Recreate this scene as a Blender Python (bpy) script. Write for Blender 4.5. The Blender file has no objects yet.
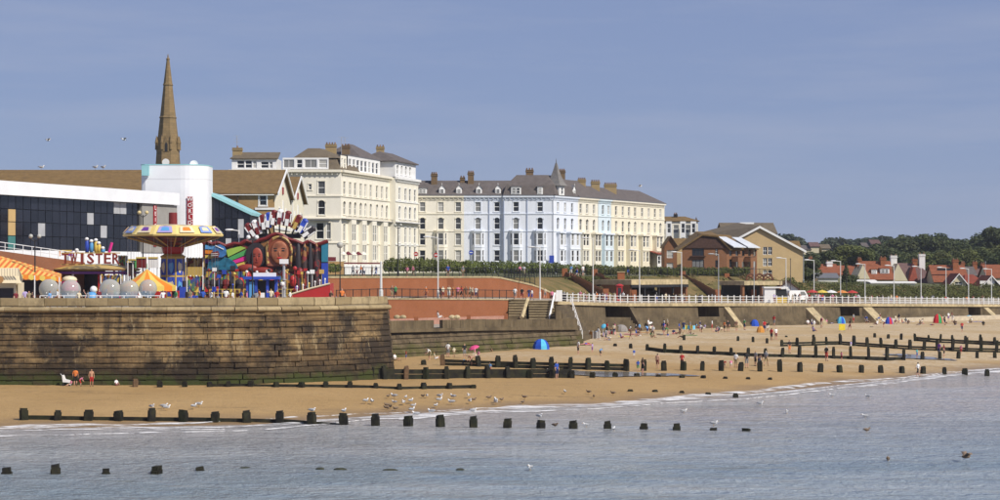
import bpy, bmesh, math, random
import numpy as np
from mathutils import Vector, Matrix

random.seed(7)
rng = np.random.default_rng(7)
scene = bpy.context.scene
COL = scene.collection
R = math.radians

# ------------------------------------------------------------------ camera
CAM_Z, FPX, HOR = 12.0, 2000.0, 268.0      # eye height (m), focal length and horizon row for a 1000 px wide frame
cam = bpy.data.cameras.new('camera')
cam.sensor_width = 36.0
cam.lens = 36.0 * FPX / 1000.0
cam.shift_y = (HOR - 250.0) / 1000.0
cam.clip_start, cam.clip_end = 1.0, 20000.0
cam_o = bpy.data.objects.new('camera', cam)
COL.objects.link(cam_o)
cam_o.location = (0, 0, CAM_Z)
cam_o.rotation_euler = (R(90), 0, 0)
scene.camera = cam_o

# ------------------------------------------------------------------ sky and sun
SUN_AZ, SUN_EL = 50.0, 43.0                # azimuth measured from -Y (behind the camera) towards +X
sun_dir = Vector((math.sin(R(SUN_AZ)) * math.cos(R(SUN_EL)), -math.cos(R(SUN_AZ)) * math.cos(R(SUN_EL)), math.sin(R(SUN_EL))))
world = bpy.data.worlds.new('World')
scene.world = world
world.use_nodes = True
wn, wl = world.node_tree.nodes, world.node_tree.links
wn.clear()
w_out = wn.new('ShaderNodeOutputWorld')
w_bg = wn.new('ShaderNodeBackground')
w_sky = wn.new('ShaderNodeTexSky')
w_sky.sky_type = 'NISHITA'
w_sky.sun_disc = False
w_sky.sun_elevation = R(SUN_EL)
w_sky.sun_rotation = math.atan2(sun_dir.x, sun_dir.y)
w_sky.altitude = 0
w_sky.air_density, w_sky.dust_density, w_sky.ozone_density = 0.8, 0.1, 3.0
w_mix = wn.new('ShaderNodeMix'); w_mix.data_type = 'RGBA'
w_mix.inputs['Factor'].default_value = 0.80
w_mix.inputs['B'].default_value = (2.36, 2.95, 5.10, 1)       # even summer blue
w_tc = wn.new('ShaderNodeTexCoord')
w_map = wn.new('ShaderNodeMapping'); w_map.inputs['Scale'].default_value = (1.6, 1.6, 14)
w_map.inputs['Rotation'].default_value = (0, R(5), 0)
w_noise = wn.new('ShaderNodeTexNoise'); w_noise.inputs['Scale'].default_value = 2.6
w_noise.inputs['Detail'].default_value = 6; w_noise.inputs['Roughness'].default_value = 0.6
w_ramp = wn.new('ShaderNodeMapRange')
w_ramp.inputs['From Min'].default_value = 0.46; w_ramp.inputs['From Max'].default_value = 0.85
w_ramp.inputs['To Max'].default_value = 0.36
w_cl = wn.new('ShaderNodeMix'); w_cl.data_type = 'RGBA'
w_cl.inputs['B'].default_value = (5.0, 5.2, 6.2, 1)          # thin cirrus
wl.new(w_tc.outputs['Generated'], w_map.inputs['Vector'])
wl.new(w_map.outputs['Vector'], w_noise.inputs['Vector'])
wl.new(w_noise.outputs['Fac'], w_ramp.inputs['Value'])
wl.new(w_ramp.outputs['Result'], w_cl.inputs['Factor'])
wl.new(w_sky.outputs['Color'], w_mix.inputs['A'])
wl.new(w_mix.outputs['Result'], w_cl.inputs['A'])
wl.new(w_cl.outputs['Result'], w_bg.inputs['Color'])
w_bg.inputs['Strength'].default_value = 0.098
wl.new(w_bg.outputs['Background'], w_out.inputs['Surface'])

sun = bpy.data.lights.new('sun', 'SUN')
sun.energy = 4.8
sun.angle = R(0.53)
sun.color = (1.0, 0.93, 0.82)
sun_o = bpy.data.objects.new('sun', sun)
COL.objects.link(sun_o)
sun_o.location = (60, -40, 120)
sun_o.rotation_euler = (-sun_dir).to_track_quat('-Z', 'Y').to_euler()
scene.view_settings.view_transform = 'Standard'
scene.view_settings.look = 'None'
scene.view_settings.gamma = 1.0
scene.view_settings.use_curve_mapping = False
scene.view_settings.exposure = 0.0
scene.render.engine = 'CYCLES'
scene.cycles.max_bounces = 6
scene.cycles.transparent_max_bounces = 12

# ------------------------------------------------------------------ helpers
def P(px, py, Y):
    return Vector(((px - 500.0) / FPX * Y, Y, CAM_Z - (py - HOR) / FPX * Y))
def XY(px, Y):
    return Vector(((px - 500.0) / FPX * Y, Y, 0.0))
def ZY(py, Y):
    return CAM_Z - (py - HOR) / FPX * Y
def interp(x, xs, ys):
    return float(np.interp(x, xs, ys))

def mat(name, col, rough=0.85, var=0.12, scale=1.0, bump=0.0, rand=0.0, metal=0.0, spec=0.3, detail=4, bscale=None, alpha=None):
    m = bpy.data.materials.new(name)
    m.use_nodes = True
    n, l = m.node_tree.nodes, m.node_tree.links
    b = n['Principled BSDF']
    b.inputs['Roughness'].default_value = rough
    b.inputs['Metallic'].default_value = metal
    b.inputs['Specular IOR Level'].default_value = spec
    geo = n.new('ShaderNodeNewGeometry')
    tex = n.new('ShaderNodeTexNoise')
    tex.inputs['Scale'].default_value = scale
    tex.inputs['Detail'].default_value = detail
    l.new(geo.outputs['Position'], tex.inputs['Vector'])
    mr = n.new('ShaderNodeMapRange')
    mr.inputs['From Min'].default_value = 0.3; mr.inputs['From Max'].default_value = 0.7
    mr.inputs['To Min'].default_value = 1 - var; mr.inputs['To Max'].default_value = 1 + var
    l.new(tex.outputs['Fac'], mr.inputs['Value'])
    val = mr.outputs['Result']
    if rand:
        oi = n.new('ShaderNodeObjectInfo')
        r2 = n.new('ShaderNodeMapRange')
        r2.inputs['To Min'].default_value = 1 - rand; r2.inputs['To Max'].default_value = 1 + rand
        l.new(oi.outputs['Random'], r2.inputs['Value'])
        mu = n.new('ShaderNodeMath'); mu.operation = 'MULTIPLY'
        l.new(val, mu.inputs[0]); l.new(r2.outputs['Result'], mu.inputs[1])
        val = mu.outputs[0]
    vm = n.new('ShaderNodeVectorMath'); vm.operation = 'SCALE'
    vm.inputs[0].default_value = col[:3]
    l.new(val, vm.inputs['Scale'])
    l.new(vm.outputs['Vector'], b.inputs['Base Color'])
    if bump:
        bt = n.new('ShaderNodeTexNoise'); bt.inputs['Scale'].default_value = bscale or scale * 6
        bt.inputs['Detail'].default_value = 5
        l.new(geo.outputs['Position'], bt.inputs['Vector'])
        bp = n.new('ShaderNodeBump'); bp.inputs['Strength'].default_value = bump; bp.inputs['Distance'].default_value = 0.1
        l.new(bt.outputs['Fac'], bp.inputs['Height'])
        l.new(bp.outputs['Normal'], b.inputs['Normal'])
    if alpha is not None:
        b.inputs['Alpha'].default_value = alpha
    return m

class Nodes:
    """small node-graph helper for the richer materials"""
    def __init__(s, name):
        s.m = bpy.data.materials.new(name); s.m.use_nodes = True
        s.n, s.l = s.m.node_tree.nodes, s.m.node_tree.links
        s.b = s.n['Principled BSDF']
        s.geo = s.n.new('ShaderNodeNewGeometry')
        s.sep = s.n.new('ShaderNodeSeparateXYZ'); s.l.new(s.geo.outputs['Position'], s.sep.inputs[0])
        s.pos = s.geo.outputs['Position']
    def noise(s, scale, detail=4, rough=0.55, stretch=None, src=None):
        v = src or s.pos
        if stretch:
            mp = s.n.new('ShaderNodeMapping'); mp.inputs['Scale'].default_value = stretch
            s.l.new(v, mp.inputs['Vector']); v = mp.outputs['Vector']
        t = s.n.new('ShaderNodeTexNoise'); t.inputs['Scale'].default_value = scale
        t.inputs['Detail'].default_value = detail; t.inputs['Roughness'].default_value = rough
        s.l.new(v, t.inputs['Vector'])
        return t.outputs['Fac']
    def rng(s, v, a, b, c=0.0, d=1.0):
        m = s.n.new('ShaderNodeMapRange')
        for k, x in zip(('From Min', 'From Max', 'To Min', 'To Max'), (a, b, c, d)): m.inputs[k].default_value = x
        s.l.new(v, m.inputs['Value']); return m.outputs['Result']
    def math(s, op, a, b):
        m = s.n.new('ShaderNodeMath'); m.operation = op
        for i, x in enumerate((a, b)):
            if isinstance(x, (int, float)): m.inputs[i].default_value = x
            else: s.l.new(x, m.inputs[i])
        return m.outputs[0]
    def mix(s, f, a, b):
        m = s.n.new('ShaderNodeMix'); m.data_type = 'RGBA'
        if isinstance(f, (int, float)): m.inputs['Factor'].default_value = f
        else: s.l.new(f, m.inputs['Factor'])
        for k, x in (('A', a), ('B', b)):
            if isinstance(x, tuple): m.inputs[k].default_value = (*x[:3], 1)
            else: s.l.new(x, m.inputs[k])
        return m.outputs['Result']
    def rand(s):
        return s.n.new('ShaderNodeObjectInfo').outputs['Random']
    def bump(s, h, strength, dist=0.1):
        b = s.n.new('ShaderNodeBump'); b.inputs['Strength'].default_value = strength; b.inputs['Distance'].default_value = dist
        s.l.new(h, b.inputs['Height']); s.l.new(b.outputs['Normal'], s.b.inputs['Normal'])
    def out(s, col, rough=0.85, spec=0.3):
        if isinstance(col, tuple): s.b.inputs['Base Color'].default_value = (*col[:3], 1)
        else: s.l.new(col, s.b.inputs['Base Color'])
        if isinstance(rough, (int, float)): s.b.inputs['Roughness'].default_value = rough
        else: s.l.new(rough, s.b.inputs['Roughness'])
        s.b.inputs['Specular IOR Level'].default_value = spec
        return s.m

class MB:
    """collects faces in world coordinates and links them as one mesh object"""
    def __init__(s, *mats):
        s.v, s.f, s.mi, s.mats, s.cur = [], [], [], list(mats), 0
    def use(s, i): s.cur = i; return s
    def face(s, pts):
        k = len(s.v); s.v += [tuple(p) for p in pts]; s.f.append(tuple(range(k, k + len(pts)))); s.mi.append(s.cur); return s
    def raw(s, vs, fs):
        k = len(s.v); s.v += [tuple(p) for p in vs]
        for f in fs: s.f.append(tuple(k + i for i in f)); s.mi.append(s.cur)
        return s
    def prism(s, base, vec):
        """extrude polygon 'base' (list of points) along vec"""
        n = len(base); vec = Vector(vec)
        a = [Vector(p) for p in base]; b = [p + vec for p in a]
        fs = [tuple(range(n - 1, -1, -1)), tuple(range(n, 2 * n))] + [(i, (i + 1) % n, n + (i + 1) % n, n + i) for i in range(n)]
        return s.raw(a + b, fs)
    def obox(s, o, u, v, w):
        """box from corner o and three edge vectors"""
        o, u, v, w = map(Vector, (o, u, v, w))
        return s.prism([o, o + u, o + u + v, o + v], w)
    def box(s, c, d):
        c = Vector(c); d = Vector(d)
        return s.obox(c - d / 2, (d.x, 0, 0), (0, d.y, 0), (0, 0, d.z))
    def bar(s, a, b, r, n=6, r2=None):
        a, b = Vector(a), Vector(b); d = (b - a)
        q = d.to_track_quat('Z', 'Y'); r2 = r if r2 is None else r2
        vs = []
        for (p, rr) in ((a, r), (b, r2)):
            for i in range(n):
                t = 2 * math.pi * i / n
                vs.append(p + q @ Vector((rr * math.cos(t), rr * math.sin(t), 0)))
        fs = [(i, (i + 1) % n, n + (i + 1) % n, n + i) for i in range(n)] + [tuple(range(n - 1, -1, -1)), tuple(range(n, 2 * n))]
        return s.raw(vs, fs)
    def lathe(s, c, prof, n=16, caps=True, rot=0.0):
        c = Vector(c); vs = []; fs = []
        for (r, z) in prof:
            for i in range(n):
                t = 2 * math.pi * (i + rot) / n
                vs.append(c + Vector((r * math.cos(t), r * math.sin(t), z)))
        for k in range(len(prof) - 1):
            for i in range(n):
                j = (i + 1) % n
                fs.append((k * n + i, k * n + j, (k + 1) * n + j, (k + 1) * n + i))
        if caps:
            fs.append(tuple(range(n - 1, -1, -1))); m = (len(prof) - 1) * n; fs.append(tuple(range(m, m + n)))
        return s.raw(vs, fs)
    def ball(s, c, r, n=10, m=6):
        rx, ry, rz = (r, r, r) if isinstance(r, (int, float)) else r
        c = Vector(c); vs = [c + Vector((0, 0, -rz))]; fs = []
        for k in range(1, m):
            a = math.pi * k / m
            for i in range(n):
                t = 2 * math.pi * i / n
                vs.append(c + Vector((rx * math.sin(a) * math.cos(t), ry * math.sin(a) * math.sin(t), -rz * math.cos(a))))
        vs.append(c + Vector((0, 0, rz)))
        for i in range(n):
            j = (i + 1) % n
            fs.append((0, 1 + j, 1 + i))
            for k in range(m - 2): fs.append((1 + k * n + i, 1 + k * n + j, 1 + (k + 1) * n + j, 1 + (k + 1) * n + i))
            fs.append((1 + (m - 2) * n + i, 1 + (m - 2) * n + j, len(vs) - 1))
        return s.raw(vs, fs)
    def mesh(s, name, off=(0, 0, 0), smooth=False):
        me = bpy.data.meshes.new(name); off = Vector(off)
        me.from_pydata([tuple(Vector(v) - off) for v in s.v], [], s.f)
        for m in s.mats: me.materials.append(m)
        me.polygons.foreach_set('material_index', s.mi)
        if smooth: me.polygons.foreach_set('use_smooth', [True] * len(me.polygons))
        me.update(); return me
    def build(s, name, parent=None, smooth=False, loc=None):
        off = parent_loc(parent) if parent else (Vector(loc) if loc is not None else Vector((0, 0, 0)))
        o = bpy.data.objects.new(name, s.mesh(name, off, smooth)); COL.objects.link(o)
        if parent: o.parent = parent
        elif loc is not None: o.location = loc
        return o

def parent_loc(o):
    v = Vector((0, 0, 0))
    while o is not None:
        v += o.location; o = o.parent
    return v
def tag(o, label=None, cat=None, group=None, kind=None):
    if label: o['label'] = label
    if cat: o['category'] = cat
    if group: o['group'] = group
    if kind: o['kind'] = kind
    return o
def empty(name, loc, label, cat, group=None):
    o = bpy.data.objects.new(name, None); COL.objects.link(o); o.location = loc
    o.empty_display_size = 0.5
    return tag(o, label, cat, group)
def inst(name, me, loc, parent=None, rz=0.0, scale=1.0):
    o = bpy.data.objects.new(name, me); COL.objects.link(o)
    o.parent = parent
    o.location = Vector(loc) - (parent_loc(parent) if parent else Vector((0, 0, 0)))
    o.rotation_euler = (0, 0, rz)
    o.scale = (scale,) * 3 if isinstance(scale, (int, float)) else scale
    return o
def copy_tree(o, parent=None):
    c = o.copy(); COL.objects.link(c); c.parent = parent
    for ch in list(o.children): copy_tree(ch, c)
    return c
def text_mesh(body, size, extrude, m, align='CENTER'):
    cu = bpy.data.curves.new('letters', 'FONT'); cu.body = body; cu.size = size; cu.extrude = extrude
    cu.offset = 0.02 * size; cu.align_x = align; cu.align_y = 'CENTER'; cu.resolution_u = 2
    o = bpy.data.objects.new('letters', cu); COL.objects.link(o)
    dg = bpy.context.evaluated_depsgraph_get()
    me = bpy.data.meshes.new_from_object(o.evaluated_get(dg))
    bpy.data.objects.remove(o); me.materials.clear(); me.materials.append(m)
    return me

# ------------------------------------------------------------------ materials
def paint(name, col, rough=0.55, var=0.06, rand=0.0): return mat(name, col, rough, var, 0.8, rand=rand, spec=0.4)
def stucco(name, col):
    k = Nodes(name)
    st = k.rng(k.noise(0.9, 6, 0.65, (1, 1, 0.22)), 0.42, 0.75, 0, 0.28)
    c = k.mix(st, col, tuple(x * y for x, y in zip(col, (0.74, 0.70, 0.62))))
    c = k.mix(k.rng(k.noise(3.0, 5), 0.35, 0.75, 0, 0.12), c, tuple(x * 0.72 for x in col))
    k.bump(k.noise(9, 3), 0.12, 0.03)
    return k.out(c, 0.8, 0.2)
def brick_mat(name, c1, c2, mortar, scale=1.0, axis=True, bw=0.22, rh=0.075, blend=1.0):
    k = Nodes(name)
    cmb = k.n.new('ShaderNodeCombineXYZ')
    k.l.new(k.math('ADD', k.sep.outputs['X'], k.math('MULTIPLY', k.sep.outputs['Y'], 0.8)), cmb.inputs['X'])
    k.l.new(k.sep.outputs['Z'], cmb.inputs['Y'])
    t = k.n.new('ShaderNodeTexBrick')
    t.inputs['Scale'].default_value = 1.0
    t.inputs['Brick Width'].default_value = bw * scale; t.inputs['Row Height'].default_value = rh * scale
    t.inputs['Mortar Size'].default_value = 0.012 * scale
    t.inputs['Color1'].default_value = (*c1, 1); t.inputs['Color2'].default_value = (*c2, 1); t.inputs['Mortar'].default_value = (*mortar, 1)
    k.l.new(cmb.outputs[0], t.inputs['Vector'])
    dirt = k.rng(k.noise(0.5, 6, 0.65), 0.35, 0.75, 0, 0.45)
    c = k.mix(dirt, t.outputs['Color'], tuple(x * 0.6 for x in c1))
    return k.out(c, 0.9, 0.15)
def slate_mat(name, c, rows=0.25):
    k = Nodes(name)
    wv = k.n.new('ShaderNodeTexWave'); wv.wave_type = 'BANDS'; wv.bands_direction = 'Z'
    wv.inputs['Scale'].default_value = 0.32 / rows; wv.inputs['Distortion'].default_value = 0.6
    k.l.new(k.pos, wv.inputs['Vector'])
    a = k.mix(k.rng(k.noise(1.1, 6, 0.7), 0.3, 0.75), tuple(x * 0.7 for x in c), tuple(x * 1.3 for x in c))
    a = k.mix(k.rng(k.noise(4.0, 3, 0.7), 0.45, 0.8, 0, 0.35), a, (c[0] * 1.5 + 0.02, c[1] * 1.45 + 0.02, c[2] * 1.1))
    a = k.mix(k.rng(wv.outputs['Fac'], 0, 0.35, 0.35, 0), a, tuple(x * 0.5 for x in c))
    return k.out(a, 0.85, 0.2)

GLASS = Nodes('window_glass')
_r = GLASS.rand()
_c = GLASS.mix(GLASS.rng(_r, 0.45, 0.60), (0.016, 0.018, 0.022), (0.20, 0.20, 0.19))  # mid-grey panes: a reflection painted into the pane colour
_c = GLASS.mix(GLASS.rng(_r, 0.80, 0.84), _c, (0.42, 0.41, 0.38))
GLASS = GLASS.out(_c, 0.12, 0.5)
DARKGLASS = mat('tinted_glass', (0.010, 0.011, 0.017), 0.12, 0.2, 0.3, rand=0.5, spec=0.55)
WHITE = paint('white_paint', (0.80, 0.80, 0.79))
WHITE_W = mat('worn_white_paint', (0.74, 0.74, 0.73), 0.6, 0.12, 2.0)
CLAD = mat('white_cladding', (0.80, 0.82, 0.85), 0.5, 0.05, 0.4, spec=0.3)
BLACK = paint('black_paint', (0.018, 0.018, 0.02))
GREYMETAL = mat('galvanised_steel', (0.42, 0.43, 0.44), 0.5, 0.1, 2.0, metal=0.2)
CREAM = stucco('cream_stucco', (0.80, 0.765, 0.67))
CREAM2 = stucco('pale_cream_stucco', (0.80, 0.765, 0.66))
IVORY = stucco('ivory_stucco', (0.83, 0.79, 0.68))
YELLOWCREAM = stucco('yellow_cream_stucco', (0.81, 0.76, 0.61))
PALEBLUE = stucco('pale_blue_stucco', (0.745, 0.785, 0.86))
ICEBLUE = stucco('ice_blue_stucco', (0.66, 0.76, 0.82))
TRIMCREAM = paint('cream_trim', (0.80, 0.75, 0.62))
TRIMBLUE = paint('blue_white_trim', (0.73, 0.78, 0.87))
SLATE = slate_mat('grey_slate', (0.125, 0.108, 0.105))
SLATE2 = slate_mat('brown_slate', (0.15, 0.12, 0.085))
BROWNTILE = slate_mat('brown_roof_tile', (0.185, 0.118, 0.050), 0.3)
REDTILE = slate_mat('red_roof_tile', (0.235, 0.080, 0.042), 0.3)
REDTILE2 = slate_mat('dark_red_roof_tile', (0.22, 0.055, 0.035), 0.3)
PURPLETILE = slate_mat('purple_brown_roof_tile', (0.14, 0.085, 0.082), 0.3)
ROOFEDGE = paint('lead_grey', (0.14, 0.14, 0.15))
SANDBRICK = brick_mat('sand_brick', (0.42, 0.255, 0.10), (0.34, 0.20, 0.075), (0.38, 0.28, 0.16))
TANBRICK = brick_mat('tan_brick', (0.60, 0.43, 0.22), (0.54, 0.38, 0.185), (0.54, 0.42, 0.25))
BROWNBRICK = brick_mat('brown_brick', (0.26, 0.105, 0.042), (0.20, 0.08, 0.034), (0.26, 0.16, 0.1))
REDBRICK = brick_mat('red_brick', (0.36, 0.122, 0.042), (0.285, 0.090, 0.033), (0.28, 0.14, 0.09))
PALEBRICK = brick_mat('painted_brick', (0.48, 0.26, 0.19), (0.36, 0.12, 0.075), (0.45, 0.3, 0.24), 1.0)
CHIMBRICK = brick_mat('chimney_brick', (0.20, 0.125, 0.062), (0.15, 0.095, 0.05), (0.22, 0.17, 0.11))
YBRICK = brick_mat('buff_chimney_brick', (0.40, 0.29, 0.13), (0.34, 0.24, 0.11), (0.36, 0.29, 0.18))
REDPOT = paint('terracotta', (0.19, 0.10, 0.055), rand=0.4)
TIMBERDARK = mat('dark_timber_boards', (0.07, 0.036, 0.026), 0.8, 0.25, 2.5)
FRAMEDARK = paint('dark_brown_frames', (0.035, 0.022, 0.016))
TEAL = paint('teal_trim', (0.28, 0.55, 0.58))
CONCRETE = mat('concrete', (0.36, 0.31, 0.23), 0.9, 0.2, 1.5, bump=0.3)
PAVING = mat('paving', (0.33, 0.28, 0.22), 0.9, 0.15, 0.6)
COPING = mat('sandstone_coping', (0.42, 0.34, 0.20), 0.9, 0.25, 1.4, bump=0.5, rand=0.12)

# masonry of the harbour bastion: every stone takes its own tint, algae towards the sand
k = Nodes('bastion_stone')
_r = k.rand()
c = k.mix(k.rng(_r, 0.0, 1.0), (0.110, 0.071, 0.035), (0.205, 0.136, 0.066))
c = k.mix(k.rng(k.noise(0.55, 5, 0.6, (0.16, 0.16, 1.5)), 0.48, 0.62, 0, 0.75), c, (0.36, 0.25, 0.12))
c = k.mix(k.rng(k.noise(0.30, 6, 0.72, (0.8, 0.8, 1.0)), 0.46, 0.57, 0, 0.9), c, (0.034, 0.026, 0.020))
c = k.mix(k.rng(k.noise(0.9, 6, 0.7, (1.6, 1.6, 0.10)), 0.50, 0.70, 0, 0.75), c, (0.026, 0.021, 0.018))
c = k.mix(k.rng(k.noise(0.8, 6, 0.78, (1.2, 1.2, 0.30)), 0.56, 0.68, 0, 0.75), c, (0.40, 0.31, 0.175))
c = k.mix(k.rng(k.noise(3.0, 6, 0.75), 0.50, 0.75, 0, 0.6), c, (0.035, 0.028, 0.022))
zz = k.math('ADD', k.sep.outputs['Z'], k.math('MULTIPLY', k.noise(0.30, 6, 0.75), 4.4))
c = k.mix(k.rng(zz, 5.9, 4.9, 0, 0.82), c, (0.030, 0.022, 0.015))
c = k.mix(k.math('MULTIPLY', k.rng(zz, 4.6, 3.9, 0, 0.9), k.rng(k.noise(0.35, 4), 0.38, 0.52)), c, (0.046, 0.058, 0.015))
k.bump(k.noise(6, 5, 0.65), 0.6, 0.08)
BASTION = k.out(c, 0.9, 0.2)
MORTAR = mat('dark_mortar', (0.035, 0.029, 0.022), 0.95, 0.3, 2.0)
k = Nodes('parapet_stone')
_r = k.rand()
c = k.mix(_r, (0.27, 0.205, 0.110), (0.42, 0.335, 0.195))
c = k.mix(k.rng(k.noise(1.0, 6, 0.7, (1, 1, 0.5)), 0.5, 0.72, 0, 0.7), c, (0.115, 0.09, 0.058))
c = k.mix(k.rng(k.noise(5, 4), 0.45, 0.8, 0, 0.4), c, (0.17, 0.13, 0.08))
k.bump(k.noise(7, 4), 0.4, 0.05)
PARAPET = k.out(c, 0.9, 0.2)
# far sea wall: streaked render, weed low down
k = Nodes('sea_wall_stone')
c = k.mix(k.rng(k.noise(0.5, 6, 0.65), 0.35, 0.7), (0.085, 0.064, 0.038), (0.18, 0.138, 0.08))
c = k.mix(k.rng(k.noise(0.8, 6, 0.7, (1.4, 1.4, 0.08)), 0.45, 0.72, 0, 0.75), c, (0.085, 0.066, 0.044))
c = k.mix(k.rng(k.noise(1.5, 6, 0.7, (1.4, 1.4, 0.08)), 0.55, 0.72, 0, 0.5), c, (0.28, 0.22, 0.135))
k.bump(k.noise(4, 4), 0.4, 0.08)
SEAWALL = k.out(c, 0.9, 0.2)
k = Nodes('weedy_wall_stone')
c = k.mix(k.rng(k.noise(0.9, 5, 0.65), 0.35, 0.7), (0.075, 0.057, 0.036), (0.185, 0.140, 0.085))
c = k.mix(k.rng(k.noise(0.9, 5, 0.7, (1.4, 1.4, 0.1)), 0.5, 0.75, 0, 0.6), c, (0.050, 0.038, 0.026))
zz = k.math('ADD', k.sep.outputs['Z'], k.math('MULTIPLY', k.noise(0.7, 4), 2.0))
c = k.mix(k.math('MULTIPLY', k.rng(zz, 4.6, 3.9, 0, 0.85), k.rng(k.noise(0.6, 5, 0.7), 0.38, 0.56, 0.15, 1)), c, (0.080, 0.080, 0.022))
k.bump(k.noise(5, 4), 0.5, 0.08)
WEEDWALL = k.out(c, 0.9, 0.2)
# sand
k = Nodes('beach_sand')
c = k.mix(k.rng(k.noise(0.06, 6, 0.6), 0.3, 0.7), (0.36, 0.228, 0.092), (0.45, 0.295, 0.130))
c = k.mix(k.rng(k.noise(0.35, 6, 0.65, (1, 2.2, 1)), 0.5, 0.75, 0, 0.4), c, (0.30, 0.19, 0.082))
c = k.mix(k.rng(k.sep.outputs['Y'], 215, 290, 0, 0.55), c, (0.50, 0.385, 0.225))
peb = k.math('MULTIPLY', k.rng(k.noise(0.05, 4, 0.5, (1, 1.6, 1)), 0.40, 0.55), k.rng(k.sep.outputs['Y'], 205, 240))
c = k.mix(k.math('MULTIPLY', peb, k.rng(k.noise(1.2, 6, 0.85), 0.42, 0.58, 0.0, 0.9)), c, (0.56, 0.46, 0.32))
c = k.mix(k.rng(k.noise(1.0, 7, 0.85, (1, .6, 1)), 0.55, 0.68, 0, 0.6), c, (0.22, 0.145, 0.070))
c = k.mix(k.rng(k.noise(5.0, 4, 0.8), 0.58, 0.72, 0, 0.28), c, (0.68, 0.55, 0.37))
c = k.mix(k.math('MULTIPLY', k.rng(k.noise(0.16, 7, 0.8, (0.22, 1.6, 1)), 0.56, 0.64, 0, 0.7), k.rng(k.noise(1.5, 5, 0.8), 0.42, 0.60)), c, (0.15, 0.105, 0.055))
wet = k.rng(k.math('ADD', k.sep.outputs['Z'], k.math('MULTIPLY', k.noise(0.12, 4), 0.5)), 0.30, 0.62, 1, 0)
c = k.mix(k.math('MULTIPLY', wet, 0.72), c, (0.225, 0.150, 0.080))
ro = k.rng(wet, 0, 1, 0.95, 0.42)
k.bump(k.noise(1.5, 7, 0.75), 0.6, 0.4)
SAND = k.out(c, ro, 0.25)
# sea
k = Nodes('sea_water')
shore = k.rng(k.math('ADD', k.math('MULTIPLY', k.sep.outputs['X'], -0.30), k.math('ADD', k.sep.outputs['Y'], k.math('MULTIPLY', k.noise(0.07, 4), 26))), 128, 185)
c = k.mix(shore, (0.220, 0.280, 0.325), (0.410, 0.370, 0.345))
c = k.mix(k.rng(k.noise(0.5, 5, 0.6, (0.35, 1.2, 1)), 0.6, 0.72, 0, 0.55), c, (0.10, 0.095, 0.055))
c = k.mix(k.rng(k.noise(0.045, 6, 0.7, (0.45, 1.6, 1)), 0.46, 0.66, 0, 0.55), c, (0.46, 0.49, 0.50))  # pale streaks: glints painted into the water colour
c = k.mix(k.rng(k.noise(0.06, 6, 0.7, (0.3, 1.5, 1)), 0.55, 0.70, 0, 0.45), c, (0.17, 0.20, 0.20))
h1 = k.noise(0.65, 5, 0.65, (0.6, 1.0, 1)); h2 = k.noise(2.6, 5, 0.65, (0.6, 1.0, 1))
k.bump(k.math('ADD', k.math('MULTIPLY', h1, 0.75), k.math('MULTIPLY', h2, 0.25)), 1.0, 1.15)
WATER = k.out(c, 0.14, 0.5)
WATER.node_tree.nodes['Principled BSDF'].inputs['IOR'].default_value = 1.33
# foam
k = Nodes('sea_foam')
fo = k.noise(0.55, 7, 0.72, (0.5, 1.3, 1))
k.l.new(k.rng(fo, 0.42, 0.58, 0.0, 0.85), k.b.inputs['Alpha'])
FOAM = k.out((0.80, 0.79, 0.78), 0.8, 0.2)
GRASS = Nodes('bank_grass')
_c = GRASS.mix(GRASS.rng(GRASS.noise(0.35, 5, 0.65), 0.35, 0.68), (0.105, 0.098, 0.034), (0.225, 0.155, 0.070))
GRASS.bump(GRASS.noise(3, 4), 0.6, 0.3)
GRASS = GRASS.out(_c, 0.95, 0.1)
LAND = mat('land', (0.11, 0.115, 0.05), 0.95, 0.3, 0.05)
def leafmat(name, c, rand=0.18):
    k = Nodes(name)
    a = k.mix(k.rng(k.noise(0.45, 3), 0.35, 0.68), tuple(x * 0.62 for x in c), tuple(x * 1.38 for x in c))
    oi = k.rand()
    a = k.mix(k.rng(oi, 0, 1, 0, 0.5), a, (c[0] * 0.9 + 0.014, c[1] * 0.82, c[2] * 0.7))
    k.out(a, 0.7, 0.25)
    tr = k.n.new('ShaderNodeBsdfTranslucent'); k.l.new(a, tr.inputs['Color'])
    ms = k.n.new('ShaderNodeMixShader'); ms.inputs[0].default_value = 0.25
    k.l.new(k.b.outputs[0], ms.inputs[1]); k.l.new(tr.outputs[0], ms.inputs[2])
    k.l.new(ms.outputs[0], k.n['Material Output'].inputs['Surface'])
    return k.m
LEAFDARK = leafmat('dark_foliage', (0.070, 0.094, 0.035))
LEAFMID = leafmat('mid_foliage', (0.115, 0.135, 0.040))
LEAFHEDGE = leafmat('hedge_foliage', (0.125, 0.155, 0.040))
LEAFHAZE = leafmat('haze_tinted_foliage', (0.062, 0.086, 0.052))  # blue haze of distance mixed into the leaf colour
BARK = mat('bark', (0.07, 0.05, 0.035), 0.95, 0.3, 2.0)
POSTWOOD = Nodes('tarred_timber')
_c = POSTWOOD.mix(POSTWOOD.rng(POSTWOOD.noise(1.6, 4), 0.4, 0.65), (0.009, 0.008, 0.006), (0.030, 0.028, 0.012))
_c = POSTWOOD.mix(POSTWOOD.rng(POSTWOOD.noise(0.5, 3), 0.5, 0.7, 0, 0.7), _c, (0.018, 0.026, 0.008))
POSTWOOD.bump(POSTWOOD.noise(9, 4), 0.5, 0.05)
POSTWOOD = POSTWOOD.out(_c, 0.75, 0.3)
POSTBROWN = mat('bare_brown_timber', (0.14, 0.085, 0.045), 0.85, 0.3, 3.0)
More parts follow.
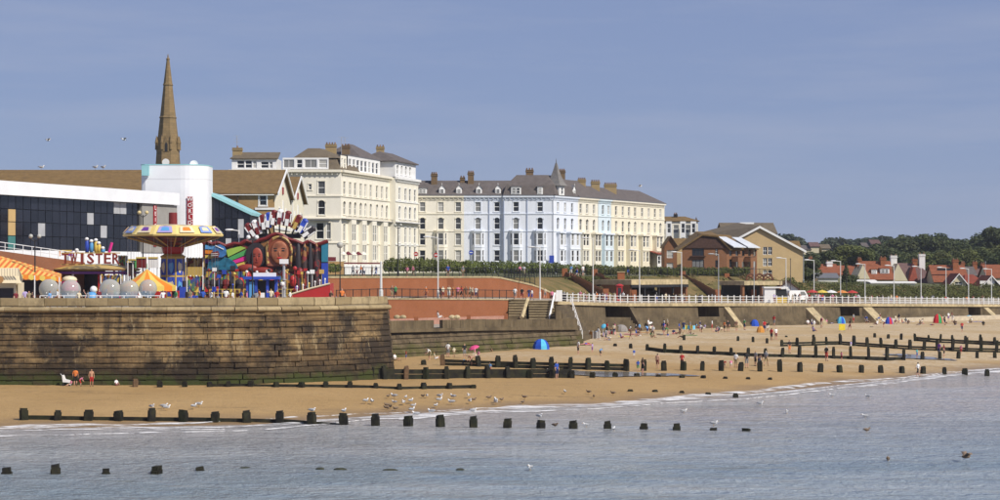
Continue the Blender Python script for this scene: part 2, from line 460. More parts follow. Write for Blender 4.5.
# ================================================================== the setting: sea, beach, land
SH = [(XY(px, Y).x, Y) for px, Y in ((-700, 140), (-300, 146), (0, 149), (250, 153), (380, 163), (600, 175), (740, 189), (900, 217), (1000, 239), (1300, 330), (1700, 480))]
SHX, SHY = [a for a, b in SH], [b for a, b in SH]
def shore_y(x): return np.interp(x, SHX, SHY)
def beach_z(x, y):
    d = y - shore_y(x)
    return np.where(d > 0, 2.8 * (1 - np.exp(-np.maximum(d, 0) / 60.0)), d * 0.035)
def Gb(px, py):
    """as G, kept on the sand in front of the sea walls"""
    g = G(px, py)
    wy = interp(px, [556, 620, 800, 1000], [258, 306, 342, 386]) - 3.6 if px >= 578 else 999
    if g.y > wy: q = XY(px, wy); g = Vector((q.x, q.y, float(beach_z(q.x, q.y))))
    return g
def G(px, py):
    """where the sight line through a photo point meets the beach or the sea"""
    Y = np.arange(95, 470, 0.1)
    X = (px - 500.0) / FPX * Y; Z = CAM_Z - (py - HOR) / FPX * Y
    s = np.maximum(beach_z(X, Y), 0.0)
    i = int(np.argmax(Z <= s))
    return Vector((X[i], Y[i], float(beach_z(X[i], Y[i]))))

xs = np.concatenate([np.arange(-190, 200, 1.5), np.arange(200, 420, 8)])
ys = np.concatenate([np.arange(95, 140, 5), np.arange(140, 260, 0.75), np.arange(260, 420, 2.5), np.arange(420, 560, 10)])
gx, gy = np.meshgrid(xs, ys, indexing='ij')
gz = beach_z(gx, gy)
bump_ = (np.sin(gx * 0.21 + gy * 0.13) + np.sin(gx * 0.5 - gy * 0.31 + 1) * 0.6 + np.sin(gx * 1.1 + gy * 0.9) * 0.3 + rng.normal(0, 0.5, gx.shape)) * 0.030
gz = gz + bump_ * np.clip((gy - shore_y(gx) - 4) / 10, 0, 1)
nx, ny = gx.shape
idx = np.arange(nx * ny).reshape(nx, ny)
q = np.stack([idx[:-1, :-1], idx[1:, :-1], idx[1:, 1:], idx[:-1, 1:]], -1).reshape(-1, 4)
def np_mesh(name, V, Q, m, smooth=False):
    me = bpy.data.meshes.new(name)
    me.vertices.add(len(V)); me.vertices.foreach_set('co', np.asarray(V, np.float32).ravel())
    me.loops.add(Q.size); me.loops.foreach_set('vertex_index', Q.ravel().astype(np.int32))
    me.polygons.add(len(Q)); me.polygons.foreach_set('loop_start', np.arange(0, Q.size, Q.shape[1], dtype=np.int32))
    me.polygons.foreach_set('loop_total', np.full(len(Q), Q.shape[1], np.int32))
    if smooth: me.polygons.foreach_set('use_smooth', np.ones(len(Q), bool))
    for mm in (m if isinstance(m, (list, tuple)) else [m]): me.materials.append(mm)
    me.update(calc_edges=True); me.validate(); return me
o = bpy.data.objects.new('beach', np_mesh('beach', np.stack([gx, gy, gz], -1).reshape(-1, 3), q, SAND, True)); COL.objects.link(o)
tag(o, 'golden sand beach sloping to the sea', kind='structure')

# sea: one sheet with low swell in the mesh, ripples in the material
sx = np.concatenate([np.arange(-900, -70, 40), np.arange(-70, 80, 0.5), np.arange(80, 200, 3), np.arange(200, 1500, 50)])
sy = np.concatenate([np.arange(-300, 95, 20), np.arange(95, 200, 0.45), np.arange(200, 270, 2), np.arange(270, 560, 20)])
wx, wy = np.meshgrid(sx, sy, indexing='ij')
amp = np.clip((shore_y(wx) - wy) / 25, 0.06, 1)
wz = amp * (0.028 * np.sin(wy * 1.15 + wx * 0.10 + 1.8 * np.sin(wx * 0.06)) + 0.020 * np.sin(wy * 2.3 - wx * 0.31 + np.sin(wx * 0.17) * 2) + 0.016 * np.sin(wy * 3.9 + wx * 0.83))
idx = np.arange(wx.size).reshape(wx.shape)
q = np.stack([idx[:-1, :-1], idx[1:, :-1], idx[1:, 1:], idx[:-1, 1:]], -1).reshape(-1, 4)
o = bpy.data.objects.new('sea', np_mesh('sea', np.stack([wx, wy, wz], -1).reshape(-1, 3), q, WATER, True)); COL.objects.link(o)
tag(o, 'calm grey-blue sea with low ripples', kind='structure')

# foam: the broken edge of the last small waves along the waterline
def foam_band(off0, w0, x0, x1, ph):
    vs, fs = [], []
    for i, x in enumerate(np.arange(x0, x1, 0.6)):
        wob = 1.0 * math.sin(x * 0.13 + ph) + 0.6 * math.sin(x * 0.37 + ph * 2) + 0.25 * math.sin(x * 1.3 + ph)
        w = max(0.12, w0 * (0.6 + 0.55 * math.sin(x * 0.085 + ph * 3) + 0.25 * math.sin(x * 0.7)))
        y = float(shore_y(x)) + off0 + wob
        for t, lift in ((-0.5, 0.02), (0.0, 0.07), (0.5, 0.02)):
            yy = y + t * w
            vs.append((x, yy, max(0.03, float(beach_z(x, yy)) + 0.02) + lift))
        if i:
            k = 3 * i
            fs += [(k - 3, k, k + 1, k - 2), (k - 2, k + 1, k + 2, k - 1)]
    return vs, fs
mb = MB(FOAM)
for a in ((-1.2, 3.6, -62, 110, 0.4), (-6.0, 3.2, -60, -5, 2.2), (1.2, 2.2, -40, 110, 4.0), (-5.0, 2.8, -8, 90, 1.1), (-3.2, 2.6, -60, -20, 0.2)):
    mb.raw(*foam_band(*a))
tag(mb.build('foam', smooth=True), 'thin white foam along the waterline', 'foam', kind='stuff')

# land sheets
FAIR_Z = 8.2
BAST = [(px_, interp(px_, [-200, 386], [183, 186.5]) + 10.5 * max(0.0, (px_ - 170) / 216.0) ** 2.6) for px_ in (-200, -100, 0, 100, 170, 210, 240, 265, 285, 305, 322, 338, 352, 364, 376, 386)]
UP = [(-600, 264, 11.2), (330, 259, 10.7), (430, 272, 10.65), (500, 285, 10.6), (560, 326, 10.6), (700, 360, 10.6), (745, 372, 10.3), (800, 386, 9.2), (870, 400, 8.3), (1000, 428, 7.9), (1300, 500, 7.9), (1800, 640, 7.9)]
PROM = [(508, 268, 7.7), (556, 288, 7.2), (620, 306, 6.6), (800, 342, 5.95), (1000, 386, 4.95), (1300, 460, 4.8), (1800, 600, 4.8)]   # wall line: px, Y, z
PBACK = [(558, 302.5, 7.4), (590, 314, 7.0), (640, 328, 6.6), (800, 362, 6.0), (1000, 408, 5.2), (1300, 484, 5.0), (1800, 620, 5.0)]
def line3(L): return [Vector((*XY(px, Y).xy, z)) for px, Y, z in L]
def resample(L, n):
    L = [Vector(p) for p in L]
    d = [0.0]
    for a, b in zip(L, L[1:]): d.append(d[-1] + (b - a).length)
    out = []
    for i in range(n):
        t = d[-1] * i / (n - 1); k = max(j for j in range(len(d)) if d[j] <= t + 1e-9); k = min(k, len(L) - 2)
        out.append(L[k].lerp(L[k + 1], (t - d[k]) / max(1e-9, d[k + 1] - d[k])))
    return out
def sheet(name, A, B, m, label, n=60, rows=1):
    A, B = resample(A, n), resample(B, n); mb = MB(m)
    for i in range(n - 1):
        for r in range(rows):
            t0, t1 = r / rows, (r + 1) / rows
            mb.face([A[i].lerp(B[i], t0), A[i + 1].lerp(B[i + 1], t0), A[i + 1].lerp(B[i + 1], t1), A[i].lerp(B[i], t1)])
    return tag(mb.build(name), label, kind='structure')
up = line3(UP)
far1 = [Vector(((p.x / p.y) * 520, 520, 12.0 if p.x < 40 else 9.0)) for p in up]
far2 = [Vector(((p.x / p.y) * 950, 950, 19.0)) for p in up]
far3 = [Vector(((p.x / p.y) * 1200, 1200, 19.5)) for p in up]
mb = MB(LAND)
for A, B in ((up, far1), (far1, far2), (far2, far3)):
    A, B = resample(A, 40), resample(B, 40)
    for i in range(39): mb.face([A[i], A[i + 1], B[i + 1], B[i]])
for p_, q_ in zip(up, up[1:]): mb.face([Vector((p_.x, p_.y, 3)), Vector((q_.x, q_.y, 3)), q_, p_])
tag(mb.build('land'), 'grassy land behind the seafront', kind='structure')
sheet('promenade', line3(PROM), line3(PBACK), PAVING, 'paved promenade behind the sea wall')
sheet('grass_bank', line3(PBACK), line3([(500, 285.5, 10.6), (530, 305, 10.6)] + UP[4:]), GRASS, 'dry grass bank rising behind the promenade', 80, 6)
bl = line3([(a, b, FAIR_Z) for a, b in BAST]); bl.append(Vector((*XY(386, 246).xy, FAIR_Z)))
mb = MB(PAVING)
mb.face(bl + [Vector((*XY(430, 271).xy, FAIR_Z)), Vector((*XY(330, 258).xy, FAIR_Z)), Vector((*XY(-600, 263).xy, FAIR_Z))])
tag(mb.build('fairground_paving'), 'paved fairground on top of the harbour wall', kind='structure')
RW = [(383, 245, 8.15), (430, 253, 8.0), (508, 268, 7.7)]                     # lower red wall top
UW = [(330, 258.6, 8.2), (430, 271.6, 8.05), (500, 284.6, 7.8), (556, 300, 7.4)]
sheet('walkway', [Vector((p.x, p.y, p.z + 0.004)) for p in line3([(383, 245.5, 8.15), (508, 268.5, 7.7), (545, 285, 7.35)])],
      [Vector((p.x, p.y, p.z + 0.004)) for p in line3(UW)], PAVING, 'paved walkway between the two red brick walls', 20)
LW = [(384, 226, 6.05), (478, 240, 5.85), (574, 257, 5.45)]                   # lower stone wall top
sheet('lower_terrace', [p - Vector((0, 0, 0.9)) for p in line3(LW)], line3([(383, 246, 5.15), (508, 269, 4.95), (576, 275, 4.75)]), PAVING, 'lower sea terrace at the foot of the red wall', 12)

# ------------------------------------------------------------------ harbour bastion, stone by stone
bast = empty('bastion_wall', (*XY(190, 186).xy, 1.0), 'tall dark weathered stone harbour wall below the fairground', 'sea wall')
BL = line3([(a, b, 0) for a, b in BAST])
bd = [0.0]
for a, b in zip(BL, BL[1:]): bd.append(bd[-1] + (b - a).length)
def bpt(s):
    k = max(0, min(len(BL) - 2, int(np.searchsorted(bd, s, 'right') - 1)))
    d = (BL[k + 1] - BL[k]).normalized()
    return BL[k] + d * (s - bd[k]), d
S0 = min(s for s in np.arange(0, bd[-1], 0.1) if bpt(s)[0].x / bpt(s)[0].y * FPX + 500 > -14)
S1 = bd[-1]
BATT = 0.10
mb = MB(MORTAR)
Zt, Zb = 8.35, -0.3
pts = [bpt(s) for s in np.linspace(S0 - 1, S1, 14)]
for (p, d), (p2, d2) in zip(pts, pts[1:]):
    n1 = Vector((d.y, -d.x, 0)); n2 = Vector((d2.y, -d2.x, 0))
    mb.face([p + n1 * (Zt - Zb) * BATT + Vector((0, 0, Zb)), p2 + n2 * (Zt - Zb) * BATT + Vector((0, 0, Zb)), p2 + Vector((0, 0, Zt)), p + Vector((0, 0, Zt))])
pe, de = pts[-1]
ne = Vector((de.y, -de.x, 0))
pe2 = Vector((*XY(388, 232).xy, 0))
nr = Vector(((pe2 - pe).normalized().y, -(pe2 - pe).normalized().x, 0))
mb.face([pe + ne * 0.87 + Vector((0, 0, Zb)), pe2 + nr * 0.87 + Vector((0, 0, Zb)), pe2 + Vector((0, 0, Zt)), pe + Vector((0, 0, Zt))])
mb.build('wall_core', bast)
def stone_mesh(seed, m, name='stone'):
    r = random.Random(seed); bm = bmesh.new()
    bmesh.ops.create_cube(bm, size=1.0)
    for v in bm.verts:
        v.co += Vector((r.uniform(-.015, .015), r.uniform(-.1, .1), r.uniform(-.03, .03)))
    bmesh.ops.bevel(bm, geom=[e for e in bm.edges if all(v.co.y < 0.2 for v in e.verts) and abs(e.verts[0].co.x - e.verts[1].co.x) > .5], offset=0.11, segments=2, affect='EDGES')
    me = bpy.data.meshes.new(name); bm.to_mesh(me); bm.free(); me.materials.append(m); return me
stones = [stone_mesh(i, BASTION) for i in range(6)]
pstones = [stone_mesh(20 + i, PARAPET, 'parapet_stone') for i in range(4)]
def lay(name, meshes, s0, s1, z, h, depth, out, tilt, parent=bast):
    """one block between arc lengths s0, s1"""
    p, d = bpt((s0 + s1) / 2); n = Vector((d.y, -d.x, 0))
    o = inst(name, random.choice(meshes), p + n * out + Vector((0, 0, z)), parent)
    o.rotation_euler = (tilt, 0, math.atan2(d.y, d.x))
    o.scale = (s1 - s0 - 0.012, depth, h - 0.025)
    return o
heights = [h_ * 0.955 for h_ in (0.50, 0.56, 0.52, 0.60, 0.50, 0.58, 0.54, 0.60, 0.52, 0.56, 0.60, 0.52, 0.58, 0.55)]
z = 0.62
for ci, h in enumerate(heights):
    zc = z + h / 2
    s = S0 - random.uniform(0, 1.5)
    end = S1 + (Zt - zc) * BATT * 0.6
    while s < end - 0.3:
        L = random.choice([random.uniform(1.1, 2.2), random.uniform(1.8, 3.2)])
        e = min(s + L, end)
        if end - e < 0.8: e = end
        lay('stone', stones, s, e, zc, h, 0.5, (Zt - zc) * BATT - 0.13 + random.uniform(-.05, .05), -math.atan(BATT))
        s = e
    z += h
# return face at the corner (foreshortened)
z = 0.62
for h in heights:
    zc = z + h / 2; s = 0.2
    Lr = (pe2 - pe).length; dr = (pe2 - pe).normalized()
    while s < 9:
        e = s + random.uniform(1.4, 2.6)
        o = inst('stone', random.choice(stones), pe + dr * ((s + e) / 2) + nr * ((Zt - zc) * BATT - 0.13) + Vector((0, 0, zc)), bast)
        o.rotation_euler = (-math.atan(BATT), 0, math.atan2(dr.y, dr.x)); o.scale = (e - s - 0.03, 0.5, h - 0.03)
        s = e
    z += h
# roll moulding and parapet
prof = [(0.06, 7.88)] + [(0.08 + 0.36 * math.sin(a), 8.14 - 0.25 * math.cos(a)) for a in np.linspace(0.15, math.pi - 0.15, 9)] + [(0.06, 8.40)]
s = S0 - 0.5
while s < S1 + 0.1:
    e = min(s + random.uniform(1.7, 2.3), S1 + 0.35); mb = MB(PARAPET)
    (p, d) = bpt((s + e) / 2); n = Vector((d.y, -d.x, 0)); a = p - d * ((e - s) / 2 - 0.012)
    mb.prism([a + n * o_ + Vector((0, 0, z_)) for o_, z_ in prof] + [a - n * 0.4 + Vector((0, 0, 8.40)), a - n * 0.4 + Vector((0, 0, 7.88))], d * (e - s - 0.024))
    mb.build('roll_moulding', bast)
    s = e
s = S0 - 0.7
while s < S1:
    e = min(s + random.uniform(1.5, 2.5), S1 + 0.1)
    lay('parapet_stone', pstones, s, e, 8.82, 0.82 + random.uniform(-.02, .03), 0.55, -0.16 + random.uniform(-.02, .02), 0)
    s = e
    if S1 - s < 0.5: break

# rusty drain mouth half-way up the bastion
p, d = bpt(S0 + (S1 - S0) * 0.26)
mb = MB(mat('rusted_iron', (0.16, 0.06, 0.025), 0.9, 0.4, 4.0))
mb.bar(P(90, 325, 186.5) + Vector((0, 0.5, 0)), P(90, 325, 184.9), 0.16, 10)
tag(mb.build('drain_pipe'), 'short rusty drain pipe poking out of the harbour wall', 'pipe')

# ------------------------------------------------------------------ lower stone wall in front of the red walls
def wall_strip(mb, L, zb, thick, batter=0.0):
    """solid wall along 3-D polyline L (tops) down to zb"""
    for a, b in zip(L, L[1:]):
        d = (b - a); d.z = 0; d.normalize(); n = Vector((d.y, -d.x, 0))
        h0, h1 = a.z - zb, b.z - zb
        A0, B0 = a.copy(), b.copy()
        fa = Vector((a.x, a.y, zb)) + n * h0 * batter; fb = Vector((b.x, b.y, zb)) + n * h1 * batter
        mb.raw([fa, fb, B0, A0, Vector((a.x, a.y, zb)) - n * thick, Vector((b.x, b.y, zb)) - n * thick, B0 - n * thick, A0 - n * thick],
               [(0, 1, 2, 3), (3, 2, 6, 7), (5, 4, 7, 6), (1, 5, 6, 2), (4, 0, 3, 7)])
lw = empty('terrace_sea_wall', (*XY(480, 240).xy, 2.0), 'low stone sea wall with green weed beside the tall harbour wall', 'sea wall')
LWL = resample(line3(LW), 24)
mb = MB(WEEDWALL); wall_strip(mb, [p - Vector((0, 0, 1.0)) for p in LWL], 0.5, 0.8, 0.14); mb.build('wall_face', lw)
mb = MB(WEEDWALL); wall_strip(mb, [p - Vector((0, 0, 1.9)) + Vector((-0.1, -0.5, 0)) for p in LWL], 0.4, 0.8, 0.10); mb.build('footing', lw)
for i in range(23):
    a, b = LWL[i], LWL[i + 1]
    if i == 5: continue
    d = (b - a).normalized(); n = Vector((d.y, -d.x, 0)).normalized()
    mb = MB(SEAWALL)
    mb.obox(a - Vector((0, 0, 1.0)) + n * 0.55, (b - a) - d * 0.03, -n * 0.5, (0, 0, 1.0 + random.uniform(-.03, .03)))
    mb.build('parapet_stone', lw)
mb = MB(SEAWALL)
for p_, q_ in zip(LWL, LWL[1:]): mb.obox(p_ - Vector((-.35, .75, 1.35)), q_ - p_, (-.4, 1.3, 0), (0, 0, .38))
mb.build('ledge', lw)

wst = [stone_mesh(50 + i, WEEDWALL) for i in range(4)]
for j_ in range(5):
    zz_ = 4.15 - j_ * .56; L_ = resample([Vector((p.x, p.y, 0)) for p in LWL], 2000); tot_ = sum((q - p).length for p, q in zip(L_, L_[1:])); s_ = -random.uniform(0, 1.0)
    while s_ < tot_ - .4:
        e_ = s_ + random.uniform(1.2, 2.6); m_ = max(0, min(1998, int((s_ + e_) / 2 / tot_ * 1999))); d_ = (L_[m_ + 1] - L_[m_]).normalized(); n_ = Vector((d_.y, -d_.x, 0))
        o = inst('stone', random.choice(wst), L_[m_] + n_ * (.10 + j_ * .12 + (.35 if j_ > 2 else 0) + random.uniform(-.04, .04)) + Vector((0, 0, zz_)), lw); o.rotation_euler = (-.13, 0, math.atan2(d_.y, d_.x)); o.scale = (e_ - s_ - .012, .6, .54); s_ = e_
def red_wall(name, tops, zb, label):
    r = empty(name, (tops[0].x, tops[0].y, zb), label, 'wall')
    mb = MB(REDBRICK); wall_strip(mb, tops, zb, 0.45); mb.build('brickwork', r)
    mb = MB(COPING); wall_strip(mb, [p + Vector((0.0, -0.06, 0.16)) for p in tops], min(p.z for p in tops) - 0.0, 0.6)
    return r, mb
def coping(root, tops, h=0.16):
    L = resample(tops, 2 + int(sum((b - a).length for a, b in zip(tops, tops[1:])) / 2.4))
    for a, b in zip(L, L[1:]):
        d = (b - a).normalized(); n = Vector((d.y, -d.x, 0)).normalized()
        MB(COPING).obox(a + n * 0.08 + Vector((0, 0, 0.004)), (b - a) - d * 0.025, -n * 0.62, (0, 0, h)).build('coping_stone', root)
t = line3(RW); r, _ = red_wall('red_retaining_wall', t, 4.6, 'lower red brick retaining wall under the walkway railing'); coping(r, t)
UWT = line3([(326, 258, 10.7), (430, 271.3, 10.65), (497, 284, 10.6), (535, 294, 9.3), (558, 301, 7.7)])
r, _ = red_wall('red_retaining_wall', UWT, 6.6, 'upper red brick retaining wall behind the walkway, ramp at its end'); coping(r, UWT, 0.22)
for px_, Y_ in ((449, 275.0),):
    b = P(px_, 297, Y_)
    MB(REDBRICK).box((b.x, b.y - 0.3, 9.2), (1.3, 0.6, 2.9)).build('buttress', r)
t = line3([(384, 238, 5.9), (508, 262, 5.75)])
r = empty('terrace_parapet', (t[0].x, t[0].y, 5), 'low pale painted brick parapet with red piers on the lower terrace', 'wall')
mb = MB(PALEBRICK); wall_strip(mb, t, 4.8, 0.3); mb.build('brickwork', r)
for f in (0.24, 0.66, 0.98):
    p = t[0].lerp(t[1], f); MB(REDBRICK).box((p.x, p.y, 5.45), (0.55, 0.7, 1.2)).build('pier', r)
for px_ in (397, 403, 452, 457):                                             # boulders on the ledge
    p = P(px_, 316, 244); mb = MB(COPING); mb.ball((p.x, p.y, 6.0), (0.42, 0.3, 0.28), 8, 5)
    tag(mb.build('boulder'), 'sandy boulder lying on the ledge below the red wall', 'rock', 'boulders below the red wall')

# stairs down from the promenade to the lower terrace
def stairs(name, a, b, za, zb, run, label, n=12, m=SEAWALL):
    """flight whose top edge runs a-b at height za, coming towards the sea"""
    r = empty(name, (a.x, a.y, zb), label, 'stairs')
    d = (b - a).normalized(); nn = Vector((d.y, -d.x, 0))
    for i in range(n):
        zt = za - (za - zb) * i / n; MB(COPING).obox(a + nn * (run * i / n - .1) + Vector((0, 0, zt - zb * 0 + .004)), b - a, nn * (run / n + .14), (0, 0, .07)).build('nosing', r)
        o0 = a + nn * (run * i / n); o0.z = zb - 0.3
        MB(m).obox(o0, b - a, nn * (run / n) * 0.99, (0, 0, zt - zb + 0.3 - 0.004 * i)).build('step', r)
    return r
A, B = XY(508.5, 270), XY(526, 270)
s1 = stairs('stone_stairs', A, B, 7.72, 5.3, 3.8, 'narrow stone steps beside the end of the lower red wall', 7)
A, B = XY(528.5, 270.5), XY(554, 270.5)
s2 = stairs('stone_stairs', A, B, 7.55, 4.9, 5.5, 'broad stone steps leading down between pale kerb and white handrail', 8)
k0 = XY(527.2, 270.3); k0.z = 7.8; k1 = XY(521.5, 265.5); k1.z = 5.4
MB(COPING).bar(k0, k1, 0.3, 4).build('sloping_kerb', s1)
mb = MB(WHITE); h0 = XY(554.5, 270.2); h0.z = 8.6; h1 = XY(549.5, 264.5); h1.z = 5.6
mb.bar(h0, h1, 0.12, 6)
for t_ in (0, .33, .66, 1): q_ = h0.lerp(h1, t_); mb.bar(q_, q_ - Vector((0, 0, 1.1)), 0.06, 6)
mb.build('handrail', s2)

# stair block down to the sand
r = empty('beach_stairs', (*XY(566, 262).xy, 2.2), 'rough stone stair block down to the sand with white handrail', 'stairs')
for i in range(9):
    x0, x1 = 556 + i * 2.7, 556 + (i + 1) * 2.7
    zt = 7.0 - i * 0.52
    a, b = XY(x0, 262 + i * 0.5), XY(x1, 262.5 + i * 0.5); a.z = b.z = 0.8
    MB(SEAWALL).obox(a, (b - a) * 0.995, (2.0, 14 - i * 0.6, 0), (0, 0, zt - 0.8)).build('step', r)
for i in range(4):
    a, b = XY(556 - 1, 259 - i * 0.7), XY(580 + i * 1.2, 261.5 - i * 0.7); a.z = b.z = 0.8
    MB(WEEDWALL).obox(a, b - a, (0, 3.5, 0), (0, 0, 3.6 - i * 0.55)).build('plinth', r)
mb = MB(WHITE); pr = None
for i in range(6):
    p = XY(570.5 + i * 2.4, 262); p.z = 7.4 - i * 0.95
    mb.bar(p, p + Vector((0, 0, 1.0)), 0.05, 5)
    if pr: mb.bar(pr + Vector((0, 0, 1)), p + Vector((0, 0, 1)), 0.05, 5); mb.bar(pr + Vector((0, 0, .5)), p + Vector((0, 0, .5)), 0.04, 5)
    pr = p
mb.build('handrail', r)

# ------------------------------------------------------------------ main sea wall of the promenade
sw = empty('promenade_sea_wall', (*XY(780, 338).xy, 2.4), 'long streaked stone sea wall below the white promenade railing', 'sea wall')
PL = line3(PROM[1:])
PLr = resample([p for p in PL], 90)
REC = ((605, 627), (698, 718), (842, 857), (968, 980))
PLf = resample(PL, 700); run = []
def pxof(p): return p.x / p.y * FPX + 500
def inrec(p): return any(a_ <= pxof(p) <= b_ for a_, b_ in REC)
segs = []
for p in PLf:
    if segs and segs[-1][0] == inrec(p): segs[-1][1].append(p)
    else: segs.append((inrec(p), [p]))
for ir, L in segs:
    if len(L) < 2: continue
    d = (L[-1] - L[0]).normalized(); n = Vector((d.y, -d.x, 0)).normalized(); mb = MB(SEAWALL)
    L2 = [L[0], L[-1]] if len(L) < 60 else L[::12] + [L[-1]]
    wall_strip(mb, [p - Vector((0, 0, 0.45)) - n * (4.6 if ir else 0) for p in L2], 1.2, 1.2 if ir else 4.4, 0.0 if ir else 0.10)
    mb.build('recess_wall' if ir else 'wall_face', sw)
for i, (dz, out) in enumerate(((2.15, 0.55), (2.6, 0.95), (3.05, 1.35), (3.5, 1.75))):
    mb = MB(SEAWALL); L = []
    for a, b in zip(PLr, PLr[1:]):
        d = (b - a).normalized(); n = Vector((d.y, -d.x, 0)).normalized(); L.append(a + n * out - Vector((0, 0, dz)))
    wall_strip(mb, [Vector((p.x, p.y, p.z)) for p in L[:30]], 1.0, 0.5); mb.build('toe_step', sw)
for a, b in zip(PLr, PLr[1:]):
    d = (b - a).normalized(); n = Vector((d.y, -d.x, 0)).normalized()
    MB(COPING).obox(a + n * 0.32 - Vector((0, 0, 0.45)), (b - a) - d * 0.02, -n * (5.0 if inrec(a) or inrec(b) else 1.2), (0, 0, 0.48)).build('coping_stone', sw)
def on_wall(px):
    """point on the promenade wall line seen at photo column px"""
    best = None
    for a, b in zip(PL, PL[1:]):
        for t in np.linspace(0, 1, 60):
            p = a.lerp(b, t); e = abs(p.x / p.y * FPX + 500 - px)
            if best is None or e < best[0]: best = (e, p, (b - a).normalized())
    d = best[2].copy(); d.z = 0; d.normalize()
    return best[1], d, Vector((d.y, -d.x, 0))
for px_, wd, prj in ((631, 1.0, 2.6), (725, 1.4, 3.0), (806, 2.2, 3.4), (866, 2.6, 3.0), (986, 1.6, 2.4)):
    p, d, n = on_wall(px_); zt = p.z - 0.6
    mb = MB(COPING if px_ > 700 else SEAWALL)
    prof = [Vector((0, 0, 1.5)), Vector((prj, 0, 1.5)), Vector((prj, 0, 2.7)), Vector((0.25, 0, zt)), Vector((0, 0, zt))]
    mb.prism([p - d * wd / 2 + n * q_.x + Vector((0, 0, q_.z - p.z)) for q_ in prof], d * wd)
    mb.build('buttress', sw)
# concrete apron at the foot of the far wall
mb = MB(mat('pale_concrete', (0.50, 0.43, 0.32), 0.9, 0.15, 1.0))
L = [on_wall(px_) for px_ in range(870, 1110, 20)]
wall_strip(mb, [p + n * 2.6 + Vector((0, 0, 3.0 - p.z)) for p, d, n in L], 1.5, 2.6); mb.build('apron', sw)

# white railing along the edge
rail = empty('promenade_railing', (*XY(780, 338).xy, 6), 'white painted railing along the promenade edge', 'railing')
pm = MB(WHITE_W); pm.box((0, 0, 0.62), (0.16, 0.16, 1.24)); pm.box((0, 0, 1.27), (0.21, 0.21, 0.07)); pme = pm.mesh('post')
L = resample(PL, 260); last = None; ends = []
dist = 0; pl2 = resample(PL, 2000); acc = 1e9; prev = None
for p in pl2:
    if p.x / p.y * FPX + 500 > 1030: break
    if prev is not None: acc += (p - prev).length
    prev = p
    if acc >= 1.55:
        acc = 0; ends.append(p.copy()); inst('post', pme, p + Vector((0, 0, 0.03)), rail)
for zr in (0.30, 0.66, 1.08):
    mb = MB(WHITE_W)
    for a, b in zip(ends, ends[1:]): mb.bar(a + Vector((0, 0, zr)), b + Vector((0, 0, zr)), 0.035 if zr < 1 else 0.05, 5)
    mb.build('rail', rail)
mb = MB(WHITE_W)
for a, b in zip(ends, ends[1:]):
    if a.x / a.y * FPX + 500 < 866: continue
    for t in (.2, .4, .6, .8): q_ = a.lerp(b, t); mb.bar(q_ + Vector((0, 0, .1)), q_ + Vector((0, 0, 1.05)), 0.03, 4)
tag(mb.build('balusters', rail), kind='stuff')
p, d, n = on_wall(557)
for q_ in (p + n * 0.1, p + n * 0.1 + d * 0.9): MB(WHITE).box(q_ + Vector((0, 0, 0.8)), (0.42, 0.42, 1.6)).build('gate_pier', rail)

# black railings
def iron_railing(name, pts, label, h=1.15, step=1.7):
    r = empty(name, pts[0], label, 'railing')
    tot = sum((b - a).length for a, b in zip(pts, pts[1:])); L = resample(pts, max(2, int(tot / step)))
    me = MB(BLACK).box((0, 0, h / 2), (0.10, 0.10, h)).mesh('post')
    for p in L: inst('post', me, p, r)
    for zr in (0.2, h - 0.06):
        mb = MB(BLACK)
        for a, b in zip(L, L[1:]): mb.bar(a + Vector((0, 0, zr)), b + Vector((0, 0, zr)), 0.035, 4)
        mb.build('rail', r)
    mb = MB(BLACK)
    for a, b in zip(L, L[1:]):
        for t in np.linspace(0, 1, 7)[1:-1]: q_ = a.lerp(b, t); mb.bar(q_ + Vector((0, 0, .2)), q_ + Vector((0, 0, h - .06)), 0.014, 3)
    tag(mb.build('bars', r), kind='stuff')
iron_railing('iron_railing', [p + Vector((0, 0.35, 0.17)) for p in line3([(336, 237, 8.05), (383, 245, 8.15), (508, 268, 7.7), (514, 269, 7.65)])], 'black iron railing along the walkway above the lower red wall', 1.2, 1.55)
iron_railing('iron_railing', [p + Vector((0, 0.3, 0.2)) for p in UWT[:4]], 'black iron railing on top of the upper red wall', 1.25, 1.5)
iron_railing('iron_railing', [p + Vector((0, 0.2, 0.0)) for p in line3([(505, 287, 10.6), (560, 325, 10.6), (640, 345, 10.6), (740, 370, 10.6), (770, 379, 10.55)])], 'black iron railing above the grass bank along the hedge', 1.3, 1.9)

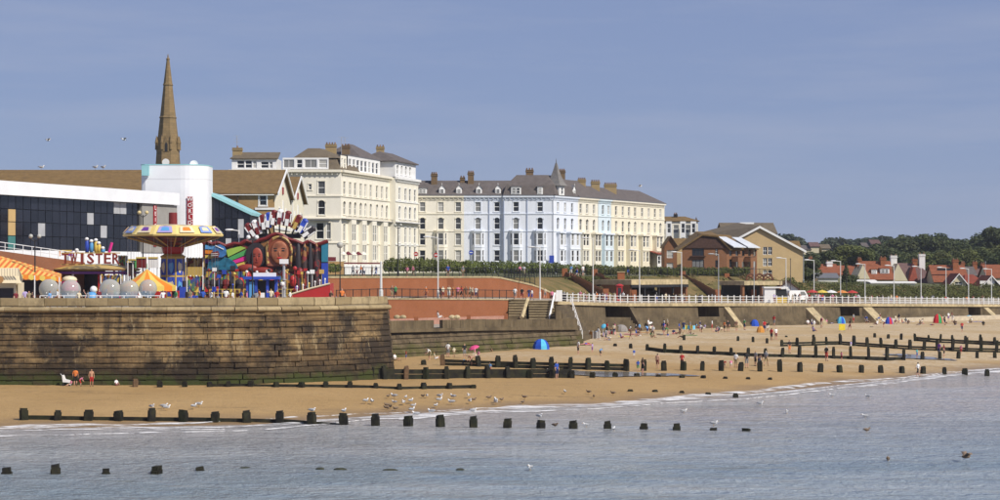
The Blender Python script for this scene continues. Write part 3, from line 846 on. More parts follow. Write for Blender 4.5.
# ------------------------------------------------------------------ groynes
def post_mesh(seed, m):
    r = random.Random(seed); bm = bmesh.new(); bmesh.ops.create_cube(bm, size=1.0)
    for v in bm.verts:
        v.co.z += 0.5
        v.co += Vector((r.uniform(-.07, .07), r.uniform(-.07, .07), r.uniform(-.06, .06) if v.co.z > .5 else 0))
    bmesh.ops.bevel(bm, geom=[e for e in bm.edges], offset=0.11, segments=2, affect='EDGES')
    me = bpy.data.meshes.new('post'); bm.to_mesh(me); bm.free(); me.materials.append(m); return me
PM = [post_mesh(i, POSTWOOD) for i in range(5)]; PMB = post_mesh(9, POSTBROWN)
def groyne(label, posts, hpx, wpx, boards=(), bh=0.55, brown=(), sink=0.6):
    """posts: (px, py of the foot); boards: index ranges that still carry planks"""
    g = [G(px, py) for px, py in posts]
    r = empty('timber_groyne', g[0], label, 'groyne')
    hs = hpx if isinstance(hpx, (list, tuple)) else [hpx] * len(posts)
    for i, (p, h) in enumerate(zip(g, hs)):
        sc = p.y / FPX
        o = inst('post', PMB if i in brown else random.choice(PM), p - Vector((0, 0, sink)), r, random.uniform(-.15, .15))
        o.scale = (wpx * sc * random.uniform(.9, 1.1), wpx * sc, h * sc * random.uniform(.84, 1.12) + sink + max(0, -p.z))
        o.rotation_euler = (random.uniform(-.05, .05), random.uniform(-.07, .07), random.uniform(-.5, .5))
    for a, b in boards:
        for i in range(a, b):
            p, q_ = g[i], g[i + 1]
            n = 1 if bh < 0.5 else 2
            for j in range(n):
                hh = bh / n; z0 = j * hh
                d = q_ - p; dn = Vector((-d.y, d.x, 0)).normalized()
                MB(POSTWOOD).obox(p + dn * 0.16 + Vector((0, 0, z0 - (0.25 if j == 0 else 0) + random.uniform(-.03, .03))), d, dn * 0.09, (0, 0, hh - 0.03 + (0.25 if j == 0 else 0))).build('plank', r)
    return r
rowA = [(8, 474.5), (57, 474), (106, 473.5), (155, 473), (201, 471)]
groyne('short row of stub posts standing in the sea nearest the camera', rowA, [8.5, 8, 7, 7, 3.5], 9)
mb = MB(mat('seaweed', (0.035, 0.032, 0.012), 0.6, 0.4, 3.0))
xB = [24, 57, 88, 119, 151, 183, 215, 247, 280, 312, 344, 376, 408, 441, 474, 506, 539.5, 574, 608, 642.5, 676.5, 714, 748]
yB = [interp(x, [0, 250, 376, 440, 506, 600, 748], [419.5, 422.5, 425.5, 427, 428, 428.5, 431]) for x in xB]
groyne('long row of square posts from the wet sand into the sea', list(zip(xB, yB)), [11.5] * 15 + [9, 9, 8, 7, 7, 6.5, 4, 2.5], 7.6, ((0, 11),), 0.34)
p0, p1 = G(-12, 419), G(24, 419.5)
xC = [135, 160, 185, 210, 228, 251, 276, 301, 326, 350, 376, 399.5, 424, 449, 473]
yC = [interp(x, [125, 251, 350, 400, 473], [386.5, 387, 388, 389.5, 388]) for x in xC]
groyne('low row of weedy posts along the foot of the harbour wall', list(zip(xC, yC)), [7, 6, 6, 6, 6, 6.5, 6.5, 6.5, 6.5, 6.5, 6.5, 7, 6.5, 5, 3], 5, ((3, 14),), 0.3, brown=(0,))
xD = [358, 372, 385, 406, 426, 447, 467, 488, 508, 530, 551, 572, 592, 615, 637, 658, 682, 703, 725, 748, 770]
yD = [interp(x, [355, 385, 592, 640, 770], [379, 379, 378, 376, 380]) for x in xD]
groyne('dark groyne with planks running out from the corner of the harbour wall', list(zip(xD, yD)), [14, 13] + [13] * 6 + [11, 9.5, 9, 7.5, 6, 4.5, 3, 2.4, 2.2, 2.2, 2.2, 2.4, 2.4], 4.6, ((0, 11),), 0.95, brown=(3,))
xE = [424, 443, 479, 497, 516, 533, 551, 570, 588, 607, 626, 643.5, 664, 683, 702, 721, 740, 760, 780, 800, 820, 840, 861, 881, 902, 923, 944.5, 965, 987]
yE = [interp(x, [424, 480, 551, 626, 780, 923, 987], [365, 367, 369, 370.5, 371.5, 373.5, 376]) for x in xE]
groyne('long groyne of dark posts crossing the beach behind the bathers', list(zip(xE, yE)), [5, 10] + [11.5] * 9 + [10.5] * 10 + [7.5] * 8, 4.6, ((1, 10),), 0.7, brown=(1,))
xE2 = [630, 655, 682, 708, 736]
groyne('few nearly buried stumps in the sand near the water edge', list(zip(xE2, [391.5, 392, 393, 395, 397.5])), [2.2, 2.2, 2.2, 2.5, 4.5], 5)
xF = [615, 631, 647, 664, 681, 697, 714, 731, 748, 765, 782, 799, 816, 833.5, 851, 869, 887, 904, 922, 940, 958, 977, 995]
yF = [interp(x, [615, 664, 765, 887, 905, 995], [346, 352.5, 357, 360.5, 360, 358]) for x in xF]
groyne('dark plank groyne across the middle of the far beach', list(zip(xF, yF)), [3, 5, 7, 8, 8.5, 8.5, 8.5, 8.5, 9, 9.5, 11, 12, 13, 14, 14, 14, 13, 11, 8, 7.5, 7, 7, 6.5], 3.0, ((2, 17),), 0.42)
xG = [782, 797, 813.5, 827, 840.5, 854, 867.5, 881.5, 896, 910, 923.5, 937, 952, 966, 981, 996, 1012]
yG = [interp(x, [782, 840, 910, 1012], [346.5, 345, 350, 353]) for x in xG]
groyne('heavy dark groyne with double planks beside the middle one', list(zip(xG, yG)), [8, 8, 9, 9, 9.5, 9.5, 9.5, 9.5, 10.5, 11, 12, 12, 13, 14, 14, 14, 14], 2.8, ((0, 16),), 0.55)
xH = [786, 813, 840, 875, 888, 901, 915, 929, 940, 953, 966, 980, 994, 1008]
yH = [interp(x, [786, 875, 940, 1008], [337.5, 337.5, 343, 346]) for x in xH]
groyne('farthest groyne, its planks half buried by sand', list(zip(xH, yH)), [2.5, 3, 3.5, 4, 5, 6, 6.5, 7, 8, 9, 9, 9, 9, 9], 2.4, ((6, 13),), 0.6)
for px_, py_ in ((684, 340), (738, 341), (753, 342), (767, 343)):
    p = G(px_, py_); o = inst('timber_stump', random.choice(PM), p - Vector((0, 0, .3)), None); o.scale = (0.35, 0.35, 1.0)
    tag(o, 'lone dark timber stump on the upper beach below the sea wall', 'stump', 'lone stumps on the upper beach')
for px_, py_, w in ((390, 470.5, 1.1), (245, 468.5, 0.8), (340, 469.5, 0.9), (320, 469, .6), (460, 470, .6)):
    p = G(px_, py_); mb = MB(mat('seaweed', (0.045, 0.045, 0.018), 0.5, 0.4, 3.0)); mb.ball((p.x, p.y, 0.0), (w * 0.45, 0.5, 0.10), 9, 5)
    tag(mb.build('seaweed_clump'), 'dark weed clump just breaking the sea surface', 'seaweed', 'weed clumps at the sea surface')

# shallow pools left by the tide
PUD = Nodes('tide_pool'); PUD = PUD.out((.20, .17, .13), .16, .5)
for i, (px_, py_, w_, d_) in enumerate(((602, 374.2, 5.5, 3.0), (640, 374.5, 5.0, 2.2), (570, 372.5, 3.2, 2.2), (925, 358.5, 3.4, 2.2), (905, 355.5, 2.5, 1.6))):
    g_ = G(px_, py_); mb = MB(PUD); pts_ = []
    for t_ in np.linspace(0, 2 * math.pi, 28, endpoint=False):
        f_ = 1 + .22 * math.sin(3 * t_ + i) + .12 * math.sin(7 * t_ + 2 * i); x_, y_ = g_.x + w_ * f_ * math.cos(t_), g_.y + d_ * f_ * math.sin(t_)
        pts_.append(Vector((x_, y_, float(beach_z(x_, y_)) + .075)))
    mb.face(pts_); tag(mb.build('tide_pool'), 'shallow tide pool on the sand beside the groynes', 'pool', kind='structure')
# ================================================================== buildings
_wcache = {}
def window_meshes(w, h, arch, frame, surround, bars, key):
    k = (round(w, 2), round(h, 2), arch, key, bars)
    if k in _wcache: return _wcache[k]
    mb = MB(frame, surround); f = 0.085; y0, y1 = 0.10, 0.18
    def fb(x0, x1, z0, z1, ya=y0, yb=y1): mb.obox((x0, ya, z0), (x1 - x0, 0, 0), (0, yb - ya, 0), (0, 0, z1 - z0))
    fb(-w / 2, -w / 2 + f, 0, h); fb(w / 2 - f, w / 2, 0, h); fb(-w / 2 + f, w / 2 - f, 0, f); fb(-w / 2 + f, w / 2 - f, h - f, h)
    if 'm' in bars: fb(-w / 2 + f, w / 2 - f, h * 0.5 - 0.05, h * 0.5 + 0.05, y0 + 0.01, y1 - 0.01)
    if 'v' in bars: fb(-0.035, 0.035, f, h - f, y0 + 0.015, y1 - 0.015)
    if 'w' in bars:
        for t in (-w / 6, w / 6): fb(t - 0.04, t + 0.04, f, h - f, y0 + 0.015, y1 - 0.015)
    if surround:
        mb.use(1); s = 0.15
        fb(-w / 2 - s - 0.05, w / 2 + s + 0.05, -0.16, -0.003, -0.12, 0.09)
        fb(-w / 2 - s, -w / 2 - 0.003, 0, h, -0.055, 0.02); fb(w / 2 + 0.003, w / 2 + s, 0, h, -0.055, 0.02)
        if not arch: fb(-w / 2 - s, w / 2 + s, h + 0.003, h + 0.18, -0.08, 0.02)
        else:
            n = 8; r = w / 2; pr = None
            for i in range(n + 1):
                a = math.pi * i / n; c = (math.cos(a), math.sin(a))
                if pr:
                    mb.prism([(pr[0] * r, -.055, h + pr[1] * r * .92 - r * .92), (pr[0] * (r + s), -.055, h + pr[1] * (r * .92 + s) - r * .92),
                              (c[0] * (r + s), -.055, h + c[1] * (r * .92 + s) - r * .92), (c[0] * r, -.055, h + c[1] * r * .92 - r * .92)], (0, 0.16, 0))
                    if abs(c[0]) + abs(pr[0]) > 0.3:
                        sx_ = math.copysign(1, c[0] + pr[0])
                        mb.prism([(pr[0] * r, -.02, h + pr[1] * r * .92 - r * .92), (c[0] * r, -.02, h + c[1] * r * .92 - r * .92), (sx_ * r, -.02, h)], (0, 0.118, 0))
                pr = c
    fm = mb.mesh('window')
    g = MB(GLASS); g.face([(-w / 2 + f, 0.15, f), (w / 2 - f, 0.15, f), (w / 2 - f, 0.15, h - f), (-w / 2 + f, 0.15, h - f)])
    g.face([(w / 2, 0.24, 0), (-w / 2, 0.24, 0), (-w / 2, 0.24, h), (w / 2, 0.24, h)])
    _wcache[k] = (fm, g.mesh('pane')); return _wcache[k]

def facade(root, O, u, W, z0, z1, wmat, wins, frame=None, surround=None, key='', name='wall', bars='m'):
    """wall plane from O along u (world), openings cut out; wins: (centre, sill z, w, h, arched[, bars])"""
    frame = frame or WHITE
    u = Vector((u[0], u[1], 0)).normalized(); n = Vector((u.y, -u.x, 0)); O = Vector((O[0], O[1], 0))
    wins = [tuple(w) + (bars,) * (6 - len(w)) for w in wins]
    hol = [(c - w / 2, c + w / 2, z, z + h) for c, z, w, h, a, b in wins]
    us = sorted({0.0, W, *[x for q in hol for x in q[:2]]}); zs = sorted({z0, z1, *[x for q in hol for x in q[2:]]})
    mb = MB(wmat)
    Pn = lambda a, z, d=0.0: O + u * a - n * d + Vector((0, 0, z))
    for z_a, z_b in zip(zs, zs[1:]):
        run = None
        for a, b in zip(us, us[1:]):
            inh = any(q[0] - 1e-6 <= a and b <= q[1] + 1e-6 and q[2] - 1e-6 <= z_a and z_b <= q[3] + 1e-6 for q in hol)
            if not inh: run = (run[0], b) if run else (a, b)
            if inh or b == us[-1]:
                if run: mb.face([Pn(run[0], z_a), Pn(run[1], z_a), Pn(run[1], z_b), Pn(run[0], z_b)])
                run = None
    for a, b, c, d in hol:
        for (p, q) in (((a, c), (b, c)), ((b, c), (b, d)), ((b, d), (a, d)), ((a, d), (a, c))):
            mb.face([Pn(*p), Pn(*q), Pn(*q, 0.25), Pn(*p, 0.25)])
    wo = mb.build(name, root)
    ang = math.atan2(u.y, u.x)
    for c, z, w, h, a, b in wins:
        fm, gm = window_meshes(w, h, a, frame, surround, b, key)
        wi = inst('window', fm, O + u * c + Vector((0, 0, z)), root, ang)
        pa = bpy.data.objects.new('pane', gm); COL.objects.link(pa); pa.parent = wi
    return wo
def slabs(root, name, m, polys, thick=0.18):
    mb = MB(m)
    for p in polys:
        p = [Vector(q) for q in p]; nn = (p[1] - p[0]).cross(p[2] - p[0]).normalized()
        mb.prism(p, nn * (thick if nn.z < 0 else -thick))
    return mb.build(name, root)
def band(root, O, u, W, z, h, out, m, name='string_course', over=0.0):
    u = Vector((u[0], u[1], 0)).normalized(); n = Vector((u.y, -u.x, 0)); O = Vector((O[0], O[1], z))
    return MB(m).obox(O - u * over - n * 0.04, u * (W + 2 * over), n * (out + 0.04), (0, 0, h)).build(name, root)
def chimney(root, c, w, d, z0, z1, m=CHIMBRICK, pots=3, potm=REDPOT, name='chimney'):
    mb = MB(m); mb.box((c[0], c[1], (z0 + z1) / 2), (w, d, z1 - z0)); mb.box((c[0], c[1], z1 - 0.25), (w + 0.22, d + 0.22, 0.2)); mb.box((c[0], c[1], z1 + 0.06), (w + 0.14, d + 0.14, 0.12))
    ch = mb.build(name, root)
    for i in range(pots):
        x = c[0] + (0 if pots == 1 else (i / (pots - 1) - 0.5) * (w - 0.4))
        mb = MB(potm); mb.lathe((x, c[1], z1 + 0.11), [(0.15, 0), (0.17, 0.08), (0.12, 0.28), (0.15, 0.32), (0.15, 0.38)], 8)
        po = mb.build('chimney_pot', ch)
    return ch
def dormer(root, c, u, w, h, z, m, roofm, pointed=True, depth=2.2, wins=1, name='dormer', key='d'):
    """c: xy of the face centre, u: direction along the facade"""
    u = Vector((u[0], u[1], 0)).normalized(); n = Vector((u.y, -u.x, 0)); c = Vector((c[0], c[1], z))
    mb = MB(m, roofm)
    a, b = c - u * w / 2, c + u * w / 2; up_ = Vector((0, 0, h)); back = -n * depth
    mb.face([a, b, b + up_, a + up_]); mb.face([b, b + back, b + back + up_, b + up_]); mb.face([a + back, a, a + up_, a + back + up_])
    mb.use(1)
    if pointed:
        t = c + Vector((0, 0, h + w * 0.55)); e = u * 0.15 + n * 0.0
        mb.use(0).face([a + up_, b + up_, t]); mb.use(1)
        o_ = n * 0.12
        for s, q in ((-1, a), (1, b)):
            k = q + up_ + u * s * 0.14 - Vector((0, 0, 0.08))
            mb.prism([k + o_, t + o_ + Vector((0, 0, 0.06)), t + o_ + Vector((0, 0, .16)), k + o_ + Vector((0, 0, 0.1))], back)
        mb.use(0); mb.bar(t + o_, t + o_ + Vector((0, 0, 0.5)), 0.06, 5, 0.02)
    else:
        mb.obox(a - u * 0.15 + n * 0.15 + up_ + Vector((0, 0, .003)), u * (w + 0.3), back - n * 0.15, (0, 0, 0.14))
    d = mb.build(name, root)
    ww = (w - 0.3) / wins - 0.12; wh = h - 0.35
    fm, gm = window_meshes(ww, wh, False, WHITE, None, 'm', key)
    for i in range(wins):
        cc = c + u * ((i - (wins - 1) / 2) * (ww + 0.12)) + Vector((0, 0, 0.18)) + n * 0.20
        wi = inst('window', fm, cc, root, math.atan2(u.y, u.x)); pa = bpy.data.objects.new('pane', gm); COL.objects.link(pa); pa.parent = wi
    return d
def bay(root, O, u, c, w, out, z0, z1, rows, wmat, frame, surround, key, roofm, parapet=0.35):
    """canted bay over one or two storeys; rows: (sill z, height)"""
    u = Vector((u[0], u[1], 0)).normalized(); n = Vector((u.y, -u.x, 0)); O = Vector((O[0], O[1], 0))
    s = out * 0.75
    a = O + u * (c - w / 2); b = O + u * (c + w / 2); a2 = a + u * s + n * out; b2 = b - u * s + n * out
    wf = (b2 - a2).length; ws = (a2 - a).length
    facade(root, a2, u, wf, z0, z1, wmat, [(wf / 2, z, min(1.1, wf - 0.35), h, False) for z, h in rows], frame, None, key + 'b', 'bay_wall')
    facade(root, a, a2 - a, ws, z0, z1, wmat, [(ws / 2, z, ws * 0.5, h, False) for z, h in rows], frame, None, key + 'b', 'bay_wall')
    facade(root, b2, b - b2, ws, z0, z1, wmat, [(ws / 2, z, ws * 0.5, h, False) for z, h in rows], frame, None, key + 'b', 'bay_wall')
    e = 0.16
    top = [a - u * e, a2 - u * e * .5 + n * e, b2 + u * e * .5 + n * e, b + u * e]
    MB(surround).prism([p + Vector((0, 0, z1)) for p in top], (0, 0, 0.28)).build('bay_cornice', root)
    for z, h in rows[:-1]:
        MB(surround).prism([p + Vector((0, 0, z + h + 0.55)) for p in (a - u * .06, a2 - u * .03 + n * .08, b2 + u * .03 + n * .08, b + u * .06)], (0, 0, 0.14)).build('bay_band', root)
def brackets(root, O, u, W, z, m, step=0.9, h=0.35, out=0.3):
    u = Vector((u[0], u[1], 0)).normalized(); n = Vector((u.y, -u.x, 0)); O = Vector((O[0], O[1], z)); mb = MB(m)
    for s in np.arange(step / 2, W, step): mb.obox(O + u * (s - 0.09), u * 0.18, n * out, (0, 0, h))
    return tag(mb.build('brackets', root), kind='stuff')
def pipe(root, O, u, c, z0, z1, m):
    u = Vector((u[0], u[1], 0)).normalized(); n = Vector((u.y, -u.x, 0)); p = Vector((O[0], O[1], 0)) + u * c + n * 0.1
    MB(m).bar(p + Vector((0, 0, z0)), p + Vector((0, 0, z1)), 0.085, 6).build('drainpipe', root)

# ------------------------------------------------------------------ seafront terrace (five houses)
TZ0, TE = 10.4, 26.4
F0, F1 = XY(411, 400), XY(553, 400)
ROWS = [(13.35, 2.2), (16.6, 2.35), (19.75, 2.35), (23.3, 1.9)]
def fcol(px): return (px - 411) * 0.2
DARKPIPE = paint('brown_pipe', (0.07, 0.05, 0.04))
BLUEPIPE = paint('blue_grey_pipe', (0.32, 0.38, 0.52))

def house_front(root, O, u, W, cols, wm, trim, key, bays=(), w=1.12, flat_w=None, gr=True, deep=10, surround=True):
    wins = []
    for c in cols:
        for i, (z, h) in enumerate(ROWS):
            if i < 2 and any(abs(c - b) < 0.5 for b in bays): continue
            if i == 0 and not gr: continue
            wins.append((c, z, w, h, i == 2))
    facade(root, O, u, W, TZ0, TE, wm, wins, WHITE, trim if surround else None, key)
    for b in bays: bay(root, O, u, b, 2.7, 0.85, TZ0, 19.25, ROWS[:2], wm, WHITE, trim, key, SLATE)
    band(root, O, u, W, 22.75, 0.22, 0.12, trim); band(root, O, u, W, 19.28, 0.18, 0.10, trim)
    band(root, O, u, W, TE - 0.28, 0.34, 0.42, trim, 'cornice'); band(root, O, u, W, TE - 0.8, 0.14, 0.12, trim)
    brackets(root, O, u, W, TE - 0.64, trim)
    un = Vector((u[0], u[1], 0)).normalized(); n = Vector((un.y, -un.x, 0)); O3 = Vector((O[0], O[1], TE + 0.07))
    MB(ROOFEDGE).obox(O3 + n * 0.48, un * W, -n * 0.4, (0, 0, 0.16)).build('gutter', root)
    mb = MB(wm)   # party walls and back
    for s in (0, W):
        a = Vector((O[0], O[1], TZ0)) + un * s; mb.face([a - n * 0.3, a - n * deep, a - n * deep + Vector((0, 0, TE - TZ0)), a - n * 0.3 + Vector((0, 0, TE - TZ0))])
    a = Vector((O[0], O[1], TZ0)) - n * deep; mb.face([a, a + un * W, a + un * W + Vector((0, 0, TE - TZ0)), a + Vector((0, 0, TE - TZ0))])
    mb.build('rear_wall', root)
uf = (1, 0)
# cream house
tc = empty('terrace_house', (*F0.xy, TZ0), 'cream stuccoed terrace house with grey slate roof next to the ivory hotel', 'house', 'seafront terrace houses')
Wc = fcol(464)
house_front(tc, F0, uf, Wc, [fcol(c) for c in (422.5, 440.8, 458.2)], CREAM, TRIMCREAM, 'cr', [fcol(440.8)])
pipe(tc, F0, uf, fcol(415.5), TZ0, TE - 0.8, DARKPIPE)
RZ = 29.7
slabs(tc, 'roof', SLATE, [[(F0.x, F0.y - 0.3, TE + 0.2), (F0.x + Wc, F0.y - 0.3, TE + 0.2), (F0.x + Wc, F0.y + 5, RZ), (F0.x, F0.y + 5, RZ)],
                          [(F0.x + Wc, F0.y + 10.2, TE + 0.2), (F0.x, F0.y + 10.2, TE + 0.2), (F0.x, F0.y + 5, RZ), (F0.x + Wc, F0.y + 5, RZ)]])
dormer(tc, XY(422.5, 400.2), uf, 1.7, 1.2, TE + 0.35, WHITE, ROOFEDGE, False, wins=2, key='d2')
for c in (442, 459): dormer(tc, (F0.x + fcol(c), 400.3), uf, 1.15, 1.2, TE + 0.35, WHITE, ROOFEDGE)
chimney(tc, (F0.x + fcol(433.5), 404.4), 1.2, 1.8, 28.5, 30.9); chimney(tc, (F0.x + fcol(462), 405), 0.01 + 0.9, 1.6, 28.6, 30.2, pots=2)
# pale blue corner house
bh = empty('terrace_house', (*XY(464, 400).xy, TZ0), 'pale blue corner terrace house with pointed slate turret', 'house', 'seafront terrace houses')
O2 = XY(464, 400); O2 = Vector((F0.x + fcol(464), 400, 0)); W1 = fcol(503) - fcol(464); W2 = fcol(553) - fcol(503)
house_front(bh, O2, uf, W1, [fcol(c) - fcol(464) for c in (478, 497)], PALEBLUE, TRIMBLUE, 'bl', [fcol(478) - fcol(464)])
O3 = Vector((F0.x + fcol(503), 399.5, 0))
house_front(bh, O3, uf, W2, [fcol(c) - fcol(503) for c in (516, 540)], PALEBLUE, TRIMBLUE, 'bl', [fcol(516) - fcol(503), fcol(540) - fcol(503)])
for c in (489, 503.8, 527): pipe(bh, Vector((F0.x, 400 if c < 500 else 399.5, 0)), uf, fcol(c), TZ0, TE - 0.8, BLUEPIPE)
slabs(bh, 'roof', SLATE, [[(O2.x, 399.7, TE + 0.2), (O2.x + W1, 399.7, TE + 0.2), (O2.x + W1 + 2.6, 405, RZ), (O2.x, 405, RZ)],
                          [(O2.x + W1, 410.2, TE + 0.2), (O2.x, 410.2, TE + 0.2), (O2.x, 405, RZ), (O2.x + W1 + 2.6, 405, RZ)]])
for c in (479, 498): dormer(bh, (F0.x + fcol(c), 400.3), uf, 1.15, 1.2, TE + 0.35, WHITE, ROOFEDGE)
chimney(bh, (F0.x + fcol(470.5), 404.6), 1.2, 1.8, 28.5, 31.2)
# right-hand facade line, receding
RA, RB = Vector((10.75, 399.6, 0)), Vector((37.2, 452, 0))
ur = (RB - RA).normalized(); nr_ = Vector((ur.y, -ur.x, 0))
def rcol(px):
    kk = (px - 500) / FPX
    return (kk * RA.y - RA.x) / (ur.x - kk * ur.y)
def rfront(root, p0, p1, cols, wm, trim, key, bays=(), w=1.05):
    s0 = rcol(p0); O = RA + ur * s0
    house_front(root, O, ur, rcol(p1) - s0, [rcol(c) - s0 for c in cols], wm, trim, key, [], w, deep=9)
    return O, rcol(p1) - s0
def flatbay(root, p0, p1, cols, wm, trim, key, out=0.9):
    s0, s1 = rcol(p0), rcol(p1); O = RA + ur * s0 + nr_ * out; W = s1 - s0
    facade(root, O, ur, W, TZ0, 19.0, wm, [(rcol(c) - s0, z, 1.15, h, False) for c in cols for z, h in ROWS[:2]], WHITE, None, key + 'f', 'bay_wall')
    for s, sg in ((0, -1), (W, 1)):
        a = O + ur * s + Vector((0, 0, TZ0)); MB(wm).face([a, a - nr_ * out, a - nr_ * out + Vector((0, 0, 19 - TZ0)), a + Vector((0, 0, 19 - TZ0))]).build('bay_wall', root)
    a = O - ur * 0.2 + nr_ * 0.25 + Vector((0, 0, 19)); MB(trim).obox(a, ur * (W + 0.4), -nr_ * (out + 0.25), (0, 0, 0.32)).build('bay_cornice', root)
    a = O + nr_ * 0.1 + Vector((0, 0, 15.75)); MB(trim).obox(a, ur * W, -nr_ * (0.2), (0, 0, 0.2)).build('bay_band', root)
rfront(bh, 553.2, 578, (557.8, 565, 572), PALEBLUE, TRIMBLUE, 'bl', w=0.95)
flatbay(bh, 556.5, 561.5, (559,), PALEBLUE, TRIMBLUE, 'bl', 0.7); flatbay(bh, 566.5, 576.5, (569, 574), PALEBLUE, TRIMBLUE, 'bl', 0.9)
p = RA + ur * rcol(563) + nr_ * 0.12
SIGNBLUE = paint('sign_blue', (0.03, 0.07, 0.42))
MB(SIGNBLUE).obox(XY(549.2, 399.2) + Vector((0, -0.5, 13.0)), (0.95, 0, 0), (0, 0.1, 0), (0, 0, 1.5)).build('sign_board', bh)
# mansard over the corner
e0 = Vector((F0.x + fcol(503), 399.2, TE + 0.2)); e1 = Vector((RA.x + 0.35, RA.y - 0.5, TE + 0.2)); e2 = RA + ur * rcol(577) + nr_ * 0.3; e2.z = TE + 0.2
e3 = e2 - nr_ * 10; e4 = Vector((e0.x, 410, TE + 0.2))
cx = (e0 + e1 + e2 + e3 + e4) / 5
def inset(p, t, z): q = p.lerp(cx, t); q.z = z; return q
ring0 = [e0, e1, e2, e3, e4]; ring1 = [inset(p, 0.10, TE + 2.2) for p in ring0]; ring2 = [inset(p, 0.42, TE + 4.3) for p in ring0]
polys = []
for i in range(5):
    j = (i + 1) % 5; polys += [[ring0[i], ring0[j], ring1[j], ring1[i]], [ring1[i], ring1[j], ring2[j], ring2[i]]]
polys.append(ring2)
mb = MB(SLATE)
for p in polys: mb.face(p)
mb.build('mansard_roof', bh)
for c, w_, n_ in ((516, 2.0, 2), (540, 1.1, 1)): dormer(bh, (F0.x + fcol(c), 399.15), uf, w_, 1.5, TE + 0.3, WHITE, ROOFEDGE, False, wins=n_, key='d%d' % n_)
for c in (574,): q = RA + ur * rcol(c) + nr_ * 0.05; dormer(bh, q.xy, ur, 1.3, 1.3, TE + 0.35, WHITE, ROOFEDGE, True)
chimney(bh, (F0.x + fcol(530), 405.5), 1.5, 1.3, 29.5, 31.8)
# turret: white dormer stage and steep pyramid
tq = RA + ur * 2.6 - nr_ * 0.7
mb = MB(WHITE); 
ca, cb = ur * 1.25, nr_ * 1.25
tb = [tq - ca - cb, tq + ca - cb, tq + ca + cb, tq - ca + cb]
mb.prism([p + Vector((0, 0, TE + 0.2)) for p in tb], (0, 0, 1.9)); tw = mb.build('turret', bh)
fm, gm = window_meshes(0.9, 1.35, False, WHITE, None, 'm', 'tu')
for (dv, uu) in ((cb, ur), (-ca, Vector((nr_.x, nr_.y, 0)))):
    wi = inst('window', fm, tq + dv * 1.16 + Vector((0, 0, TE + 0.5)), bh, math.atan2(uu.y, uu.x)); pa = bpy.data.objects.new('pane', gm); COL.objects.link(pa); pa.parent = wi
SPIRE = slate_mat('turret_slate', (0.20, 0.19, 0.185), 0.3)
mb = MB(SPIRE); tops = [(1.32, 0), (1.05, 0.5), (0.72, 1.5), (0.38, 3.0), (0.1, 4.6)]
prev = None
for f, zz_ in tops:
    rg = [tq + (p - tq) * f * 1.05 + Vector((0, 0, TE + 2.1 + zz_)) for p in tb]
    if prev:
        for i in range(4): mb.face([prev[i], prev[(i + 1) % 4], rg[(i + 1) % 4], rg[i]])
    prev = rg
mb.face(prev); mb.build('spire', bh)
MB(ROOFEDGE).bar(tq + Vector((0, 0, TE + 6.6)), tq + Vector((0, 0, TE + 7.6)), 0.12, 6, 0.03).build('finial', bh)
# cream, ice-blue and yellow houses of the receding row
def rroof(root, p0, p1, m, rz, hip=False, deep=9.0):
    a = RA + ur * rcol(p0) + nr_ * 0.4; b = RA + ur * rcol(p1) + nr_ * 0.4
    a.z = b.z = TE + 0.2
    ra = a - nr_ * deep / 2; rb = b - nr_ * deep / 2; ra.z = rb.z = rz
    if hip: rb = rb - ur * 5
    ba, bb = a - nr_ * deep, b - nr_ * deep
    L = [[a, b, rb, ra], [bb, ba, ra, rb]]
    if hip: L.append([b, bb, rb])
    slabs(root, 'roof', m, L)
h3 = empty('terrace_house', (*(RA + ur * rcol(578)).xy, TZ0), 'narrow cream terrace house joined to the blue corner house', 'house', 'seafront terrace houses')
rfront(h3, 578, 598, (580.5, 587, 593.8), CREAM2, TRIMCREAM, 'c2'); flatbay(h3, 579, 585.5, (580.8, 584), CREAM2, TRIMCREAM, 'c2'); flatbay(h3, 591.5, 597.5, (593, 596), CREAM2, TRIMCREAM, 'c2')
rroof(h3, 578, 598, SLATE, TE + 3.9)
q = RA + ur * rcol(580) - nr_ * 4.5; chimney(h3, q.xy, 2.0, 2.4, TE + 2, TE + 5.6, CHIMBRICK, 5)
q = RA + ur * rcol(597) - nr_ * 3.5; chimney(h3, q.xy, 1.6, 1.6, TE + 1.2, TE + 4.1, YBRICK, 4)
h4 = empty('terrace_house', (*(RA + ur * rcol(598)).xy, TZ0), 'slim ice blue terrace house between two cream ones', 'house', 'seafront terrace houses')
rfront(h4, 598.2, 611, (602.8, 608.5), ICEBLUE, paint('ice_trim', (0.7, 0.8, 0.84)), 'ib'); flatbay(h4, 601, 610, (603.3, 607.8), ICEBLUE, TRIMBLUE, 'ib')
rroof(h4, 598.2, 611, SLATE, TE + 3.0)
q = RA + ur * rcol(610) - nr_ * 3.4; chimney(h4, q.xy, 1.8, 1.7, TE + 1.2, TE + 3.9, YBRICK, 4)
h5 = empty('terrace_house', (*(RA + ur * rcol(611)).xy, TZ0), 'long yellow cream terrace house at the far end of the row', 'house', 'seafront terrace houses')
c5 = (616, 622.7, 628.9, 635, 642, 648.6, 654.8, 660.3)
rfront(h5, 611.2, 664.5, c5, YELLOWCREAM, TRIMCREAM, 'yc')
for a, b, cc in ((613.5, 620, (615.3, 618.5)), (626, 632.5, (627.8, 631)), (638.5, 645.3, (640.2, 643.6)), (652.5, 659, (654, 657.3))): flatbay(h5, a, b, cc, YELLOWCREAM, TRIMCREAM, 'yc', 1.0)
rroof(h5, 611.2, 664.5, SLATE, TE + 2.9, True)
q = RA + ur * rcol(624) - nr_ * 3.2; chimney(h5, q.xy, 2.6, 1.7, TE + 1.0, TE + 3.6, YBRICK, 6)
q = RA + ur * rcol(632) - nr_ * 4.4; chimney(h5, q.xy, 1.2, 1.4, TE + 1.4, TE + 3.7, paint('red_chimney', (0.25, 0.04, 0.03)), 2)
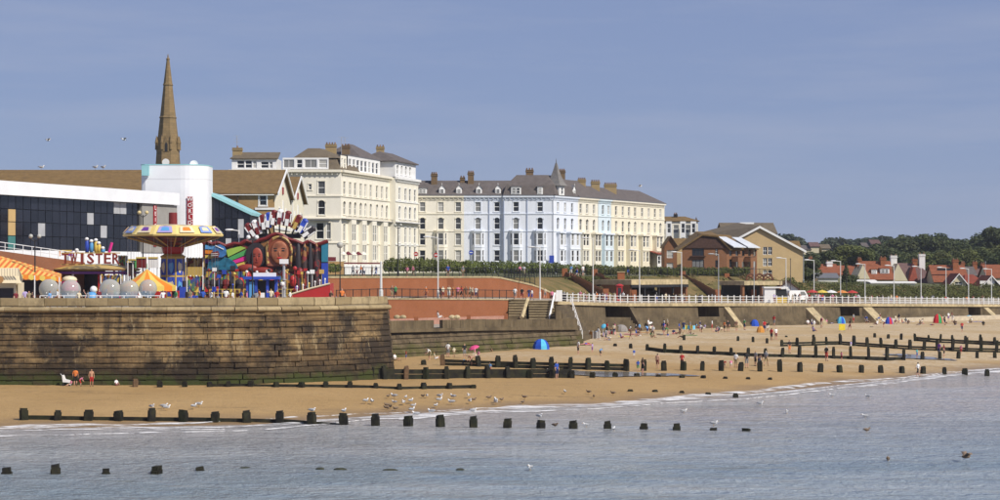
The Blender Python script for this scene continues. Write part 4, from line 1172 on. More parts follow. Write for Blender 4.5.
# little white porch with red roof
pO = RA + ur * rcol(649) + nr_ * 2.0
facade(h5, pO, ur, rcol(659) - rcol(649), TZ0, 15.0, WHITE, [(s_, 12.9, 1.5, 1.7, False) for s_ in (1.2, 3.0, 4.8)], WHITE, None, 'po', 'porch')
W_ = rcol(659) - rcol(649)
MB(REDTILE2).prism([pO + nr_ * .3 - ur * .3 + Vector((0, 0, 15)), pO + nr_ * .3 + ur * (W_ + .3) + Vector((0, 0, 15)), pO - nr_ * 2 + ur * (W_ + .3) + Vector((0, 0, 15.7)), pO - nr_ * 2 - ur * .3 + Vector((0, 0, 15.7))], (0, 0, .12)).build('porch_roof', h5)

# ------------------------------------------------------------------ ivory hotel
HZ0, HE = 10.4, 29.4
HA, HB = XY(341, 357), XY(412.5, 400)
uh = (HB - HA).normalized(); nh = Vector((uh.y, -uh.x, 0))
HROW = [(13.4, 2.8), (16.9, 3.0), (21.6, 2.4), (25.2, 2.3)]
def hcol(px):
    kk = (px - 500) / FPX; return (kk * HA.y - HA.x) / (uh.x - kk * uh.y)
ho = empty('hotel', (*HA.xy, HZ0), 'large ivory stucco hotel with mansard roof and white dormers', 'hotel')
WL = 20.0
HL = HA - Vector((WL, 0, 0))
kx = lambda px: (px - 341) / FPX * 357 + WL
lw_ = [(kx(310), 26.0, 0.55, 1.0, False), (kx(321.5), 25.2, 1.25, 2.3, False), (kx(321.5), 21.5, 1.25, 2.6, True), (kx(320), 17.2, 1.35, 2.9, False), (kx(328.5), 17.2, 0.8, 2.9, False), (kx(320), 13.4, 1.35, 2.6, False), (kx(302), 13.4, 1.2, 2.4, False), (kx(302), 17.2, 1.2, 2.6, False)]
facade(ho, HL, (1, 0), WL, HZ0, HE, IVORY, lw_, WHITE, TRIMCREAM, 'ho')
hc = [344.2, 350, 355, 360.6, 365.3, 370.6, 376.8, 381.9, 386.7]
LH = hcol(412.5)
wins = [(hcol(c), z, 1.15, h, i == 2) for c in hc for i, (z, h) in enumerate(HROW)]
s9 = hcol(389.5)
facade(ho, HA, uh, s9, HZ0, HE, IVORY, wins, WHITE, TRIMCREAM, 'ho')
HP = HA + uh * s9 + nh * 1.2
wins = [(hcol(c) - s9, z, 1.3, h, i == 2) for c in (393.5, 399.5, 404, 409) for i, (z, h) in enumerate(HROW)]
facade(ho, HP, uh, LH - s9, HZ0, HE + 0.2, CREAM2, wins, WHITE, WHITE, 'ho2')
MB(CREAM2).face([HP - nh * 1.2 + Vector((0, 0, HZ0)), HP + Vector((0, 0, HZ0)), HP + Vector((0, 0, HE)), HP - nh * 1.2 + Vector((0, 0, HE))]).build('return_wall', ho)
e_ = HA + uh * LH
mb = MB(IVORY)
bk = [HL + Vector((0, 24, 0)), e_ - nh * 22]
mb.face([e_ + Vector((0, 0, HZ0)), bk[1] + Vector((0, 0, HZ0)), bk[1] + Vector((0, 0, HE)), e_ + Vector((0, 0, HE))])
mb.face([HL + Vector((0, 0, HE)), HL + Vector((0, 24, HE)), HL + Vector((0, 24, HZ0)), HL + Vector((0, 0, HZ0))])
mb.face([HL + Vector((0, 0.4, HE)), HA + Vector((0, 0.4, HE)), e_ - nh * .4 + Vector((0, 0, HE)), bk[1] + Vector((0, 0, HE)), bk[0] + Vector((0, 0, HE))])
mb.build('rear_wall', ho)
for z_, h_, o_ in ((24.75, 0.22, 0.15), (20.75, 0.25, 0.4), (16.4, 0.2, 0.15)):
    band(ho, HL, (1, 0), WL, z_, h_, o_, TRIMCREAM, over=0.02); band(ho, HA, uh, s9, z_, h_, o_, TRIMCREAM); band(ho, HP, uh, LH - s9, z_ + .02, h_, o_, WHITE)
band(ho, HL, (1, 0), WL, HE - 0.3, 0.45, 0.6, TRIMCREAM, 'cornice', 0.03); band(ho, HA, uh, s9, HE - 0.3, 0.45, 0.6, TRIMCREAM, 'cornice'); band(ho, HP, uh, LH - s9, HE - 0.28, 0.47, 0.6, WHITE, 'cornice', 0.1)
brackets(ho, HA, uh, s9, HE - 0.75, TRIMCREAM, 0.9, 0.42, 0.4); brackets(ho, HL, (1, 0), WL, HE - 0.75, TRIMCREAM, 0.9, 0.42, 0.4); brackets(ho, HP, uh, LH - s9, HE - 0.75, WHITE, 0.9, 0.42, 0.4)
band(ho, HL + Vector((WL - 5.6, 0, 0)), (1, 0), 3.6, 20.45, 0.12, 0.9, ROOFEDGE, 'balcony')
mb = MB(BLACK); O_ = HA + nh * 0.75
for s_ in np.arange(0.5, LH - 1, 0.45): q = O_ + uh * s_ + (nh * 1.2 if s_ > s9 else Vector((0, 0, 0))); mb.bar(q + Vector((0, 0, 21.0)), q + Vector((0, 0, 21.35)), 0.03, 3)
tag(mb.build('balcony_railing', ho), kind='stuff'); 
for (O4, W4, o4) in ((HA, s9, 0.75), (HP, LH - s9, 0.75)): band(ho, O4, uh, W4, 20.72, 0.1, o4, ROOFEDGE, 'balcony')
# ground-floor bays along the seaward face
for c in (350, 360.6, 370.6, 381.9):
    s_ = hcol(c); O_ = HA + uh * (s_ - 1.3) + nh * 0.8
    facade(ho, O_, uh, 2.6, HZ0, 20.7, IVORY, [(x_, z, 0.95, h, False) for x_ in (0.7, 1.9) for z, h in HROW[:2]], WHITE, None, 'hb', 'bay_wall')
    for s2 in (0, 2.6): a = O_ + uh * s2 + Vector((0, 0, HZ0)); MB(IVORY).face([a, a - nh * .8, a - nh * .8 + Vector((0, 0, 10.3)), a + Vector((0, 0, 10.3))]).build('bay_wall', ho)
# mansard and roofs
mx0, mx1 = HL.x + kx(290) , HA.x
def hroof(name, m, base, top): 
    mb = MB(m); n_ = len(base)
    for i in range(n_): j = (i + 1) % n_; mb.face([base[i], base[j], top[j], top[i]])
    mb.face(top); return mb.build(name, ho)
b0 = [Vector((XY(290, 357).x, 357.3, HE + .15)), HA + Vector((-.2, .3, HE + .15)), HA + uh * 12 + Vector((-.3, 0, HE + .15)), HA + uh * 12 - nh * 11 + Vector((0, 0, HE + .15)), Vector((XY(283, 357).x, 368, HE + .15))]
t0 = [Vector((p.x, p.y, HE + 2.3)).lerp(Vector((-34, 364, HE + 2.3)), 0.16) for p in b0]
hroof('mansard_roof', SLATE2, b0, t0)
hroof('hipped_roof', SLATE2, [p + (p - Vector((-34, 364, p.z))) * 0.06 for p in t0], [Vector((p.x, p.y, HE + 4.3)).lerp(Vector((-34, 364, HE + 4.3)), 0.72) for p in t0])
# windows strip in the mansard, seen from the front
facade(ho, Vector((XY(282.5, 357).x, 357.35, 0)), (1, 0), 8.2, HE + 0.2, HE + 2.3, WHITE, [(1.1, HE + .5, 1.9, 1.5, False, 'v'), (3.0, HE + .5, 1.0, 1.5, False), (5.0, HE + .5, 2.2, 1.5, False, 'v'), (7.2, HE + .5, 1.5, 1.5, False)], WHITE, None, 'hm', 'dormer')
# white box dormer further along
facade(ho, Vector((XY(231.5, 357).x, 357.4, 0)), (1, 0), 7.9, HE + .1, HE + 2.2, WHITE, [(1.6, HE + .45, 1.3, 1.4, False), (3.0, HE + .45, 1.2, 1.4, False), (4.1, HE + .45, .7, 1.4, False), (5.9, HE + .45, 1.4, 1.2, False), (7.0, HE + .45, .6, 1.2, False)], WHITE, None, 'hx', 'dormer')
MB(WHITE).obox((XY(231.5, 357).x, 357.8, HE + .1), (8.0, 0, 0), (0, 8, 0), (0, 0, 2.08)).build('dormer_box', ho)
slabs(ho, 'roof', SLATE2, [[(XY(231, 357).x - .2, 357.0, HE + 2.2), (XY(278, 357).x, 357.0, HE + 2.2), (XY(278, 357).x, 361, HE + 3.5), (XY(236, 357).x, 361, HE + 3.5)]])
chimney(ho, (XY(237.5, 360).x, 360), 1.6, 1.6, HE + 1, HE + 4.1, YBRICK, 1)
chimney(ho, (XY(331, 366).x, 366), 1.9, 1.6, HE + 2, HE + 5.1, YBRICK, 4)
q = HA + uh * hcol(371) - nh * 5; chimney(ho, q.xy, 1.5, 1.5, HE + 1, HE + 5.4, CHIMBRICK, 3)
# white dormers on the seaward side
facade(ho, HA + uh * 1.2 - nh * .5, uh, 3.4, HE + .1, HE + 2.8, IVORY, [(0.9, HE + .6, .9, 1.7, False), (2.5, HE + .6, .9, 1.7, False)], WHITE, None, 'hs', 'dormer')
s_a = hcol(352)
facade(ho, HA + uh * s_a - nh * .8, uh, hcol(384) - s_a, HE + .1, HE + 3.0, WHITE, [(x_, HE + .5, 1.5, 2.0, False) for x_ in np.arange(1.3, hcol(384) - s_a - 1, 2.3)], WHITE, None, 'hs', 'dormer')
a = HA + uh * s_a - nh * .75 + Vector((0, 0, HE + 3.0)); MB(ROOFEDGE).obox(a, uh * (hcol(384) - s_a), -nh * 9, (0, 0, .18)).build('flat_roof', ho)
mb = MB(SLATE); q = HA + uh * hcol(380) - nh * 6; c4 = [(q + uh * a_ + nh * b_ + Vector((0, 0, HE + 3.2))) for a_, b_ in ((-7, -5), (9, -5), (9, 4.5), (-7, 4.5))]
tp = [q + uh * a_ + Vector((0, 0, HE + 6.2)) for a_ in (-1, 2)]
mb.face([c4[2], c4[3], tp[0], tp[1]]); mb.face([c4[3], c4[0], tp[0]]); mb.face([c4[1], c4[2], tp[1]]); mb.face([c4[0], c4[1], tp[1], tp[0]]); mb.build('hipped_roof', ho)
facade(ho, HP - nh * .3 + uh * .8, uh, LH - s9 - 1.6, HE + .2, HE + 3.3, WHITE, [(x_, HE + .8, 1.1, 1.8, True) for x_ in (1.4, 4.2, 7.0, 9.8) if x_ < LH - s9 - 2.2], WHITE, WHITE, 'hq', 'dormer')
a = HP + uh * .3 + nh * .2 + Vector((0, 0, HE + 3.3)); Lw = LH - s9 - .6
mb = MB(SLATE); q4 = [a, a + uh * Lw, a + uh * Lw - nh * 9, a - nh * 9]; t4 = [a + uh * 3 - nh * 4.5 + Vector((0, 0, 2.0)), a + uh * (Lw - 3) - nh * 4.5 + Vector((0, 0, 2.0))]
mb.face([q4[0], q4[1], t4[1], t4[0]]).face([q4[1], q4[2], t4[1]]).face([q4[2], q4[3], t4[0], t4[1]]).face([q4[3], q4[0], t4[0]]).prism(q4, (0, 0, -.2)); mb.build('hipped_roof', ho)
chimney(ho, (a + uh * (Lw * .35) - nh * 5).xy, 1.5, 1.3, HE + 3.5, HE + 6.2, YBRICK, 3)
for s2 in (.8, LH - s9 - .8):
    a = HP - nh * .3 + uh * s2 + Vector((0, 0, HE + .2)); MB(WHITE).face([a, a - nh * 7, a - nh * 7 + Vector((0, 0, 3.1)), a + Vector((0, 0, 3.1))]).build('dormer_cheek', ho)
for q, h_ in ((HA + uh * 12 - nh * 4, 2.6), (HA + uh * 20 - nh * 6, 3.0), (Vector((XY(237, 360).x, 360, 0)), 2.2)):
    mb = MB(GREYMETAL); z_ = HE + 4.2; mb.bar(q + Vector((0, 0, z_ - 2)), q + Vector((0, 0, z_ + h_)), 0.05, 4)
    for t in (.5, .75, 1): mb.bar(q + Vector((-.6, 0, z_ + h_ * t)), q + Vector((.6, 0, z_ + h_ * t)), 0.03, 3)
    mb.build('aerial', ho)
# raised hotel terrace with red and white parapet
p0_, p1_ = XY(335, 338), XY(382, 352)
ht = empty('hotel_terrace', (*p0_.xy, 10.5), 'white raised forecourt with maroon rail in front of the ivory hotel', 'terrace')
d_ = (p1_ - p0_).normalized(); n_ = Vector((d_.y, -d_.x, 0)); W_ = (p1_ - p0_).length
MB(WHITE).obox(p0_ + d_ * 3 + Vector((0, 0, 10)), d_ * (W_ - 3), -n_ * 3, (0, 0, 2.6)).build('parapet', ht)
MB(SANDBRICK).obox(p0_ - d_ * 4 + Vector((0, 0, 10)), d_ * 6.9, -n_ * 3, (0, 0, 3.1)).build('parapet', ht)
MAROON = paint('maroon', (0.13, 0.018, 0.022))
mb = MB(MAROON); mb.obox(p0_ + d_ * 3 + Vector((0, 0, 12.7)) + n_ * .1, d_ * (W_ - 3), -n_ * .3, (0, 0, .25)); mb.obox(p0_ - d_ * 3.9 + n_ * .12 + Vector((0, 0, 13.15)), d_ * 4, -n_ * .2, (0, 0, .7)); mb.build('maroon_band', ht)
for i in range(5):
    q = p0_ + d_ * (5 + i * 1.7) - n_ * 1.5; mb = MB(MAROON if i % 2 else TRIMCREAM); mb.lathe(q + Vector((0, 0, 12.6)), [(0.05, 0), (0.05, 1.6), (0.75, 1.7), (0.1, 2.25)], 8); mb.build('parasol', ht)

# ------------------------------------------------------------------ church spire
sx_ = XY(168, 380)
STONE = brick_mat('spire_stone', (0.27, 0.19, 0.095), (0.20, 0.145, 0.075), (0.12, 0.09, 0.055), 1.0, True, 1.0, 0.5)
sp = empty('church_spire', (*sx_.xy, 12), 'tall weathered stone church spire behind the white tower', 'church')
cz = lambda y: ZY(y, 380)
mb = MB(STONE); pr = lambda px: px * 0.19
mb.box((sx_.x, sx_.y, (12 + cz(166)) / 2), (pr(27), pr(27), cz(166) - 12)); mb.build('tower', sp)
mb = MB(STONE); mb.lathe(sx_, [(pr(12.6), cz(166)), (pr(11.2), cz(146)), (pr(10.4), cz(138)), (pr(4.6), cz(86)), (pr(5.2), cz(85)), (pr(4.4), cz(83)), (pr(1.5), cz(60))], 8, rot=0.5); mb.build('spire', sp)
MB(STONE).lathe(sx_, [(pr(8.6), cz(118.5)), (pr(8.9), cz(117.5)), (pr(8.2), cz(116.5))], 8, rot=.5).build('stone_band', sp)
MB(STONE).lathe(sx_, [(pr(1.4), cz(60.5)), (pr(2.0), cz(59)), (pr(0.8), cz(57.5)), (pr(.3), cz(54))], 8).build('finial', sp)
for i in range(8):
    t_ = 2 * math.pi * (i + 0.5) / 8; r_ = pr(11.6); q = sx_ + Vector((r_ * math.cos(t_), r_ * math.sin(t_), cz(150)))
    mb = MB(STONE); mb.lathe(q, [(pr(1.5), 0), (pr(1.3), pr(6)), (pr(1.7), pr(7)), (pr(.2), pr(14))], 6); mb.build('pinnacle', sp)
for i in range(4):
    t_ = math.pi / 2 * i; d_ = Vector((math.cos(t_), math.sin(t_), 0)); s_ = Vector((-d_.y, d_.x, 0))
    q = sx_ + d_ * pr(11.2); q.z = cz(152)
    mb = MB(STONE, BLACK); mb.prism([q - s_ * pr(3), q + s_ * pr(3), q + s_ * pr(3) + Vector((0, 0, pr(8))), q + Vector((0, 0, pr(15))), q - s_ * pr(3) + Vector((0, 0, pr(8)))], -d_ * pr(5))
    mb.use(1).face([q + d_ * .02 - s_ * pr(1.4), q + d_ * .02 + s_ * pr(1.4), q + d_ * .02 + s_ * pr(1.4) + Vector((0, 0, pr(7))), q + d_ * .02 + Vector((0, 0, pr(9.5))), q + d_ * .02 - s_ * pr(1.4) + Vector((0, 0, pr(7)))])
    mb.build('lucarne', sp)
q = sx_ + Vector((0, -pr(13.6), cz(163))); mb = MB(WHITE); mb.lathe((0, 0, 0), [(pr(3.6), -.1), (pr(3.6), .1)], 16); me = mb.mesh('clock_face')
o = inst('clock_face', me, q, sp); o.rotation_euler = (R(90), 0, 0)

# ------------------------------------------------------------------ long sand-brick building with two brown roofs
sb = empty('brick_hall', (*XY(150, 275).xy, 10), 'long sand brick building with brown tiled roofs and twin gables', 'building')
BX = -31.0; X0 = -80.0
def hall(y0, y1, ze, zr, fw):
    ym = (y0 + y1) / 2
    if fw: facade(sb, (X0, y0), (1, 0), BX - X0, 9, ze, SANDBRICK, [(XY(263, 275).x - X0, 20.6, 1.0, 1.4, False)] + [(XY(263, 275).x - X0, 15.5, 1.2, 1.8, False)], WHITE, WHITE, 'sb')
    mb = MB(YELLOWCREAM); mb.face([(BX, y0, 9), (BX, y1, 9), (BX, y1, ze), (BX, ym, zr), (BX, y0, ze)]); mb.build('gable_wall', sb)
    slabs(sb, 'roof', BROWNTILE, [[(X0, y0 - .5, ze - .15), (BX + .5, y0 - .5, ze - .15), (BX + .5, ym, zr + .1), (X0, ym, zr + .1)], [(BX + .5, y1 + .5, ze - .15), (X0, y1 + .5, ze - .15), (X0, ym, zr + .1), (BX + .5, ym, zr + .1)]], .25)
    mb = MB(WHITE)
    for ya, yb in ((y0 - .6, ym), (y1 + .6, ym)):
        mb.prism([(BX + .52, ya, ze - .45), (BX + .52, yb, zr - .2), (BX + .52, yb, zr + .2), (BX + .52, ya, ze - .05)], (.14, 0, 0))
    mb.build('bargeboard', sb)
    for yy in (ym - 4.2, ym, ym + 4.2): 
        MB(WHITE).obox((BX - .02, yy - .5, ze - 4.2), (.12, 0, 0), (0, 1.0, 0), (0, 0, 2.4 if yy != ym else 3.4)).build('window', sb)
    MB(paint('maroon_ornament', (.3, .03, .03))).obox((BX + .02, ym - .7, ze + .1), (.1, 0, 0), (0, 1.4, 0), (0, 0, 1.0)).build('ornament', sb)
    MB(WHITE).obox((BX - .02, y0 + .3, ze - 5.0), (.16, 0, 0), (0, y1 - y0 - .6, 0), (0, 0, .35)).build('string_course', sb)
hall(275, 295.5, 22.4, 25.9, True); hall(296.5, 316, 22.4, 25.9, False)
MB(WHITE).obox((X0, 274.9, 22.0), (BX - X0, 0, 0), (0, -.35, 0), (0, 0, .22)).build('gutter', sb)
MB(WHITE).obox((XY(255, 275).x, 274.98, 20.0), (BX - XY(255, 275).x, 0, 0), (0, -.12, 0), (0, 0, .3)).build('string_course', sb)
for px_ in (238, 291): q = XY(px_, 274.8) if px_ < 280 else Vector((BX + .3, 296, 0)); MB(DARKPIPE if px_ < 280 else WHITE).bar(q + Vector((0, 0, 10)), q + Vector((0, 0, 22)), .09, 6).build('drainpipe', sb)
mb = MB(WHITE); q = P(253.5, 187.5, 278); mb.ball(q, (.35, .35, .25), 8, 5); mb.build('roof_vent', sb)

# ------------------------------------------------------------------ leisure centre: dark glass hall, white tower
lc = empty('leisure_centre', (*XY(150, 250).xy, 8.2), 'white and dark glass leisure centre with curved white tower', 'building')
LA, LB = XY(-30, 209), XY(176, 250)
ul = (LB - LA).normalized(); nl = Vector((ul.y, -ul.x, 0)); LL = (LB - LA).length
FT, FB = 21.35, 19.85
MB(CLAD).obox(LA + nl * .5 + Vector((0, 0, FB)), ul * LL, -nl * 4, (0, 0, FT - FB)).build('fascia', lc)
MB(CLAD).obox(LA + Vector((0, 0, 8)), ul * LL, -nl * 3.8, (0, 0, 5.95)).build('plinth_wall', lc)
MB(BLACK).obox(LA - nl * .3 + Vector((0, 0, 13.9)), ul * LL, -nl * 3, (0, 0, 6.0)).build('glazing_frame', lc)
MB(SLATE2).obox(LA - nl * 3.4 + Vector((0, 0, 20.6)), ul * LL, -nl * 14, (0, 0, .2)).build('flat_roof', lc)
PALEPANE = mat('pale_pane', (0.42, 0.43, 0.45), .5, .1); YELPANE = paint('ochre_board', (0.52, 0.36, 0.16)); TEALPANE = paint('teal_board', (0.06, 0.20, 0.19))  # PALEPANE: plain lighter grey for a few of the panels
ncol = 30; cw = LL / ncol; zr = [14.0, 15.5, 17.0, 18.4, 19.82]
special = {(5, 1): YELPANE, (5, 0): TEALPANE}
pan = {}
def colpx(i): q = LA + ul * (cw * (i + .5)); return q.x / q.y * FPX + 500
for i in range(ncol):
    for j in range(4):
        x = colpx(i); m_ = DARKGLASS
        if 7.5 < x < 15 and j in (1, 2): m_ = YELPANE
        elif 7.5 < x < 15 and j == 0: m_ = TEALPANE
        elif 40 < x < 46 and j == 1: m_ = PALEPANE
        elif 89 < x < 98 and j == 2: m_ = PALEPANE
        elif 100 < x < 107 and j == 1: m_ = PALEPANE
        elif 118 < x < 131 and j == 3: m_ = PALEPANE
        mb = MB(m_); a = LA + ul * (cw * i + .05) + nl * random.uniform(-.02, .02) - nl * .22 + Vector((0, 0, zr[j] + .04))
        mb.obox(a, ul * (cw - .1), -nl * .07, (0, 0, zr[j + 1] - zr[j] - .08)); mb.build('glass_panel', lc)
# flat grey panel, a recess's shade painted as its colour; second sign
RCS = mat('recess_shade_grey', (0.30, 0.29, 0.27), .8, .1, 1.0)
q0 = LA + ul * (LL - 8.6); MB(RCS).obox(q0 + nl * .15 + Vector((0, 0, 13.9)), ul * 8.6, -nl * .4, (0, 0, 5.9)).build('recess_shade_panel', lc)
# tower plan: rounded slab
TW = []
tx0, tx1, ty0, ty1, rr = XY(142, 254).x, XY(207, 254).x, 253.0, 262.0, 3.2
for (cx_, cy_, a0) in ((tx1 - rr, ty0 + rr, -90), (tx1 - rr, ty1 - rr, 0), (tx0 + .6, ty1 - .6, 90), (tx0 + .6, ty0 + .6, 180)):
    r2 = rr if a0 in (-90, 0) else .6
    for t_ in range(0, 91, 10 if r2 > 1 else 45): a_ = R(a0 + t_); TW.append(Vector((cx_ + r2 * math.cos(a_), cy_ + r2 * math.sin(a_), 0)))
tz = ZY(165.5, 254)
mb = MB(CLAD); mb.prism([p + Vector((0, 0, 8)) for p in TW], (0, 0, tz - 8)); mb.build('tower', lc)
cen = sum(TW, Vector()) / len(TW)
MB(TEAL).prism([cen + (p - cen) * 1.01 + Vector((0, 0, tz + .004)) for p in TW], (0, 0, .12)).build('tower_edge', lc)
MB(mat('joint', (.62, .63, .65), .6, .05)).prism([cen + (p - cen) * 1.004 + Vector((0, 0, tz - 1.75)) for p in TW], (0, 0, .06)).build('cladding_joint', lc)
mb = MB(TEAL); mb.box(P(145.5, 170.5, 252.6), (.9, .5, 1.3)); mb.build('service_box', lc)
mb = MB(WHITE); mb.lathe((0, 0, 0), [(0.05, 0), (.5, .08), (.85, .3)], 14, caps=False); o = inst('satellite_dish', mb.mesh('dish'), P(194, 164.5, 256), lc, 0, .6); o.rotation_euler = (R(60), R(20), 0)
SIGNRED = paint('sign_red', (0.36, 0.018, 0.025))
def vertical_sign(word, px, ytop, ybot, O, uu, nn, parent):
    z1_, z0_ = ytop, ybot; n_ = len(word); hh = (z1_ - z0_) / n_
    for i, ch in enumerate(word):
        a = O - uu * .36 + Vector((0, 0, z1_ - hh * (i + 1) + .03)); b = MB(SIGNRED).obox(a, uu * .72, nn * .08, (0, 0, hh - .06)).build('sign_tile', parent)
        me = text_mesh(ch, hh * .95, .01, WHITE)
        o = bpy.data.objects.new('letter', me); COL.objects.link(o); o.parent = b
        p = O + nn * .10 + Vector((0, 0, z1_ - hh * (i + .5))); o.location = p - parent_loc(b)
        o.rotation_euler = (R(90), 0, math.atan2(uu.y, uu.x))
q = XY(190, 253); q.y = 252.99
vertical_sign('WORLD', 190, ZY(196.5, 253), ZY(226, 253), q, Vector((1, 0, 0)), Vector((0, -1, 0)), lc)
q = LA + ul * (LL - 5.6) + nl * .18
vertical_sign('LEISURE', 158, 19.7, 14.6, q, ul, nl, lc)
# glass wing with teal roof edge
gw = empty('glass_wing', (*XY(228, 258).xy, 8.2), 'dark glass wing with sloping teal roof edge beside the white tower', 'building')
gx0, gx1 = XY(206.5, 258).x, XY(250, 258).x
zl, zr_ = ZY(194, 258), ZY(214.5, 258)
n_ = 7
MB(BLACK).prism([(gx0, 258.3, 8.2), (gx1, 258.3, 8.2), (gx1, 258.3, zr_), (gx0, 258.3, zl)], (0, 14, 0)).build('glazing_frame', gw)
for i in range(n_):
    xa, xb = gx0 + (gx1 - gx0) * i / n_ + .04, gx0 + (gx1 - gx0) * (i + 1) / n_ - .04
    for j in range(5):
        za, zb = 8.4 + j * 2.5, 8.4 + (j + 1) * 2.5 - .08
        ta = zl + (zr_ - zl) * (xa - gx0) / (gx1 - gx0) - .2; tb_ = zl + (zr_ - zl) * (xb - gx0) / (gx1 - gx0) - .2
        if za > tb_: continue
        MB(PALEPANE if (i, j) == (5, 3) or (i, j) == (3, 2) else DARKGLASS).prism([(xa, 258.2, za), (xb, 258.2, za), (xb, 258.2, min(zb, tb_)), (xa, 258.2, min(zb, ta))], (0, .06, 0)).build('glass_panel', gw)
MB(TEAL).prism([(gx0, 257.9, zl), (gx1 + .2, 257.9, zr_ - .1), (gx1 + .2, 257.9, zr_ + .28), (gx0, 257.9, zl + .38)], (0, 14, 0)).build('roof_edge', gw)
# brick ramp in front of the glass hall
rp = empty('brick_ramp', (*XY(30, 212).xy, 8.2), 'red brick ramp wall with white handrail below the glass hall', 'wall')
RWd = brick_mat('ramp_brick', (0.30, 0.11, 0.052), (0.24, 0.085, 0.04), (0.26, .15, .1))
a, b = XY(-14, 206), XY(84, 214)
mb = MB(RWd); mb.prism([a + Vector((0, 0, 8)), b + Vector((0, 0, 8)), b + Vector((0, 0, ZY(262.5, 214))), a + Vector((0, 0, ZY(249, 206)))], (0, .5, 0)); mb.build('brickwork', rp)
mb = MB(WHITE)
for i in range(12):
    t_ = i / 11; q = a.lerp(b, t_); z_ = ZY(249, 206) * (1 - t_) + ZY(262.5, 214) * t_; q = q + Vector((0, .25, z_)); mb.bar(q, q + Vector((0, 0, .9)), .04, 4)
    if i: mb.bar(pq + Vector((0, 0, .9)), q + Vector((0, 0, .9)), .045, 4); mb.bar(pq + Vector((0, 0, .45)), q + Vector((0, 0, .45)), .03, 4)
    pq = q
mb.build('handrail', rp)

# ------------------------------------------------------------------ buildings to the east of the terrace
def gabled(name, label, px0, px1, Y, depth, y_eave, y_ridge, zb, wm, rm, front='slope', wins=(), chim=(), group=None, dorm=(), over=.35, rot=0, roofs=True, trim=WHITE, half=0, cat='house'):
    """house whose front spans px0..px1 at distance Y; front 'slope' (ridge along the front) or 'gable'"""
    x0, x1 = XY(px0, Y).x, XY(px1, Y).x; ze, zr = ZY(y_eave, Y), ZY(y_ridge, Y); W = x1 - x0
    r = empty(name, (x0, Y, zb), label, cat, group)
    ws = [((XY(px, Y).x - x0), ZY(yb, Y), w, h, False, 'mv' if w > 1.3 else 'm') for px, yb, w, h in wins]
    if front == 'slope':
        facade(r, (x0, Y), (1, 0), W, zb, ze, wm, ws, WHITE, None, 'hs'); ym = Y + depth / 2
        mb = MB(wm)
        for x in (x0, x1): mb.face([(x, Y + .3, zb), (x, Y + depth, zb), (x, Y + depth, ze), (x, ym, zr), (x, Y + .3, ze)])
        mb.face([(x1, Y + depth, zb), (x0, Y + depth, zb), (x0, Y + depth, ze), (x1, Y + depth, ze)]); mb.build('side_wall', r)
        h0, h1 = half if isinstance(half, tuple) else (half, half)
        sl = (zr - ze) / (depth / 2) * over
        L = [[(x0 - over, Y - over, ze - sl), (x1 + over, Y - over, ze - sl), (x1 + over - h1, ym, zr), (x0 - over + h0, ym, zr)], [(x1 + over, Y + depth + over, ze - sl), (x0 - over, Y + depth + over, ze - sl), (x0 - over + h0, ym, zr), (x1 + over - h1, ym, zr)]]
        if h0: L.append([(x0 - over, Y + depth + over, ze - sl), (x0 - over, Y - over, ze - sl), (x0 - over + h0, ym, zr)])
        if h1: L.append([(x1 + over, Y - over, ze - sl), (x1 + over, Y + depth + over, ze - sl), (x1 + over - h1, ym, zr)])
        slabs(r, 'roof', rm, L)
    else:
        xm = (x0 + x1) / 2
        facade(r, (x0, Y), (1, 0), W, zb, ze, wm, ws, WHITE, None, 'hs')
        mb = MB(wm); mb.face([(x0, Y, ze), (x1, Y, ze), (xm, Y, zr)]); mb.face([(x0, Y + depth, zb), (x0, Y, zb), (x0, Y, ze), (x0, Y + depth, ze)]); mb.face([(x1, Y, zb), (x1, Y + depth, zb), (x1, Y + depth, ze), (x1, Y, ze)]); mb.build('gable_wall', r)
        sl = (zr - ze) / (W / 2) * over
        slabs(r, 'roof', rm, [[(x0 - over, Y - .3, ze - sl), (xm, Y - .3, zr + .05), (xm, Y + depth, zr + .05), (x0 - over, Y + depth, ze - sl)], [(xm, Y - .3, zr + .05), (x1 + over, Y - .3, ze - sl), (x1 + over, Y + depth, ze - sl), (xm, Y + depth, zr + .05)]])
        mb = MB(trim)
        for xa in (x0 - over, x1 + over): mb.prism([(xa, Y - .34, ze - sl - .25), (xm, Y - .34, zr - .2), (xm, Y - .34, zr + .05), (xa, Y - .34, ze - sl)], (0, -.1, 0))
        mb.build('bargeboard', r)
    for px, yt, w, m_ in chim: q = XY(px, Y + depth * .45); chimney(r, (XY(px, Y).x, Y + depth * .42), w, w, min(ze, zr) - .2, ZY(yt, Y), m_, 2)
    for px, yb, w, h in dorm: dormer(r, (XY(px, Y).x, Y + depth * .13), (1, 0), w, h, ZY(yb, Y), WHITE, rm, False, 2.0, 2, key='hd')
    return r
# white victorian guest house behind
vh = gabled('guest_house', 'white bay fronted guest house behind the end of the terrace', 664, 698, 470, 9, 220.5, 216, 11, CREAM2, BROWNTILE, wins=[(px, y, 1.2, 1.9) for px in (676, 688, 694) for y in (233, 247)], half=(0, 3), chim=((677, 214.3, .8, BLACK),))
for px in (669, 683, 693.5):
    facade(vh, XY(px - 2.8, 468.8), (1, 0), 1.3, 11, ZY(221.5, 470), WHITE, [(.65, ZY(y, 469), .8, 2.2, False) for y in (233, 247)], WHITE, None, 'vh', 'bay_wall')
gabled('low_house', 'low house with brown roof between guest house and brown flats', 672, 720, 430, 8, 245, 238, 9, TANBRICK, BROWNTILE, chim=())
gabled('low_house', 'small brown brick house with pale lean-to beside the terrace end', 664.5, 677, 415, 8, 245, 236, 9, BROWNBRICK, BROWNTILE, 'gable', wins=[(670, 258, 1.3, 1.6), (670, 269.5, 1.3, 1.4)], trim=TIMBERDARK)
